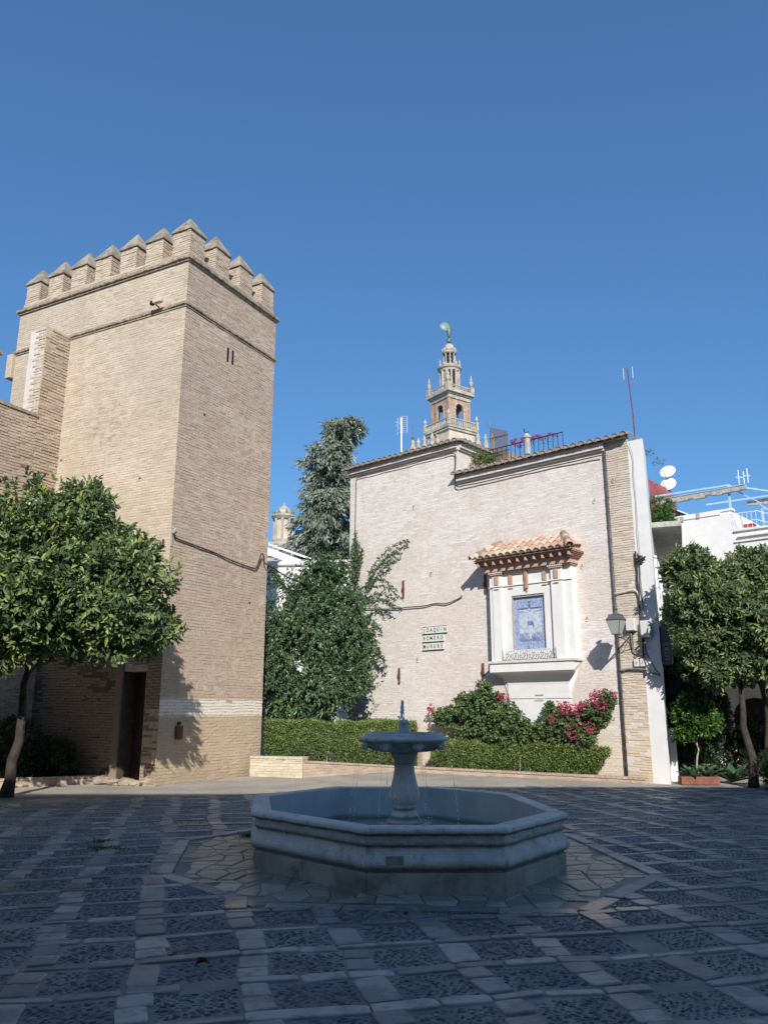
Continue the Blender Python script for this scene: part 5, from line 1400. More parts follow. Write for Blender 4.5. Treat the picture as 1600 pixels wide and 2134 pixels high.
b = MB(); b.add([(-3.4, 21.6, 0), (-2.0, 21.1, 0), (.3, 23.0, 0), (5.5, 19.5, 0), (6.1, 19.3, 0), (-1.0, 25.6, 0), (-3.6, 26, 0), (-3.6, 26, -.2), (-3.4, 21.6, -.2)], [(0, 1, 2, 3, 4, 5, 6)]); b.f = [(0, 1, 2, 3, 4, 5, 6)]
o = b.build('planting_bed', M['soil']); o['kind'] = 'structure'
low_wall('bed_kerb', 'low dark kerb along the shaded tower side under the orange tree', (-9.8, 17.3), (-6.5, 19.2), .13, .13, .14, M['kerb_brick'], 60)
b = MB().box(2.9, 3.1, 0, .05, 0, .1); 
for i, (x, y, r) in enumerate(((-5.75, 18.75, .16), (-6.05, 18.85, .13), (-6.35, 19.0, .18), (-5.5, 18.62, .11))):
    b = MB(); b.sphere((0, 0, 0), r, 8, 6, (1.4, .8, .6)); rr = random.Random(i)
    b.v = [(p[0] + rr.uniform(-.02, .02), p[1] + rr.uniform(-.02, .02), p[2] + rr.uniform(-.02, .02)) for p in b.v]
    o = b.build('stone', M['ledge']); o.location = (x, y, r * .4); tag(o, ('second rough stone from the right at the tower door', 'third rough stone from the right at the tower door', 'left end rough stone at the tower door', 'small right end stone at the tower door')[i], 'stone', 'rough stones at the tower door')
o = MB().bevbox(0, .5, -.02, .0, .0, .75, .005).build('wall_panel', M['white']); o.location = H(6.95, .05, .02); o.rotation_euler = (0, 0, HRZ); tag(o, 'white panel on the house wall showing in the gap between the two hedges', 'panel')
o = MB().bevbox(.0, .14, -.02, .04, .0, .8, .005).build('brick_post', M['kerb_brick']); o.location = H(6.75, .06, .02); o.rotation_euler = (0, 0, HRZ); tag(o, 'short brick post between the two hedges', 'post')

# ------------------------------------------------------------------ vegetation
def leaves(P, D, ln, wd, rng, fold=.25, upbias=.6, droop=0.0, face=None):
    """P positions, D axis directions, ln lengths, wd widths -> vertices (n,6,3)"""
    n = len(P); D = D / np.linalg.norm(D, axis=1, keepdims=True)
    up = np.tile([0, 0, 1.0], (n, 1)) * upbias + rng.normal(size=(n, 3)) * (1 - upbias * .5)
    if face is not None: up = face * .85 + np.array([0, 0, .55]) + rng.normal(size=(n, 3)) * .42
    W = np.cross(D, up); W /= np.linalg.norm(W, axis=1, keepdims=True) + 1e-9
    N = np.cross(W, D)
    ln = ln[:, None]; wd = wd[:, None]
    V = np.zeros((n, 6, 3))
    V[:, 0] = P
    V[:, 1] = P + D * ln * .35 - W * wd * .5 + N * wd * fold
    V[:, 2] = P + D * ln * .72 - W * wd * .36 + N * wd * (fold * .6 - droop)
    V[:, 3] = P + D * ln - N * ln * (.12 + droop)
    V[:, 4] = P + D * ln * .72 + W * wd * .36 + N * wd * (fold * .6 - droop)
    V[:, 5] = P + D * ln * .35 + W * wd * .5 + N * wd * fold
    return V
LF = np.array([[0, 3, 2, 1], [0, 5, 4, 3]])
def emit(name, V, mt, parent, rng, rnd=None, smooth=False):
    n = len(V); F = (np.arange(n)[:, None, None] * 6 + LF[None]).reshape(-1, 4)
    r = rng.random(n) if rnd is None else rnd
    return npmesh(name, V, F, mt, parent, np.repeat(r, 6))

def crown_points(rng, blobs, n, amp=.16, shell=(.62, 1.04), lobes=5):
    """twig tips near the surface of lumpy ellipsoids; returns positions, outward normals"""
    B = np.array([[*c, *r] for c, r in blobs]); w = (B[:, 3] * B[:, 4] + B[:, 4] * B[:, 5] + B[:, 3] * B[:, 5]); w = w / w.sum()
    idx = rng.choice(len(B), n, p=w)
    d = rng.normal(size=(n, 3)); d /= np.linalg.norm(d, axis=1, keepdims=True)
    K = rng.normal(size=(len(B), lobes, 3)) * (2.6 if lobes < 8 else 4.6); ph = rng.uniform(0, 6.28, (len(B), lobes))
    lump = np.sin((d[:, None, :] * K[idx]).sum(2) + ph[idx]).sum(1) / lobes ** .5
    f = shell[0] + (shell[1] - shell[0]) * rng.random(n) ** .45
    f = f * (1 + amp * lump)
    P = B[idx, :3] + d * B[idx, 3:] * f[:, None]
    Nn = d / B[idx, 3:]; Nn /= np.linalg.norm(Nn, axis=1, keepdims=True)
    # drop tips deep inside another blob
    keep = np.ones(n, bool)
    for b in range(len(B)):
        q = ((P - B[b, :3]) / B[b, 3:]); dd = np.linalg.norm(q, axis=1); keep &= ~((dd < .6) & (idx != b))
    return P[keep], Nn[keep]
def twig_leaves(rng, P, N, per, tl, ll, lw, up=.35, spread=.75, fold=.25, droop=.0, jitter=.02, gravity=0.0):
    n = len(P); A = N + rng.normal(size=N.shape) * .45 + np.array([0, 0, up]); A /= np.linalg.norm(A, axis=1, keepdims=True)
    t = np.tile(np.linspace(0, 1, per), n) ; Pi = np.repeat(P, per, 0); Ai = np.repeat(A, per, 0)
    rad = rng.normal(size=(n * per, 3)); rad -= Ai * (rad * Ai).sum(1, keepdims=True); rad /= np.linalg.norm(rad, axis=1, keepdims=True)
    pos = Pi - Ai * (t * tl)[:, None] + rng.normal(size=(n * per, 3)) * jitter
    D = Ai * (.9 - .5 * t)[:, None] + rad * spread + np.array([0, 0, -gravity])
    s = rng.uniform(.7, 1.2, n * per)
    base = np.repeat(rng.random(n), per); rn = np.clip(base * .75 + rng.random(n * per) * .45 - .15 + (1 - t) * .12, 0, 1)
    return leaves(pos, D, ll * s, lw * s, rng, fold, droop=droop, face=np.repeat(N, per, 0)), rn
def branches(parent, rng, base, top, r0, blobs, nb, mt, lean=None, rt=.5, seg=7, sub=3):
    """tapered trunk that forks into limbs reaching the blobs"""
    b = MB(); base = Vector(base); top = Vector(top)
    pts = [base.lerp(top, i / seg) + Vector((rng.normal() * .03, rng.normal() * .03, 0)) * (1 if 0 < i < seg else 0) for i in range(seg + 1)]
    b.tube(pts, [r0 * (1.35 if i == 0 else 1 - (1 - rt) * i / seg) for i in range(seg + 1)], 9)
    b.build('trunk', mt, parent, smooth=True)
    l = MB()
    for k in range(nb):
        c, r = blobs[k % len(blobs)]
        tgt = Vector(c) + Vector((rng.normal() * r[0] * .45, rng.normal() * r[1] * .45, abs(rng.normal()) * r[2] * .3))
        mid = top.lerp(tgt, .45) + Vector((rng.normal() * .12, rng.normal() * .12, .12))
        s = pts[-1] - Vector((0, 0, rng.uniform(0, .15)))
        l.tube([s, s.lerp(mid, .5) + Vector((0, 0, .04)), mid, mid.lerp(tgt, .5), tgt], [r0 * .5, r0 * .42, r0 * .3, r0 * .2, r0 * .1], 6)
        for q in range(sub):
            e = tgt + Vector(rng.normal(size=3) * np.array(r) * .35); l.tube([mid.lerp(tgt, .4), mid.lerp(e, .6), e], [r0 * .2, r0 * .13, r0 * .05], 5)
    l.build('limbs', mt, parent, smooth=True)

def tree(name, label, cat, base, fork, r0, blobs, ntwig, mt, seed, group=None, per=9, tl=.16, ll=.085, lw=.038, amp=.16, nb=9, bark='bark', shell=(.6, 1.04), shoots=26, fill=.25, lobes=5):
    rng = np.random.default_rng(seed); base = Vector(base)
    t = thing(name, label, cat, base, 0, group)
    bl = [(tuple(np.array(c) - np.array(base)), r) for c, r in blobs]
    branches(t, rng, (0, 0, -.05), Vector(fork) - base, r0, bl, nb, M[bark])
    P, N = crown_points(rng, bl, ntwig, amp, shell, lobes)
    V, rn = twig_leaves(rng, P, N, per, tl, ll, lw)
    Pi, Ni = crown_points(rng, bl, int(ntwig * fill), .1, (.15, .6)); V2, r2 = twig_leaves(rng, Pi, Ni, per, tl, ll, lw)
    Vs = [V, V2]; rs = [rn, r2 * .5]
    if shoots:
        Ps, Ns = crown_points(rng, bl, shoots, amp, (1.0, 1.02))
        Ps = Ps[Ps[:, 2] > np.median(P[:, 2]) - .2] if len(Ps) > 4 else Ps
        Ns = np.tile([0, 0, 1.0], (len(Ps), 1)) * .7 + rng.normal(size=(len(Ps), 3)) * .3
        V3, r3 = twig_leaves(rng, Ps + Ns * tl * 1.0, Ns, per + 5, tl * 2.0, ll * .95, lw, up=.2, spread=.8); Vs.append(V3); rs.append(np.clip(r3 + .2, 0, 1))
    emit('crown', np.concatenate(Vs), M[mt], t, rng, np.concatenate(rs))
    return t

# large orange tree on the left
lt = tree('orange_tree', 'large dense orange tree with a leaning dark trunk before the tower, far left', 'tree', (-7.3, 16.3, 0), (-6.98, 16.05, 2.5), .115,
     [((-6.7, 15.4, 4.25), (1.9, 1.7, 1.45)), ((-5.35, 15.3, 3.75), (1.3, 1.25, 1.1)), ((-7.9, 15.2, 4.1), (1.4, 1.3, 1.25)), ((-6.15, 15.4, 5.15), (.9, .9, .7)), ((-5.95, 15.4, 5.65), (.5, .55, .45)), ((-7.6, 15.4, 5.05), (1.0, .9, .6)), ((-4.75, 15.3, 3.15), (.75, .8, .6)), ((-7.1, 14.9, 3.2), (1.5, 1.1, .75)), ((-5.0, 15.3, 4.4), (.6, .6, .55))],
     5600, 'orange', 101, per=9, tl=.19, ll=.145, lw=.062, shoots=60, amp=.2, fill=.3, nb=12, lobes=9)
rngf = np.random.default_rng(9)
M['greenfruit'] = simple('unripe_orange', (.10, .17, .04), .45, .2, 20, .2, 120)
gf = MB().sphere((0, 0, 0), .036, 10, 7).mesh('orange', M['greenfruit'], smooth=True)
for k in range(26):
    a = rngf.uniform(-2.6, -.4); e = rngf.uniform(-.6, .9); c = [(-6.7, 15.4, 4.25), (-5.35, 15.3, 3.75), (-7.6, 15.2, 4.1)][k % 3]; r = [1.85, 1.25, 1.35][k % 3] * 1.0
    o = bpy.data.objects.new('orange', gf); o.location = (c[0] + r * math.cos(e) * math.cos(a) + 7.3, c[1] + r * .9 * math.cos(e) * math.sin(a) - 16.3, c[2] + r * .75 * math.sin(e)); link(o, lt)
# trees at the right
tree('orange_tree', 'orange tree with a slim trunk, the nearer of two right of the plaster corner', 'tree', (8.0, 18.25, 0), (7.95, 18.2, 2.3), .10,
     [((7.05, 18.0, 3.9), (.72, .8, .75)), ((6.95, 18.1, 4.75), (.55, .6, .5)), ((7.5, 18.0, 3.0), (.7, .7, .6)), ((7.25, 17.8, 2.45), (.35, .4, .35)), ((7.95, 17.7, 3.6), (.7, .7, .75)), ((7.6, 18.2, 4.55), (.5, .5, .5)), ((8.2, 17.9, 2.8), (.5, .5, .5)), ((6.85, 17.9, 3.2), (.4, .4, .45)), ((7.5, 17.6, 3.9), (.5, .5, .5))],
     4300, 'orange2', 103, group='orange trees on the right', per=9, tl=.17, ll=.125, lw=.05, shoots=40, amp=.2, lobes=9)
tree('orange_tree', 'orange tree at the right edge with a forked trunk standing behind its neighbour', 'tree', (9.05, 19.6, 0), (8.95, 19.4, 2.2), .10,
     [((9.1, 18.7, 3.7), (.9, .9, .8)), ((8.7, 18.8, 4.85), (.6, .6, .55)), ((9.7, 18.6, 4.7), (.9, .8, .8)), ((9.5, 18.4, 2.9), (.8, .7, .6)), ((8.8, 18.4, 3.0), (.6, .6, .55)), ((9.2, 18.3, 4.3), (.6, .5, .5))],
     3800, 'orange2', 105, group='orange trees on the right', per=9, tl=.17, ll=.125, lw=.05, shoots=34, amp=.2, lobes=9)
for bx, by, lab, sd_ in ((8.7, 22.0, 'middle one of three orange trees added deep in the street for their shade', 111), (10.6, 22.6, 'right one of three orange trees added deep in the street for their shade', 112), (9.9, 24.0, 'farthest of three orange trees added deep in the street for their shade', 113)):  # added behind the front crowns to shade the terrace building's lower wall
    tree('orange_tree', lab, 'tree', (bx, by, 0), (bx, by, 2.2), .10, [((bx, by, 3.9), (1.3, 1.0, 1.3)), ((bx - .6, by, 3.0), (.9, .9, .8)), ((bx + .7, by, 3.3), (.9, .9, .9))], 1900, 'orange2', sd_, group='orange trees added for shade deep in the street', ll=.13, lw=.06, shoots=0)
tree('orange_sapling', 'small young orange tree with a thin pale stem growing in the clay planter', 'tree', (7.15, 19.0, .17), (7.12, 18.98, 1.0), .028,
     [((7.0, 18.9, 1.42), (.42, .35, .30)), ((7.3, 18.85, 1.32), (.38, .35, .26)), ((6.93, 18.85, 1.75), (.2, .2, .25)), ((7.35, 18.85, 1.68), (.22, .2, .22)), ((6.82, 18.85, 1.12), (.22, .22, .2))],
     560, 'young', 107, per=8, tl=.12, ll=.10, lw=.045, nb=8, bark='barkp', shell=(.4, 1.05), shoots=14, amp=.2)

def shrub(name, label, cat, loc, blobs, ntwig, mt, seed, group=None, per=8, tl=.1, ll=.05, lw=.026, amp=.1, shell=(.7, 1.03), gravity=0.0, flowers=None, stems=None, spread=.75, up=.3, fill=.2, lobes=5):
    rng = np.random.default_rng(seed); t = thing(name, label, cat, loc, 0, group); L = np.array(loc)
    bl = [(tuple(np.array(c) - L), r) for c, r in blobs]
    P, N = crown_points(rng, bl, ntwig, amp, shell, lobes)
    V, rn = twig_leaves(rng, P, N, per, tl, ll, lw, gravity=gravity, spread=spread, up=up)
    Pi, Ni = crown_points(rng, bl, int(ntwig * fill) + 1, .1, (.15, .65)); V2, r2 = twig_leaves(rng, Pi, Ni, per, tl, ll, lw)
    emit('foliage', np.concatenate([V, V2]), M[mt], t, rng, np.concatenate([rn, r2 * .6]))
    if stems:
        for p, q, r in stems:
            b = MB()
            p = Vector(p) - Vector(loc); q = Vector(q) - Vector(loc); m1 = p.lerp(q, .35) + Vector(rng.normal(size=3) * .06); m2 = p.lerp(q, .7) + Vector(rng.normal(size=3) * .06)
            b.tube([p, m1, m2, q], [r, r * .8, r * .6, r * .35], 6)
            b.build('stem', M['barkp'], t, smooth=True)
    if flowers:
        fb, nf, fm = flowers; fb = [(tuple(np.array(c) - L), r) for c, r in fb]
        P, N = crown_points(rng, fb, nf, .15, (.6, 1.1)); V, rn = twig_leaves(rng, P, N, 7, .05, .04, .036, fold=.4, spread=1.1)
        emit('flowers', V, M[fm], t, rng, rn)
    return t

# climber mass between tower and white house
def build_climber():
    L = (-2.6, 24.2, 0)
    cb_ = [((-2.3, 24.1, 4.2), (.8, .8, 1.1)), ((-3.1, 24.0, 3.6), (.6, .7, .9)), ((-3.15, 23.9, 2.7), (.55, .6, .8)), ((-1.7, 23.9, 3.2), (.9, .7, 1.0)), ((-1.1, 23.9, 4.7), (.65, .55, .6)), ((-.9, 23.7, 3.9), (.5, .4, .5)), ((-2.9, 23.9, 1.9), (.75, .7, .9)), ((-1.9, 23.6, 2.1), (1.0, .7, .9)), ((-.75, 23.9, 3.3), (.6, .5, .9)), ((-1.75, 24.6, 5.7), (.85, .7, .7)), ((-2.5, 24.6, 5.0), (.7, .6, .8)), ((-1.15, 23.4, 2.4), (.7, .5, .6))]
    t = shrub('climber', 'big dark green climber tumbling between the tower and the white house', 'climbing plant', L, cb_, 3300, 'climber', 201, per=11, tl=.40, ll=.125, lw=.055, amp=.30, lobes=9, shell=(.45, 1.08), gravity=.55, up=-.35, spread=.8, fill=.25,
              stems=[((-2.4, 24.6, 0), (-2.0, 24.4, 3), .07), ((-1.9, 24.7, 0), (-1.5, 24.2, 3.5), .05), ((-2.7, 24.5, 0), (-2.8, 24.2, 2.6), .05)])
    rng = np.random.default_rng(7); Vs = []; st = MB()
    # sprays reaching across the wall, leaves in pairs along arching shoots
    def spray(p0, p1, sag, k, w=.08):
        p0 = np.array(p0); p1 = np.array(p1); n = k
        u = np.linspace(0, 1, n); pts = p0 + (p1 - p0) * u[:, None]; pts[:, 2] += sag * np.sin(u * PI) ; pts += rng.normal(size=pts.shape) * .02
        d = (p1 - p0) / np.linalg.norm(p1 - p0); pos = np.repeat(pts, 4, 0); m = len(pos)
        rad = rng.normal(size=(m, 3)) * .7 + np.array([0, 0, -.5]); Vs.append(leaves(pos + rng.normal(size=(m, 3)) * .02, d * .5 + rad, rng.uniform(.07, .11, m), rng.uniform(.03, .05, m), rng))
        st.tube([tuple(q - np.array(L)) for q in pts[::3]], .008, 4)
    for s, off, z, s1, o1, z1, sg_ in ((8.6, .3, 5.8, 7.1, .12, 6.65, .25), (8.6, .35, 5.6, 7.4, .15, 6.3, .2), (8.7, .4, 5.3, 7.7, .3, 6.1, .2), (8.8, .6, 5.2, 7.5, .3, 5.15, .35), (8.9, .6, 5.0, 7.2, .3, 4.85, .4), (8.7, .6, 4.7, 7.6, .25, 4.6, .3), (9.0, .7, 4.9, 7.8, .5, 4.3, .4), (8.6, .7, 3.6, 7.9, .4, 3.1, .25), (8.5, .6, 3.4, 7.95, .3, 2.95, .2), (9.3, .2, 5.7, 9.35, .12, 7.2, .0), (9.2, .2, 5.7, 9.28, .1, 6.9, .0), (9.4, .15, 5.7, 9.45, .12, 6.8, .0), (9.1, .3, 5.8, 8.9, .3, 6.6, .1)):
        spray(H(s, off, z), H(s1, o1, z1), sg_, 34)
    for k in range(110):
        a = rng.uniform(0, 1); p = (-3.6 + 3.2 * a, 23.4 + rng.uniform(-.3, .5), rng.uniform(2.6, 5.0)); spray(p, (p[0] + rng.normal() * .25, p[1] - .3, p[2] - rng.uniform(.5, 1.1)), .15, 16)
    for k in range(10): spray((-3.0, 24.2, 5.2), (-3.6 + rng.uniform(-.1, .3), 24.2, 5.6 + rng.uniform(-.5, .5)), .1, 14)
    V = np.concatenate(Vs) - np.array(L); emit('shoots', V, M['climber'], t, rng, np.clip(rng.random(len(V)) * .8 + .15, 0, 1)); st.build('stems', M['bark'], t)['kind'] = 'stuff'
build_climber()

# conifer behind
def build_conifer():
    base = Vector((-3.0, 40, 0)); t = thing('conifer', 'tall grey green weeping conifer with a bent top behind the white house', 'tree', base)
    rng = np.random.default_rng(301)
    b = MB(); b.tube([(0, 0, 0), (.1, 0, 6), (.3, 0, 12), (.45, 0, 15), (.75, 0, 16.4)], [.35, .28, .15, .08, .03], 8); b.build('trunk', M['bark'], t, smooth=True)
    Vs = []; br = MB(); R_ = []
    n = 230
    for k in range(n):
        f = (k + rng.random()) / n; z = 5.5 + 11.2 * f
        ax = .1 + .2 * (z / 12) + (.35 if z > 14.5 else 0) * (z - 14.5) / 2
        rad = 2.75 * (1 - f) ** 1.0 + .6
        if .62 < f < .75: rad *= 1.0
        if z > 15.2: rad = .75
        rad *= rng.uniform(.65, 1.15); a = rng.uniform(0, 2 * PI)
        if 14.0 < z < 15.1 and math.cos(a) < 0: rad *= 1.5
        if z > 15.8 and math.cos(a) > 0: rad *= 1.5
        u = np.linspace(0, 1, 9); px = ax + rad * u * math.cos(a); py = rad * u * math.sin(a); pz = z + rad * (.30 * u - .62 * u * u)
        pts = np.stack([px, py, pz], 1); br.tube([tuple(p) for p in pts[::2]], [.035 * (1 - q) + .006 for q in u[::2]], 4)
        m = int(95 * rad / 1.6) + 36; uu = rng.random(m) ** .6; 
        pos = np.stack([np.interp(uu, u, px), np.interp(uu, u, py), np.interp(uu, u, pz)], 1) + rng.normal(size=(m, 3)) * np.array([.10, .10, .06]) * (1.0 + rad * .35)
        out = np.array([math.cos(a), math.sin(a), -.2]); D = out * .8 + rng.normal(size=(m, 3)) * .45 + np.array([0, 0, -.55])
        Vs.append(leaves(pos, D, rng.uniform(.22, .42, m), rng.uniform(.025, .05, m), rng, .1, .6, droop=.2)); R_.append(np.clip(rng.random() * .5 + rng.random(m) * .5, 0, 1))
        # hanging comb under the branch
    emit('crown', np.concatenate(Vs), M['conifer'], t, rng, np.concatenate(R_)); br.build('limbs', M['bark'], t)
build_conifer()

# clipped hedges
def hedge(label, p, q, depth, z0, z1, z0b, z1b, seed, n, slant=0.0):
    p = np.array(p); q = np.array(q); d = q - p; L = np.hypot(*d); d /= L; nr = np.array([-d[1], d[0]])
    if nr[1] < 0: nr = -nr
    rng = np.random.default_rng(seed); t = thing('hedge', label, 'hedge', (p[0], p[1], 0), 0, None)
    area = [L * (z1 - z0), L * depth, depth * (z1 - z0), depth * (z1 - z0)]; area = np.array(area) / sum(area)
    idx = rng.choice(4, n, p=area); u = rng.random(n); v = rng.random(n); P = np.zeros((n, 3)); N = np.zeros((n, 3))
    zt = lambda x: z1 + (z1b - z1) * x
    a = np.where(idx == 2, 0, np.where(idx == 3, 1, u)); dep = np.where(idx == 0, 0, np.where(idx == 1, v, u)); h = np.where(idx == 1, 1, v)
    dep = dep + rng.normal(size=n) * .0 
    top = zt(a) + .035 * np.sin(a * L * 2.3) + .02 * np.sin(a * L * 6.1 + 1)
    z = z0 + (top - z0) * h
    inset = .07 * (1 - h) ** 2 * (idx == 0)
    A = a * L - slant * (1 - h) * (a)
    P[:, 0] = d[0] * A + nr[0] * (dep * depth + inset); P[:, 1] = d[1] * A + nr[1] * (dep * depth + inset); P[:, 2] = z
    N[idx == 0] = [-nr[0], -nr[1], .2]; N[idx == 1] = [0, 0, 1]; N[idx == 2] = [-d[0], -d[1], .1]; N[idx == 3] = [d[0], d[1], .1]
    gap = np.sin(P[:, 0] * 9 + np.sin(P[:, 2] * 7) * 2) + np.sin(P[:, 2] * 11 + P[:, 0] * 3) ; sparse = (h < .35) & (gap > .3) & (idx != 1) & (rng.random(n) < .75)
    P = P[~sparse]; N = N[~sparse]; hh = h[~sparse]
    P += rng.normal(size=P.shape) * .022 - N * np.abs(rng.normal(size=(len(P), 1))) * .05
    V, rn = twig_leaves(rng, P, N, 7, .07, .042, .024, spread=.8, up=.2); 
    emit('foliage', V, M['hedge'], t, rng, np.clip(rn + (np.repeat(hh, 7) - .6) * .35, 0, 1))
    st = MB()
    for k in range(int(L * 9)):
        x = rng.uniform(0.05, L - .1); y = rng.uniform(.05, .35); c = np.array([d[0] * x + nr[0] * y, d[1] * x + nr[1] * y])
        e = c + d * rng.uniform(-.25, .25) + nr * rng.uniform(-.1, .1); st.tube([(c[0], c[1], -.02), tuple((c + e) / 2) + (z1 * .25,), (e[0], e[1], z1 * .62)], [.017, .012, .006], 5)
    o_ = st.build('stems', M['barkp'], t, smooth=True); o_['kind'] = 'stuff'
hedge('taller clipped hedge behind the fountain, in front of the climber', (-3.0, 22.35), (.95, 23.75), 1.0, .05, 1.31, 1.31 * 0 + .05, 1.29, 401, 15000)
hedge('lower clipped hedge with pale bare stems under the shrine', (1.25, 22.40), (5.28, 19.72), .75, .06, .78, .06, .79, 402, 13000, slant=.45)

# bougainvilleas trained on the wall
def Hb(s, off, z): return H(s, off, z)
shrub('bougainvillea', 'large green bougainvillea left of the shrine base with two small crimson tufts', 'bougainvillea', Hb(4.7, .25, 0),
      [(Hb(5.35, .35, 1.5), (.5, .35, .28)), (Hb(4.7, .4, 1.65), (.42, .35, .38)), (Hb(4.4, .3, 2.05), (.25, .25, .35)), (Hb(4.6, .4, 1.1), (.45, .35, .35)), (Hb(5.8, .3, 1.45), (.3, .25, .22)), (Hb(5.0, .3, 1.9), (.3, .25, .2))],
      900, 'boug', 501, 'bougainvilleas on the white wall', per=8, ll=.07, lw=.05, amp=.18, stems=[(Hb(4.7, .2, 0), Hb(4.8, .3, 1.5), .03), (Hb(4.5, .2, 0), Hb(4.5, .3, 1.7), .025)],
      flowers=([(Hb(6.2, .3, 1.65), (.10, .08, .13))], 22, 'flower'))
shrub('bougainvillea', 'green bougainvillea directly left of the white panel with one crimson tuft on top', 'bougainvillea', Hb(3.6, .25, 0),
      [(Hb(3.75, .35, 1.45), (.42, .35, .42)), (Hb(3.3, .35, 1.2), (.4, .3, .3)), (Hb(3.95, .3, 1.75), (.15, .15, .35)), (Hb(3.0, .3, .95), (.35, .25, .22)), (Hb(3.6, .35, .95), (.5, .35, .25)), (Hb(2.75, .3, 1.1), (.15, .15, .3))],
      760, 'boug', 502, 'bougainvilleas on the white wall', per=8, ll=.07, lw=.05, amp=.2, stems=[(Hb(3.5, .2, 0), Hb(3.7, .3, 1.6), .025), (Hb(3.4, .2, 0), Hb(3.1, .3, 1.3), .02)],
      flowers=([(Hb(3.75, .35, 1.95), (.14, .12, .10))], 26, 'flower'))
shrub('bougainvillea', 'crimson flowering bougainvillea right of the white panel reaching to the downpipe', 'bougainvillea', Hb(2.2, .25, 0),
      [(Hb(2.3, .3, 1.15), (.35, .3, .35)), (Hb(1.9, .3, 1.35), (.35, .3, .35)), (Hb(1.55, .3, 1.35), (.35, .3, .4)), (Hb(1.15, .3, 1.6), (.35, .25, .3)), (Hb(.85, .3, 1.85), (.2, .2, .25)), (Hb(1.5, .3, .95), (.25, .25, .2)), (Hb(2.45, .25, 1.6), (.15, .12, .3))],
      760, 'boug', 503, 'bougainvilleas on the white wall', per=8, ll=.065, lw=.048, amp=.2, stems=[(Hb(2.3, .2, 0), Hb(1.7, .3, 1.4), .025), (Hb(2.4, .2, 0), Hb(2.3, .3, 1.4), .02), (Hb(2.2, .2, 0), Hb(1.1, .3, 1.7), .02)],
      flowers=([(Hb(1.95, .42, 1.68), (.2, .15, .16)), (Hb(1.45, .42, 1.62), (.26, .15, .22)), (Hb(1.0, .42, 1.82), (.24, .15, .26)), (Hb(1.7, .45, 1.15), (.2, .12, .25)), (Hb(2.25, .42, 1.4), (.14, .12, .12)), (Hb(.68, .35, 2.0), (.08, .08, .1)), (Hb(1.35, .42, 1.2), (.15, .12, .12))], 330, 'flower'))
# roof terrace plants
shrub('bougainvillea', 'magenta bougainvillea sprays above the tiled eaves on the roof terrace', 'bougainvillea', H(3.7, -1.4, 8.4), [(H(3.9, -1.5, 9.5), (.5, .3, .16)), (H(3.2, -1.5, 9.45), (.3, .3, .12))], 26, 'boug', 511, per=5, flowers=([(H(4.05, -1.5, 9.55), (.3, .2, .12)), (H(3.6, -1.5, 9.58), (.3, .2, .10)), (H(3.0, -1.5, 9.5), (.18, .2, .07))], 110, 'flowerp'))
shrub('potted_shrub', 'pale green leafy plant on the terrace in the angle of the two eaves', 'plant', H(4.9, -.5, 8.4), [(H(4.85, -.5, 8.95), (.3, .25, .26)), (H(4.55, -.5, 8.8), (.25, .25, .16))], 260, 'hedge', 512, per=7, ll=.06, lw=.02)
shrub('terrace_shrub', 'bright green bush spilling over the concrete eave slab beside the plaster strip', 'plant', S(3.0, .3, 6.6), [(S(2.9, .25, 7.0), (.35, .4, .45)), (S(3.8, .25, 6.95), (.4, .5, .4)), (S(5.5, .2, 6.95), (.4, .6, .4))], 620, 'young', 513, per=7, ll=.08, lw=.03)
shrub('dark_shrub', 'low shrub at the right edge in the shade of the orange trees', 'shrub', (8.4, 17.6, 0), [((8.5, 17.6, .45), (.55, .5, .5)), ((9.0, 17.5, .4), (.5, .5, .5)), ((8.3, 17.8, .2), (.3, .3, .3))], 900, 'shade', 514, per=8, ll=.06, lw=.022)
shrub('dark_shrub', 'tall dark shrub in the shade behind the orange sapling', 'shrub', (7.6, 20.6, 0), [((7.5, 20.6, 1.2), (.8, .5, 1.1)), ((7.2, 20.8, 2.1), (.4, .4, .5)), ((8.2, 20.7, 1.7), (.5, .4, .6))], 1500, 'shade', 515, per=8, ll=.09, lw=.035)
shrub('dark_shrub', 'dark bush added to cover the lit wall between the two orange trunks', 'shrub', (9.6, 21.6, 0), [((9.4, 21.4, .7), (.9, .5, .8)), ((10.4, 21.8, .6), (.8, .5, .7))], 1300, 'shade', 519, per=8, ll=.09, lw=.035)  # bush added to darken the gap where the wall behind catches sun
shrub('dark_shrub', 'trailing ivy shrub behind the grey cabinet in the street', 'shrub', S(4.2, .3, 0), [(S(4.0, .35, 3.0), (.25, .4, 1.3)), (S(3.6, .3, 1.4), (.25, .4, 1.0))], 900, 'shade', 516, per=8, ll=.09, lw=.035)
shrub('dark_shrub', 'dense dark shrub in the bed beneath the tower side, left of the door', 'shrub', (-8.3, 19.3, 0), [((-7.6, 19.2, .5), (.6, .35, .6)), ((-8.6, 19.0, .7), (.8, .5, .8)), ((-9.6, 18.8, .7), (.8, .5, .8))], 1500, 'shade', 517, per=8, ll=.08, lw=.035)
shrub('dark_shrub', 'thin self sown plant high behind the plaster strip on the roof', 'plant', S(2.0, .2, 8.2), [(S(1.9, .3, 8.2), (.2, .2, .12)), (S(2.0, .1, 8.5), (.14, .2, .08))], 18, 'boug', 518, per=5)

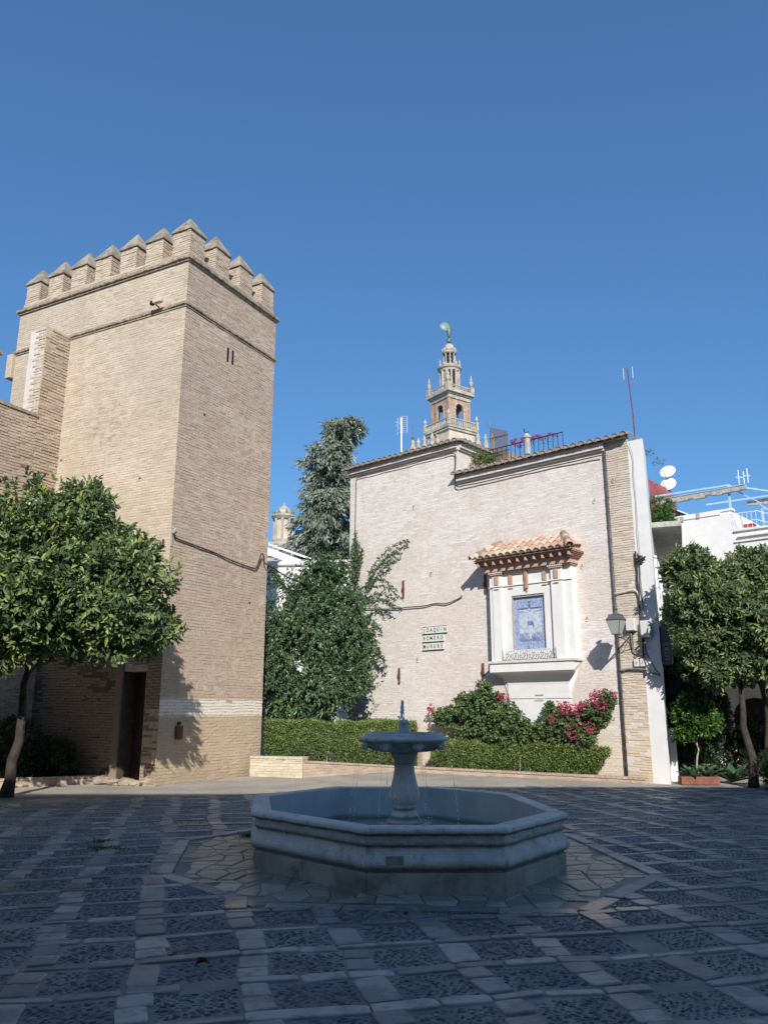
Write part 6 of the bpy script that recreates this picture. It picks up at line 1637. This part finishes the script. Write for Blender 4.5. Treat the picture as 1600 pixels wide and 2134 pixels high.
# agaves with separate leaves
def agave(name, lab, loc, r, n, seed, mt='agave', pot=None, group='agaves right of the plaster corner'):
    rng = np.random.default_rng(seed); t = thing(name, lab, 'agave', loc, 0, group)
    for k in range(n):
        a = k * 2.4 + rng.uniform(-.2, .2); f = k / n; el = math.radians(18 + 62 * f + rng.uniform(-8, 8)); L = r * rng.uniform(.85, 1.15) * (1 - .25 * f)
        w = .05 * r / .35; m = 7; V = []
        for i in range(m):
            u = i / (m - 1); out = L * u * math.cos(el * (1 - .35 * u)); up = L * u * math.sin(el * (1 - .3 * u)); ww = w * (.6 + 1.4 * u if u < .35 else (1.09 * (1 - ((u - .35) / .65) ** 1.8)))+.001
            dx, dy = math.cos(a), math.sin(a)
            for s, h in ((-1, .012), (0, -.008), (1, .012)): V.append((dx * out - dy * ww * s, dy * out + dx * ww * s, up + h))
            V.append((dx * out, dy * out, up - .02 * (1 - u) - .01))
        F = []
        for i in range(m - 1):
            b0 = i * 4; b1 = b0 + 4; F += [(b0, b0+1, b1+1, b1), (b0+1, b0+2, b1+2, b1+1), (b0+2, b0+3, b1+3, b1+2), (b0+3, b0, b1, b1+3)]
        me = bpy.data.meshes.new('leaf'); me.from_pydata(V, [], F); me.update(); at = me.attributes.new('rnd', 'FLOAT', 'POINT'); at.data.foreach_set('value', np.full(len(V), rng.random(), dtype=np.float32)); me.materials.append(M[mt])
        link(bpy.data.objects.new('leaf', me), t)
    return t
agave('agave', 'left one of two bright green agaves in the clay planter', (6.95, 18.95, .16), .36, 16, 1)
agave('agave', 'right one of two bright green agaves in the clay planter', (7.3, 18.98, .17), .40, 16, 2)
agave('agave', 'larger shaded agave right of the clay planter', (7.95, 19.2, .05), .58, 15, 3)
pl = thing('clay_planter', 'low reddish clay planter on the ground right of the plaster corner', 'planter', (7.1, 18.97, 0), -.1)
b = MB(); b.bevbox(-.42, .42, -.16, .16, 0, .17, .015); b.build('trough', M['clay'], pl)
b = MB(); b.box(-.38, .38, -.12, .12, .171, .18); b.build('soil', M['soil'], pl)

# weeds and fallen leaves on the paving
def weed(lab, x, y, n, r, seed, hh=.07):
    rng = np.random.default_rng(seed); P = np.stack([rng.normal(size=n) * r, rng.normal(size=n) * r * .5, np.full(n, -.01)], 1); D = rng.normal(size=(n, 3)) * [.8, .8, .2] + [0, 0, .8]
    V = leaves(P, D, rng.uniform(.4, 1, n) * hh, np.full(n, .009), rng, .2)
    F = (np.arange(n)[:, None, None] * 6 + LF[None]).reshape(-1, 4); o = npmesh('weed_tuft', V, F, M['grass'], None, np.repeat(rng.random(n), 6), stuff=False); o.location = (x, y, 0); tag(o, lab, 'weed', 'weed tufts in the paving')
weed('grass tuft at the left foot of the fountain', -1.78, 11.3, 150, .07, 1)
weed('grass tuft in the paving left of the apron kerb, the nearer one', -3.35, 10.3, 160, .13, 2, .06)
weed('grass tuft in the paving left of the apron kerb, the farther one', -3.6, 10.85, 100, .09, 3, .05)
weed('flat weed patch farthest left in the paving', -4.9, 10.5, 110, .10, 4, .05)
for i, (x, y, s, lab) in enumerate(((-1.22, 5.72, .055, 'dark curled dead leaf on the paving at lower left of centre'), (.15, 7.0, .035, 'small pale leaf on the paving below the fountain'))):
    rng = np.random.default_rng(60 + i); V = leaves(np.array([[0, 0, .012], [.01, .01, .016]]), np.array([[1, .3, .25], [.8, -.5, .5]]), np.array([s * 1.6, s * 1.2]), np.array([s, s * .8]), rng, .5)
    F = (np.arange(2)[:, None, None] * 6 + LF[None]).reshape(-1, 4); o = npmesh('fallen_leaf', V, F, M['dryleaf'], None, np.repeat([.3 + .6 * i, .7], 6), stuff=False); o.location = (x, y, 0); tag(o, lab, 'leaf')

# ------------------------------------------------------------------ cathedral bell tower
def build_giralda():
    g_ = thing('bell_tower', 'ornate cathedral bell tower with round upper stages and bronze vane, far behind the roof', 'bell tower', (16.9, 191, 60.2), math.atan2(.577, .816))
    Z = lambda z: z - 60
    a = 3.55
    def sq(mb, h, z0, z1): return mb.box(-h, h, -h, h, Z(z0), Z(z1))
    b = MB(); sq(b, 4.2, 40, 68.6); b.build('shaft', M['cath'], g_)
    b = MB(); sq(b, 4.85, 69.2, 69.7); sq(b, 4.6, 68.6, 69.19); b.build('balcony_slab', M['cathw'], g_)
    bl = MB(); 
    for k in range(4):
        m = Matrix.Rotation(k * PI / 2, 3, 'Z')
        for x in np.linspace(-4.4, 4.4, 16):
            c = m @ Vector((x, -4.6, 0)); bl.lathe([(.13, Z(69.7)), (.2, Z(70.3)), (.1, Z(70.8)), (.13, Z(71.4))], 6, c=(c.x, c.y, 0))
        p0, p1 = m @ Vector((-4.75, -4.6, Z(71.5))), m @ Vector((4.75, -4.6, Z(71.5))); bl.beam(p0, p1, .4, .25)
        c = m @ Vector((-4.6, -4.6, 0)); bl.box(c.x - .35, c.x + .35, c.y - .35, c.y + .35, Z(69.7), Z(72.0)); bl.lathe([(.2, Z(72)), (.45, Z(72.5)), (.3, Z(73)), (.1, Z(73.6))], 8, c=(c.x, c.y, 0))
    bl.build('balustrade', M['cathw'], g_)
    # belfry: corner piers, arches
    for sx in (-1, 1):
        for sy in (-1, 1):
            pr = MB(); pr.box(sx * a - (.75 if sx > 0 else -.0), sx * a + (.0 if sx > 0 else .75), sy * a - (.75 if sy > 0 else 0), sy * a + (0 if sy > 0 else .75), Z(69.7), Z(77.4)); pr.build('pier', M['cathb'], g_)
    for k in range(4):
        m = Matrix.Rotation(k * PI / 2, 3, 'Z'); w = a - .76; r = 1.25
        f = MB()
        pts = [(-w, 69.7), (-r, 69.7), (-r, 75.0)] + [(-r * math.cos(t_), 75.0 + r * math.sin(t_)) for t_ in np.linspace(0, PI, 12)[1:-1]] + [(r, 75.0), (r, 69.7), (w, 69.7), (w, 77.4), (-w, 77.4)]
        V = []; n = len(pts)
        for y in (-a + .12, -a + .7):
            for x, z in pts: V.append(m @ Vector((x, y, Z(z))))
        f.add(V, [tuple(range(n)), tuple(range(2*n-1, n-1, -1))] + [(i, n+i, n+(i+1) % n, (i+1) % n) for i in range(n)]); f.build('arch', M['cathb'], g_)
        t_ = MB(); V = []
        q = [( r * s_ * math.cos(u), 75.0 + r * s_ * math.sin(u)) for s_ in (1.0, 1.28) for u in np.linspace(0, PI, 13)]
        for y in (-a - .02, -a + .13): V += [m @ Vector((x, y, Z(z))) for x, z in q]
        F = [(i, i+1, 13+i+1, 13+i) for i in range(12)] + [(26+i, 26+13+i, 26+13+i+1, 26+i+1) for i in range(12)] + [(13+i, 13+i+1, 39+i+1, 39+i) for i in range(12)] + [(i, 26+i, 26+i+1, i+1) for i in range(12)]
        t_.add(V, F)
        for x in (-r - .45, r + .05): 
            V0 = m @ Vector((x, -a - .02, Z(69.9))); V1 = m @ Vector((x + .4, -a + .12, Z(74.6))); 
            t_.box(min(V0.x, V1.x), max(V0.x, V1.x), min(V0.y, V1.y), max(V0.y, V1.y), Z(69.9), Z(74.6))
            V0 = m @ Vector((x - .1, -a - .12, 0)); V1 = m @ Vector((x + .5, -a + .12, 0)); t_.box(min(V0.x, V1.x), max(V0.x, V1.x), min(V0.y, V1.y), max(V0.y, V1.y), Z(74.61), Z(75.0))
        t_.build('arch_trim', M['cathw'], g_)
        bb = MB(); c = m @ Vector((0, -1.9, 0)); bb.lathe([(.7, Z(72.2)), (.6, Z(72.6)), (.42, Z(73.2)), (.3, Z(73.8)), (.1, Z(74))], 12, c=(c.x, c.y, 0)); bb.tube([(c.x, c.y, Z(74)), (c.x, c.y, Z(76))], .06, 5); bb.build('bell', M['bronze'], g_, smooth=True)
    en = MB(); sq(en, a + .15, 77.4, 77.7); sq(en, a + .05, 77.71, 78.4); sq(en, a + .35, 78.41, 78.8); sq(en, a + .9, 78.81, 79.1); sq(en, a + .75, 79.11, 79.6); en.build('entablature', M['cathw'], g_)
    pa = MB(); h = a + .25
    for k in range(4):
        m = Matrix.Rotation(k * PI / 2, 3, 'Z')
        for x in np.linspace(-h + .5, h - .5, 6):
            for u in np.linspace(0, 2 * PI, 9)[:-1]:
                c = m @ Vector((x + .42 * math.cos(u), -h, 0)); pa.sphere((c.x, c.y, Z(80.35) + .42 * math.sin(u)), .16, 5, 4)
        p0, p1 = m @ Vector((-h, -h, Z(79.75))), m @ Vector((h, -h, Z(79.75))); pa.beam(p0, p1, .3, .3); p0.z = p1.z = Z(80.95); pa.beam(p0, p1, .3, .22)
        c = m @ Vector((-h, -h, 0)); pa.box(c.x - .55, c.x + .55, c.y - .55, c.y + .55, Z(79.6), Z(81.4)); pa.lathe([(.25, Z(81.4)), (.5, Z(82.0)), (.6, Z(82.5)), (.3, Z(83.1)), (.4, Z(83.4)), (.15, Z(84.0)), (.2, Z(84.3)), (.03, Z(84.8))], 8, c=(c.x, c.y, 0))
    pa.build('parapet', M['cathw'], g_)
    d1 = MB(); d1.lathe([(1.9, Z(79.6)), (1.9, Z(86.0))], 20); d1.build('drum_core', M['dark'], g_)
    c1 = MB()
    for k in range(12):
        u = 2 * PI * k / 12; c1.lathe([(.36, Z(80)), (.30, Z(81)), (.28, Z(85.2)), (.4, Z(85.9))], 7, c=(2.4 * math.cos(u), 2.4 * math.sin(u), 0))
        if k % 3 == 0: c1.box(2.0 * math.cos(u + .26) - .3, 2.0 * math.cos(u + .26) + .3, 2.0 * math.sin(u + .26) - .3, 2.0 * math.sin(u + .26) + .3, Z(80), Z(85.9))
    c1.lathe([(2.9, Z(79.6)), (2.9, Z(80.6)), (2.75, Z(80.8))], 20); c1.build('columns', M['cathw'], g_)
    e1 = MB(); e1.lathe([(2.7, Z(85.9)), (2.75, Z(86.3)), (3.1, Z(86.6)), (3.2, Z(87.0)), (2.9, Z(87.15))], 28); e1.build('cornice', M['cathw'], g_)
    u1 = MB()
    for k in range(10):
        u = 2 * PI * (k + .5) / 10; c = (2.6 * math.cos(u), 2.6 * math.sin(u), 0)
        if k % 2 == 0: u1.lathe([(.3, Z(87.15)), (.3, Z(87.9)), (.15, Z(88.0)), (.3, Z(88.5)), (.12, Z(88.9)), (.03, Z(89.3))], 7, c=c)
        else: u1.lathe([(.2, Z(87.15)), (.34, Z(87.6)), (.12, Z(88.2))], 7, c=c)
    u1.lathe([(2.65, Z(87.15)), (2.65, Z(87.5)), (2.4, Z(87.55))], 24); u1.build('urns', M['cathw'], g_)
    d2 = MB(); d2.lathe([(1.15, Z(87.15)), (1.15, Z(91))], 16); d2.build('drum_core', M['dark'], g_)
    c2 = MB()
    for k in range(8):
        u = 2 * PI * k / 8 + .2; c2.lathe([(.34, Z(87.5)), (.3, Z(88.4)), (.2, Z(88.6)), (.19, Z(90.6)), (.28, Z(91))], 7, c=(1.45 * math.cos(u), 1.45 * math.sin(u), 0))
    c2.lathe([(1.75, Z(91.0)), (1.9, Z(91.3)), (1.9, Z(91.6)), (1.6, Z(91.7))], 24)
    for k in range(10):
        u = 2 * PI * k / 10; c2.sphere((1.65 * math.cos(u), 1.65 * math.sin(u), Z(92.1)), .34, 6, 5, (1, 1, 1.3))
    c2.build('columns', M['cathw'], g_)
    do = MB(); do.lathe([(1.45, Z(91.7)), (1.45, Z(92.4)), (1.3, Z(93.0)), (1.0, Z(93.6)), (.5, Z(94.0)), (.2, Z(94.1))], 20); do.build('dome', M['cathw'], g_, smooth=True)
    vb = MB(); vb.lathe([(.2, Z(94.1)), (.5, Z(94.5)), (.58, Z(95)), (.45, Z(95.5)), (.15, Z(95.8))], 12); vb.build('orb', M['bronze'], g_, smooth=True)
    st = MB(); st.tube([(0, 0, Z(95.8)), (0, 0, Z(96.5)), (.1, 0, Z(97.4)), (.15, 0, Z(98.4)), (.1, 0, Z(99.0)), (.1, 0, Z(99.6))], [.2, .45, .6, .5, .28, .2], 9); st.sphere((.1, 0, Z(99.85)), .24, 8, 6)
    st.tube([(.1, 0, Z(98.9)), (-.5, .2, Z(99.0)), (-.9, .2, Z(99.5))], [.15, .12, .08], 6); st.tube([(.2, 0, Z(98.8)), (.9, -.2, Z(98.3)), (1.9, -.4, Z(98.2))], [.14, .08, .03], 6); st.tube([(-.9, .2, Z(97.2)), (-.9, .2, Z(102))], .05, 5)
    st.build('statue', M['bronze'], g_, smooth=True)
    sh = MB(); n = 20
    for (r0_, y0) in ((1.35, .25),): sh.lathe([(.02, -.06), (r0_ * .6, -.04), (r0_, .02), (r0_, .06), (.02, .0)], n)
    o = sh.build('shield_vane', M['bronzel'], g_, smooth=True); o.location = (-1.05, .3, Z(98.75)); o.rotation_euler = (math.radians(80), 0, math.radians(-25))
build_giralda()
# cathedral roof pinnacles showing above the eaves
for i, (x, z, hgt, lab) in enumerate(((7.2, 66.5, 5.4, 'tall dark cathedral finial left of the bell tower'), )):
    p = thing('pinnacle', lab, 'pinnacle', (x, 190, z - 2))
    b = MB(); b.lathe([(.9, -6), (.9, 1), (.6, 1.2), (.5, 2.2), (.3, 3.0)], 8); b.build('base', M['cathw'], p)
    b = MB(); b.lathe([(.25, 3.0), (.45, 3.5), (.2, 4.0), (.06, 4.2), (.05, 7.4)], 8)
    for k in range(12): b.sphere((.35 * math.cos(k * 2.1), .1 * math.sin(k), 4.6 + k * .22), .10, 5, 4)
    b.build('finial', M['bronze'], p)
small = [(8.6, 66.9, 'first'), (10.05, 67.5, 'second'), (12.0, 68.3, 'third'), (13.4, 68.9, 'fourth'), (23.44, 68.3, 'fifth'), (25.29, 67.95, 'sixth'), (27.0, 68.0, 'last')]
for i, (x, z, wd_) in enumerate(small):
    b = MB(); b.lathe([(.7, -12), (.7, -1.6), (.4, -1.4), (.45, -.9), (.62, -.4), (.3, .2), (.1, .9)], 8)
    o = b.build('urn_finial', M['cathw']); o.location = (x, 189, z); tag(o, wd_ + ' small white stone finial from the left on the cathedral roofline', 'finial', 'white finials on the cathedral roofline')
fv = thing('vane_finial', 'thin dark iron finial with scrolls above the cane screen, far off', 'finial', (26.6, 190, 66))
b = MB(); b.tube([(0, 0, 0), (0, 0, 7.2)], .08, 5)
for k in range(10): b.sphere((.6 * math.cos(k * 1.9), 0, 5 + (k % 5) * .45), .14, 5, 4)
b.build('spike', M['bronze'], fv)

# distant buildings between the tower and the conifer
db = thing('domed_lantern', 'round stone lantern turret with a small dome beyond the conifer', 'turret', (-15.6, 121, 20))
b = MB(); b.lathe([(2.5, 4.0), (1.7, 6.6), (1.7, 7.2)], 20); b.build('skirt', M['cathw'], db)
b = MB(); b.lathe([(1.25, 7.2), (1.25, 10.6)], 16); b.build('drum', M['cath'], db)
b = MB()
for k in range(8):
    u = 2 * PI * k / 8; b.lathe([(.2, 7.2), (.17, 8), (.17, 10), (.25, 10.5)], 7, c=(1.45 * math.cos(u), 1.45 * math.sin(u), 0))
b.lathe([(1.55, 10.5), (1.9, 10.9), (1.9, 11.15), (1.5, 11.3)], 20); b.build('columns', M['cathw'], db)
b = MB(); b.lathe([(1.4, 11.3), (1.3, 11.7), (1.0, 12.2), (.5, 12.6), (.12, 12.8), (.2, 13.0), (.05, 13.3)], 16); b.build('dome', M['cathw'], db, smooth=True)
b = MB()
for k in range(8):
    u = 2 * PI * (k + .5) / 8; b.lathe([(.14, 11.2), (.2, 11.5), (.05, 12.0)], 6, c=(1.6 * math.cos(u), 1.6 * math.sin(u), 0))
b.build('finials', M['bronze'], db)
bb = thing('balustraded_building', 'cream building with a carved stone balustrade under the round turret', 'building', (-14, 100, 0))
b = MB(); b.box(-8, 12, 0, 10, 0, 20.7); b.build('wall', M['cathw'], bb)
b = MB(); b.box(-8.2, 12, -.4, 0, 20.0, 20.3); b.box(-8.2, 12, -.3, .2, 20.7, 21.0); b.box(-8.2, 12, -.2, .1, 22.3, 22.6); b.build('cornice', M['cathw'], bb)
for x in np.arange(-7.8, 6, .85): b = MB(); b.lathe([(.12, 21), (.26, 21.4), (.12, 21.7), (.24, 22.0), (.1, 22.3)], 6, c=(x, -.05, 0)); b.build('baluster', M['cathw'], bb)
wb = thing('white_annex', 'plain white walled building with a rounded cornice behind the climber', 'building', (-5.6, 32, 0), -.10)
b = MB(); b.box(.55, 9, 0, 6, -.1, 7.3); b.build('wall', M['white'], wb)
b = MB(); b.box(-3, .549, 1.5, 6, -.1, 7.1); b.build('wall', M['whited'], wb)
b = MB(); b.tube([(.5, -.02, 7.38), (9, -.02, 7.38)], .12, 10); b.build('cornice', M['white'], wb)
b = MB(); b.beam((-.2, 2.5, 8.9), (2.4, 2.0, 7.9), .08); b.beam((-.2, 2.5, 8.6), (2.0, 2.0, 7.7), .12, .3); b.beam((.7, 2.4, 7.4), (.7, 2.4, 8.5), .06); b.build('skylight', M['pwhite'], wb)
b = MB(); b.box(-3, .54, 1.2, 6, 7.101, 7.35); b.build('roof_edge', M['concrete'], wb)

# low garden wall closing the gap behind the hedge
b = MB(); b.box(-6.2, -2.6, 27.5, 27.9, -.05, 2.6); o = b.build('garden_wall', M['whited']); tag(o, 'shaded plaster garden wall in the gap beside the tower', 'wall')

# houses on the viewer's side of the square: they throw the shade over the fountain
for k_, (x0, x1, h_, lab) in enumerate(((-40, 1.2, 11.75, 'lower pale plastered house on the near side of the square behind the viewer'), (1.21, 45, 12.6, 'taller pale plastered house on the near side of the square behind the viewer'))):
    vb_ = thing('facing_house', lab, 'house', (0, -4, 0))
    b = MB(); b.box(x0, x1, -10, 0, -.1, h_ - .15); b.build('wall', M['facing'], vb_)
    b = MB(); b.box(x0, x1, -10, .15, h_ - .149, h_); b.build('cornice', M['facing'], vb_)
    for x in np.arange(x0 + 2, x1 - 2, 4.0):
        for z in (1.2, 4.7, 8.2): b = MB(); b.box(x, x + 1.2, .001, .05, z, z + 2.1); b.build('window', M['glassd'], vb_)
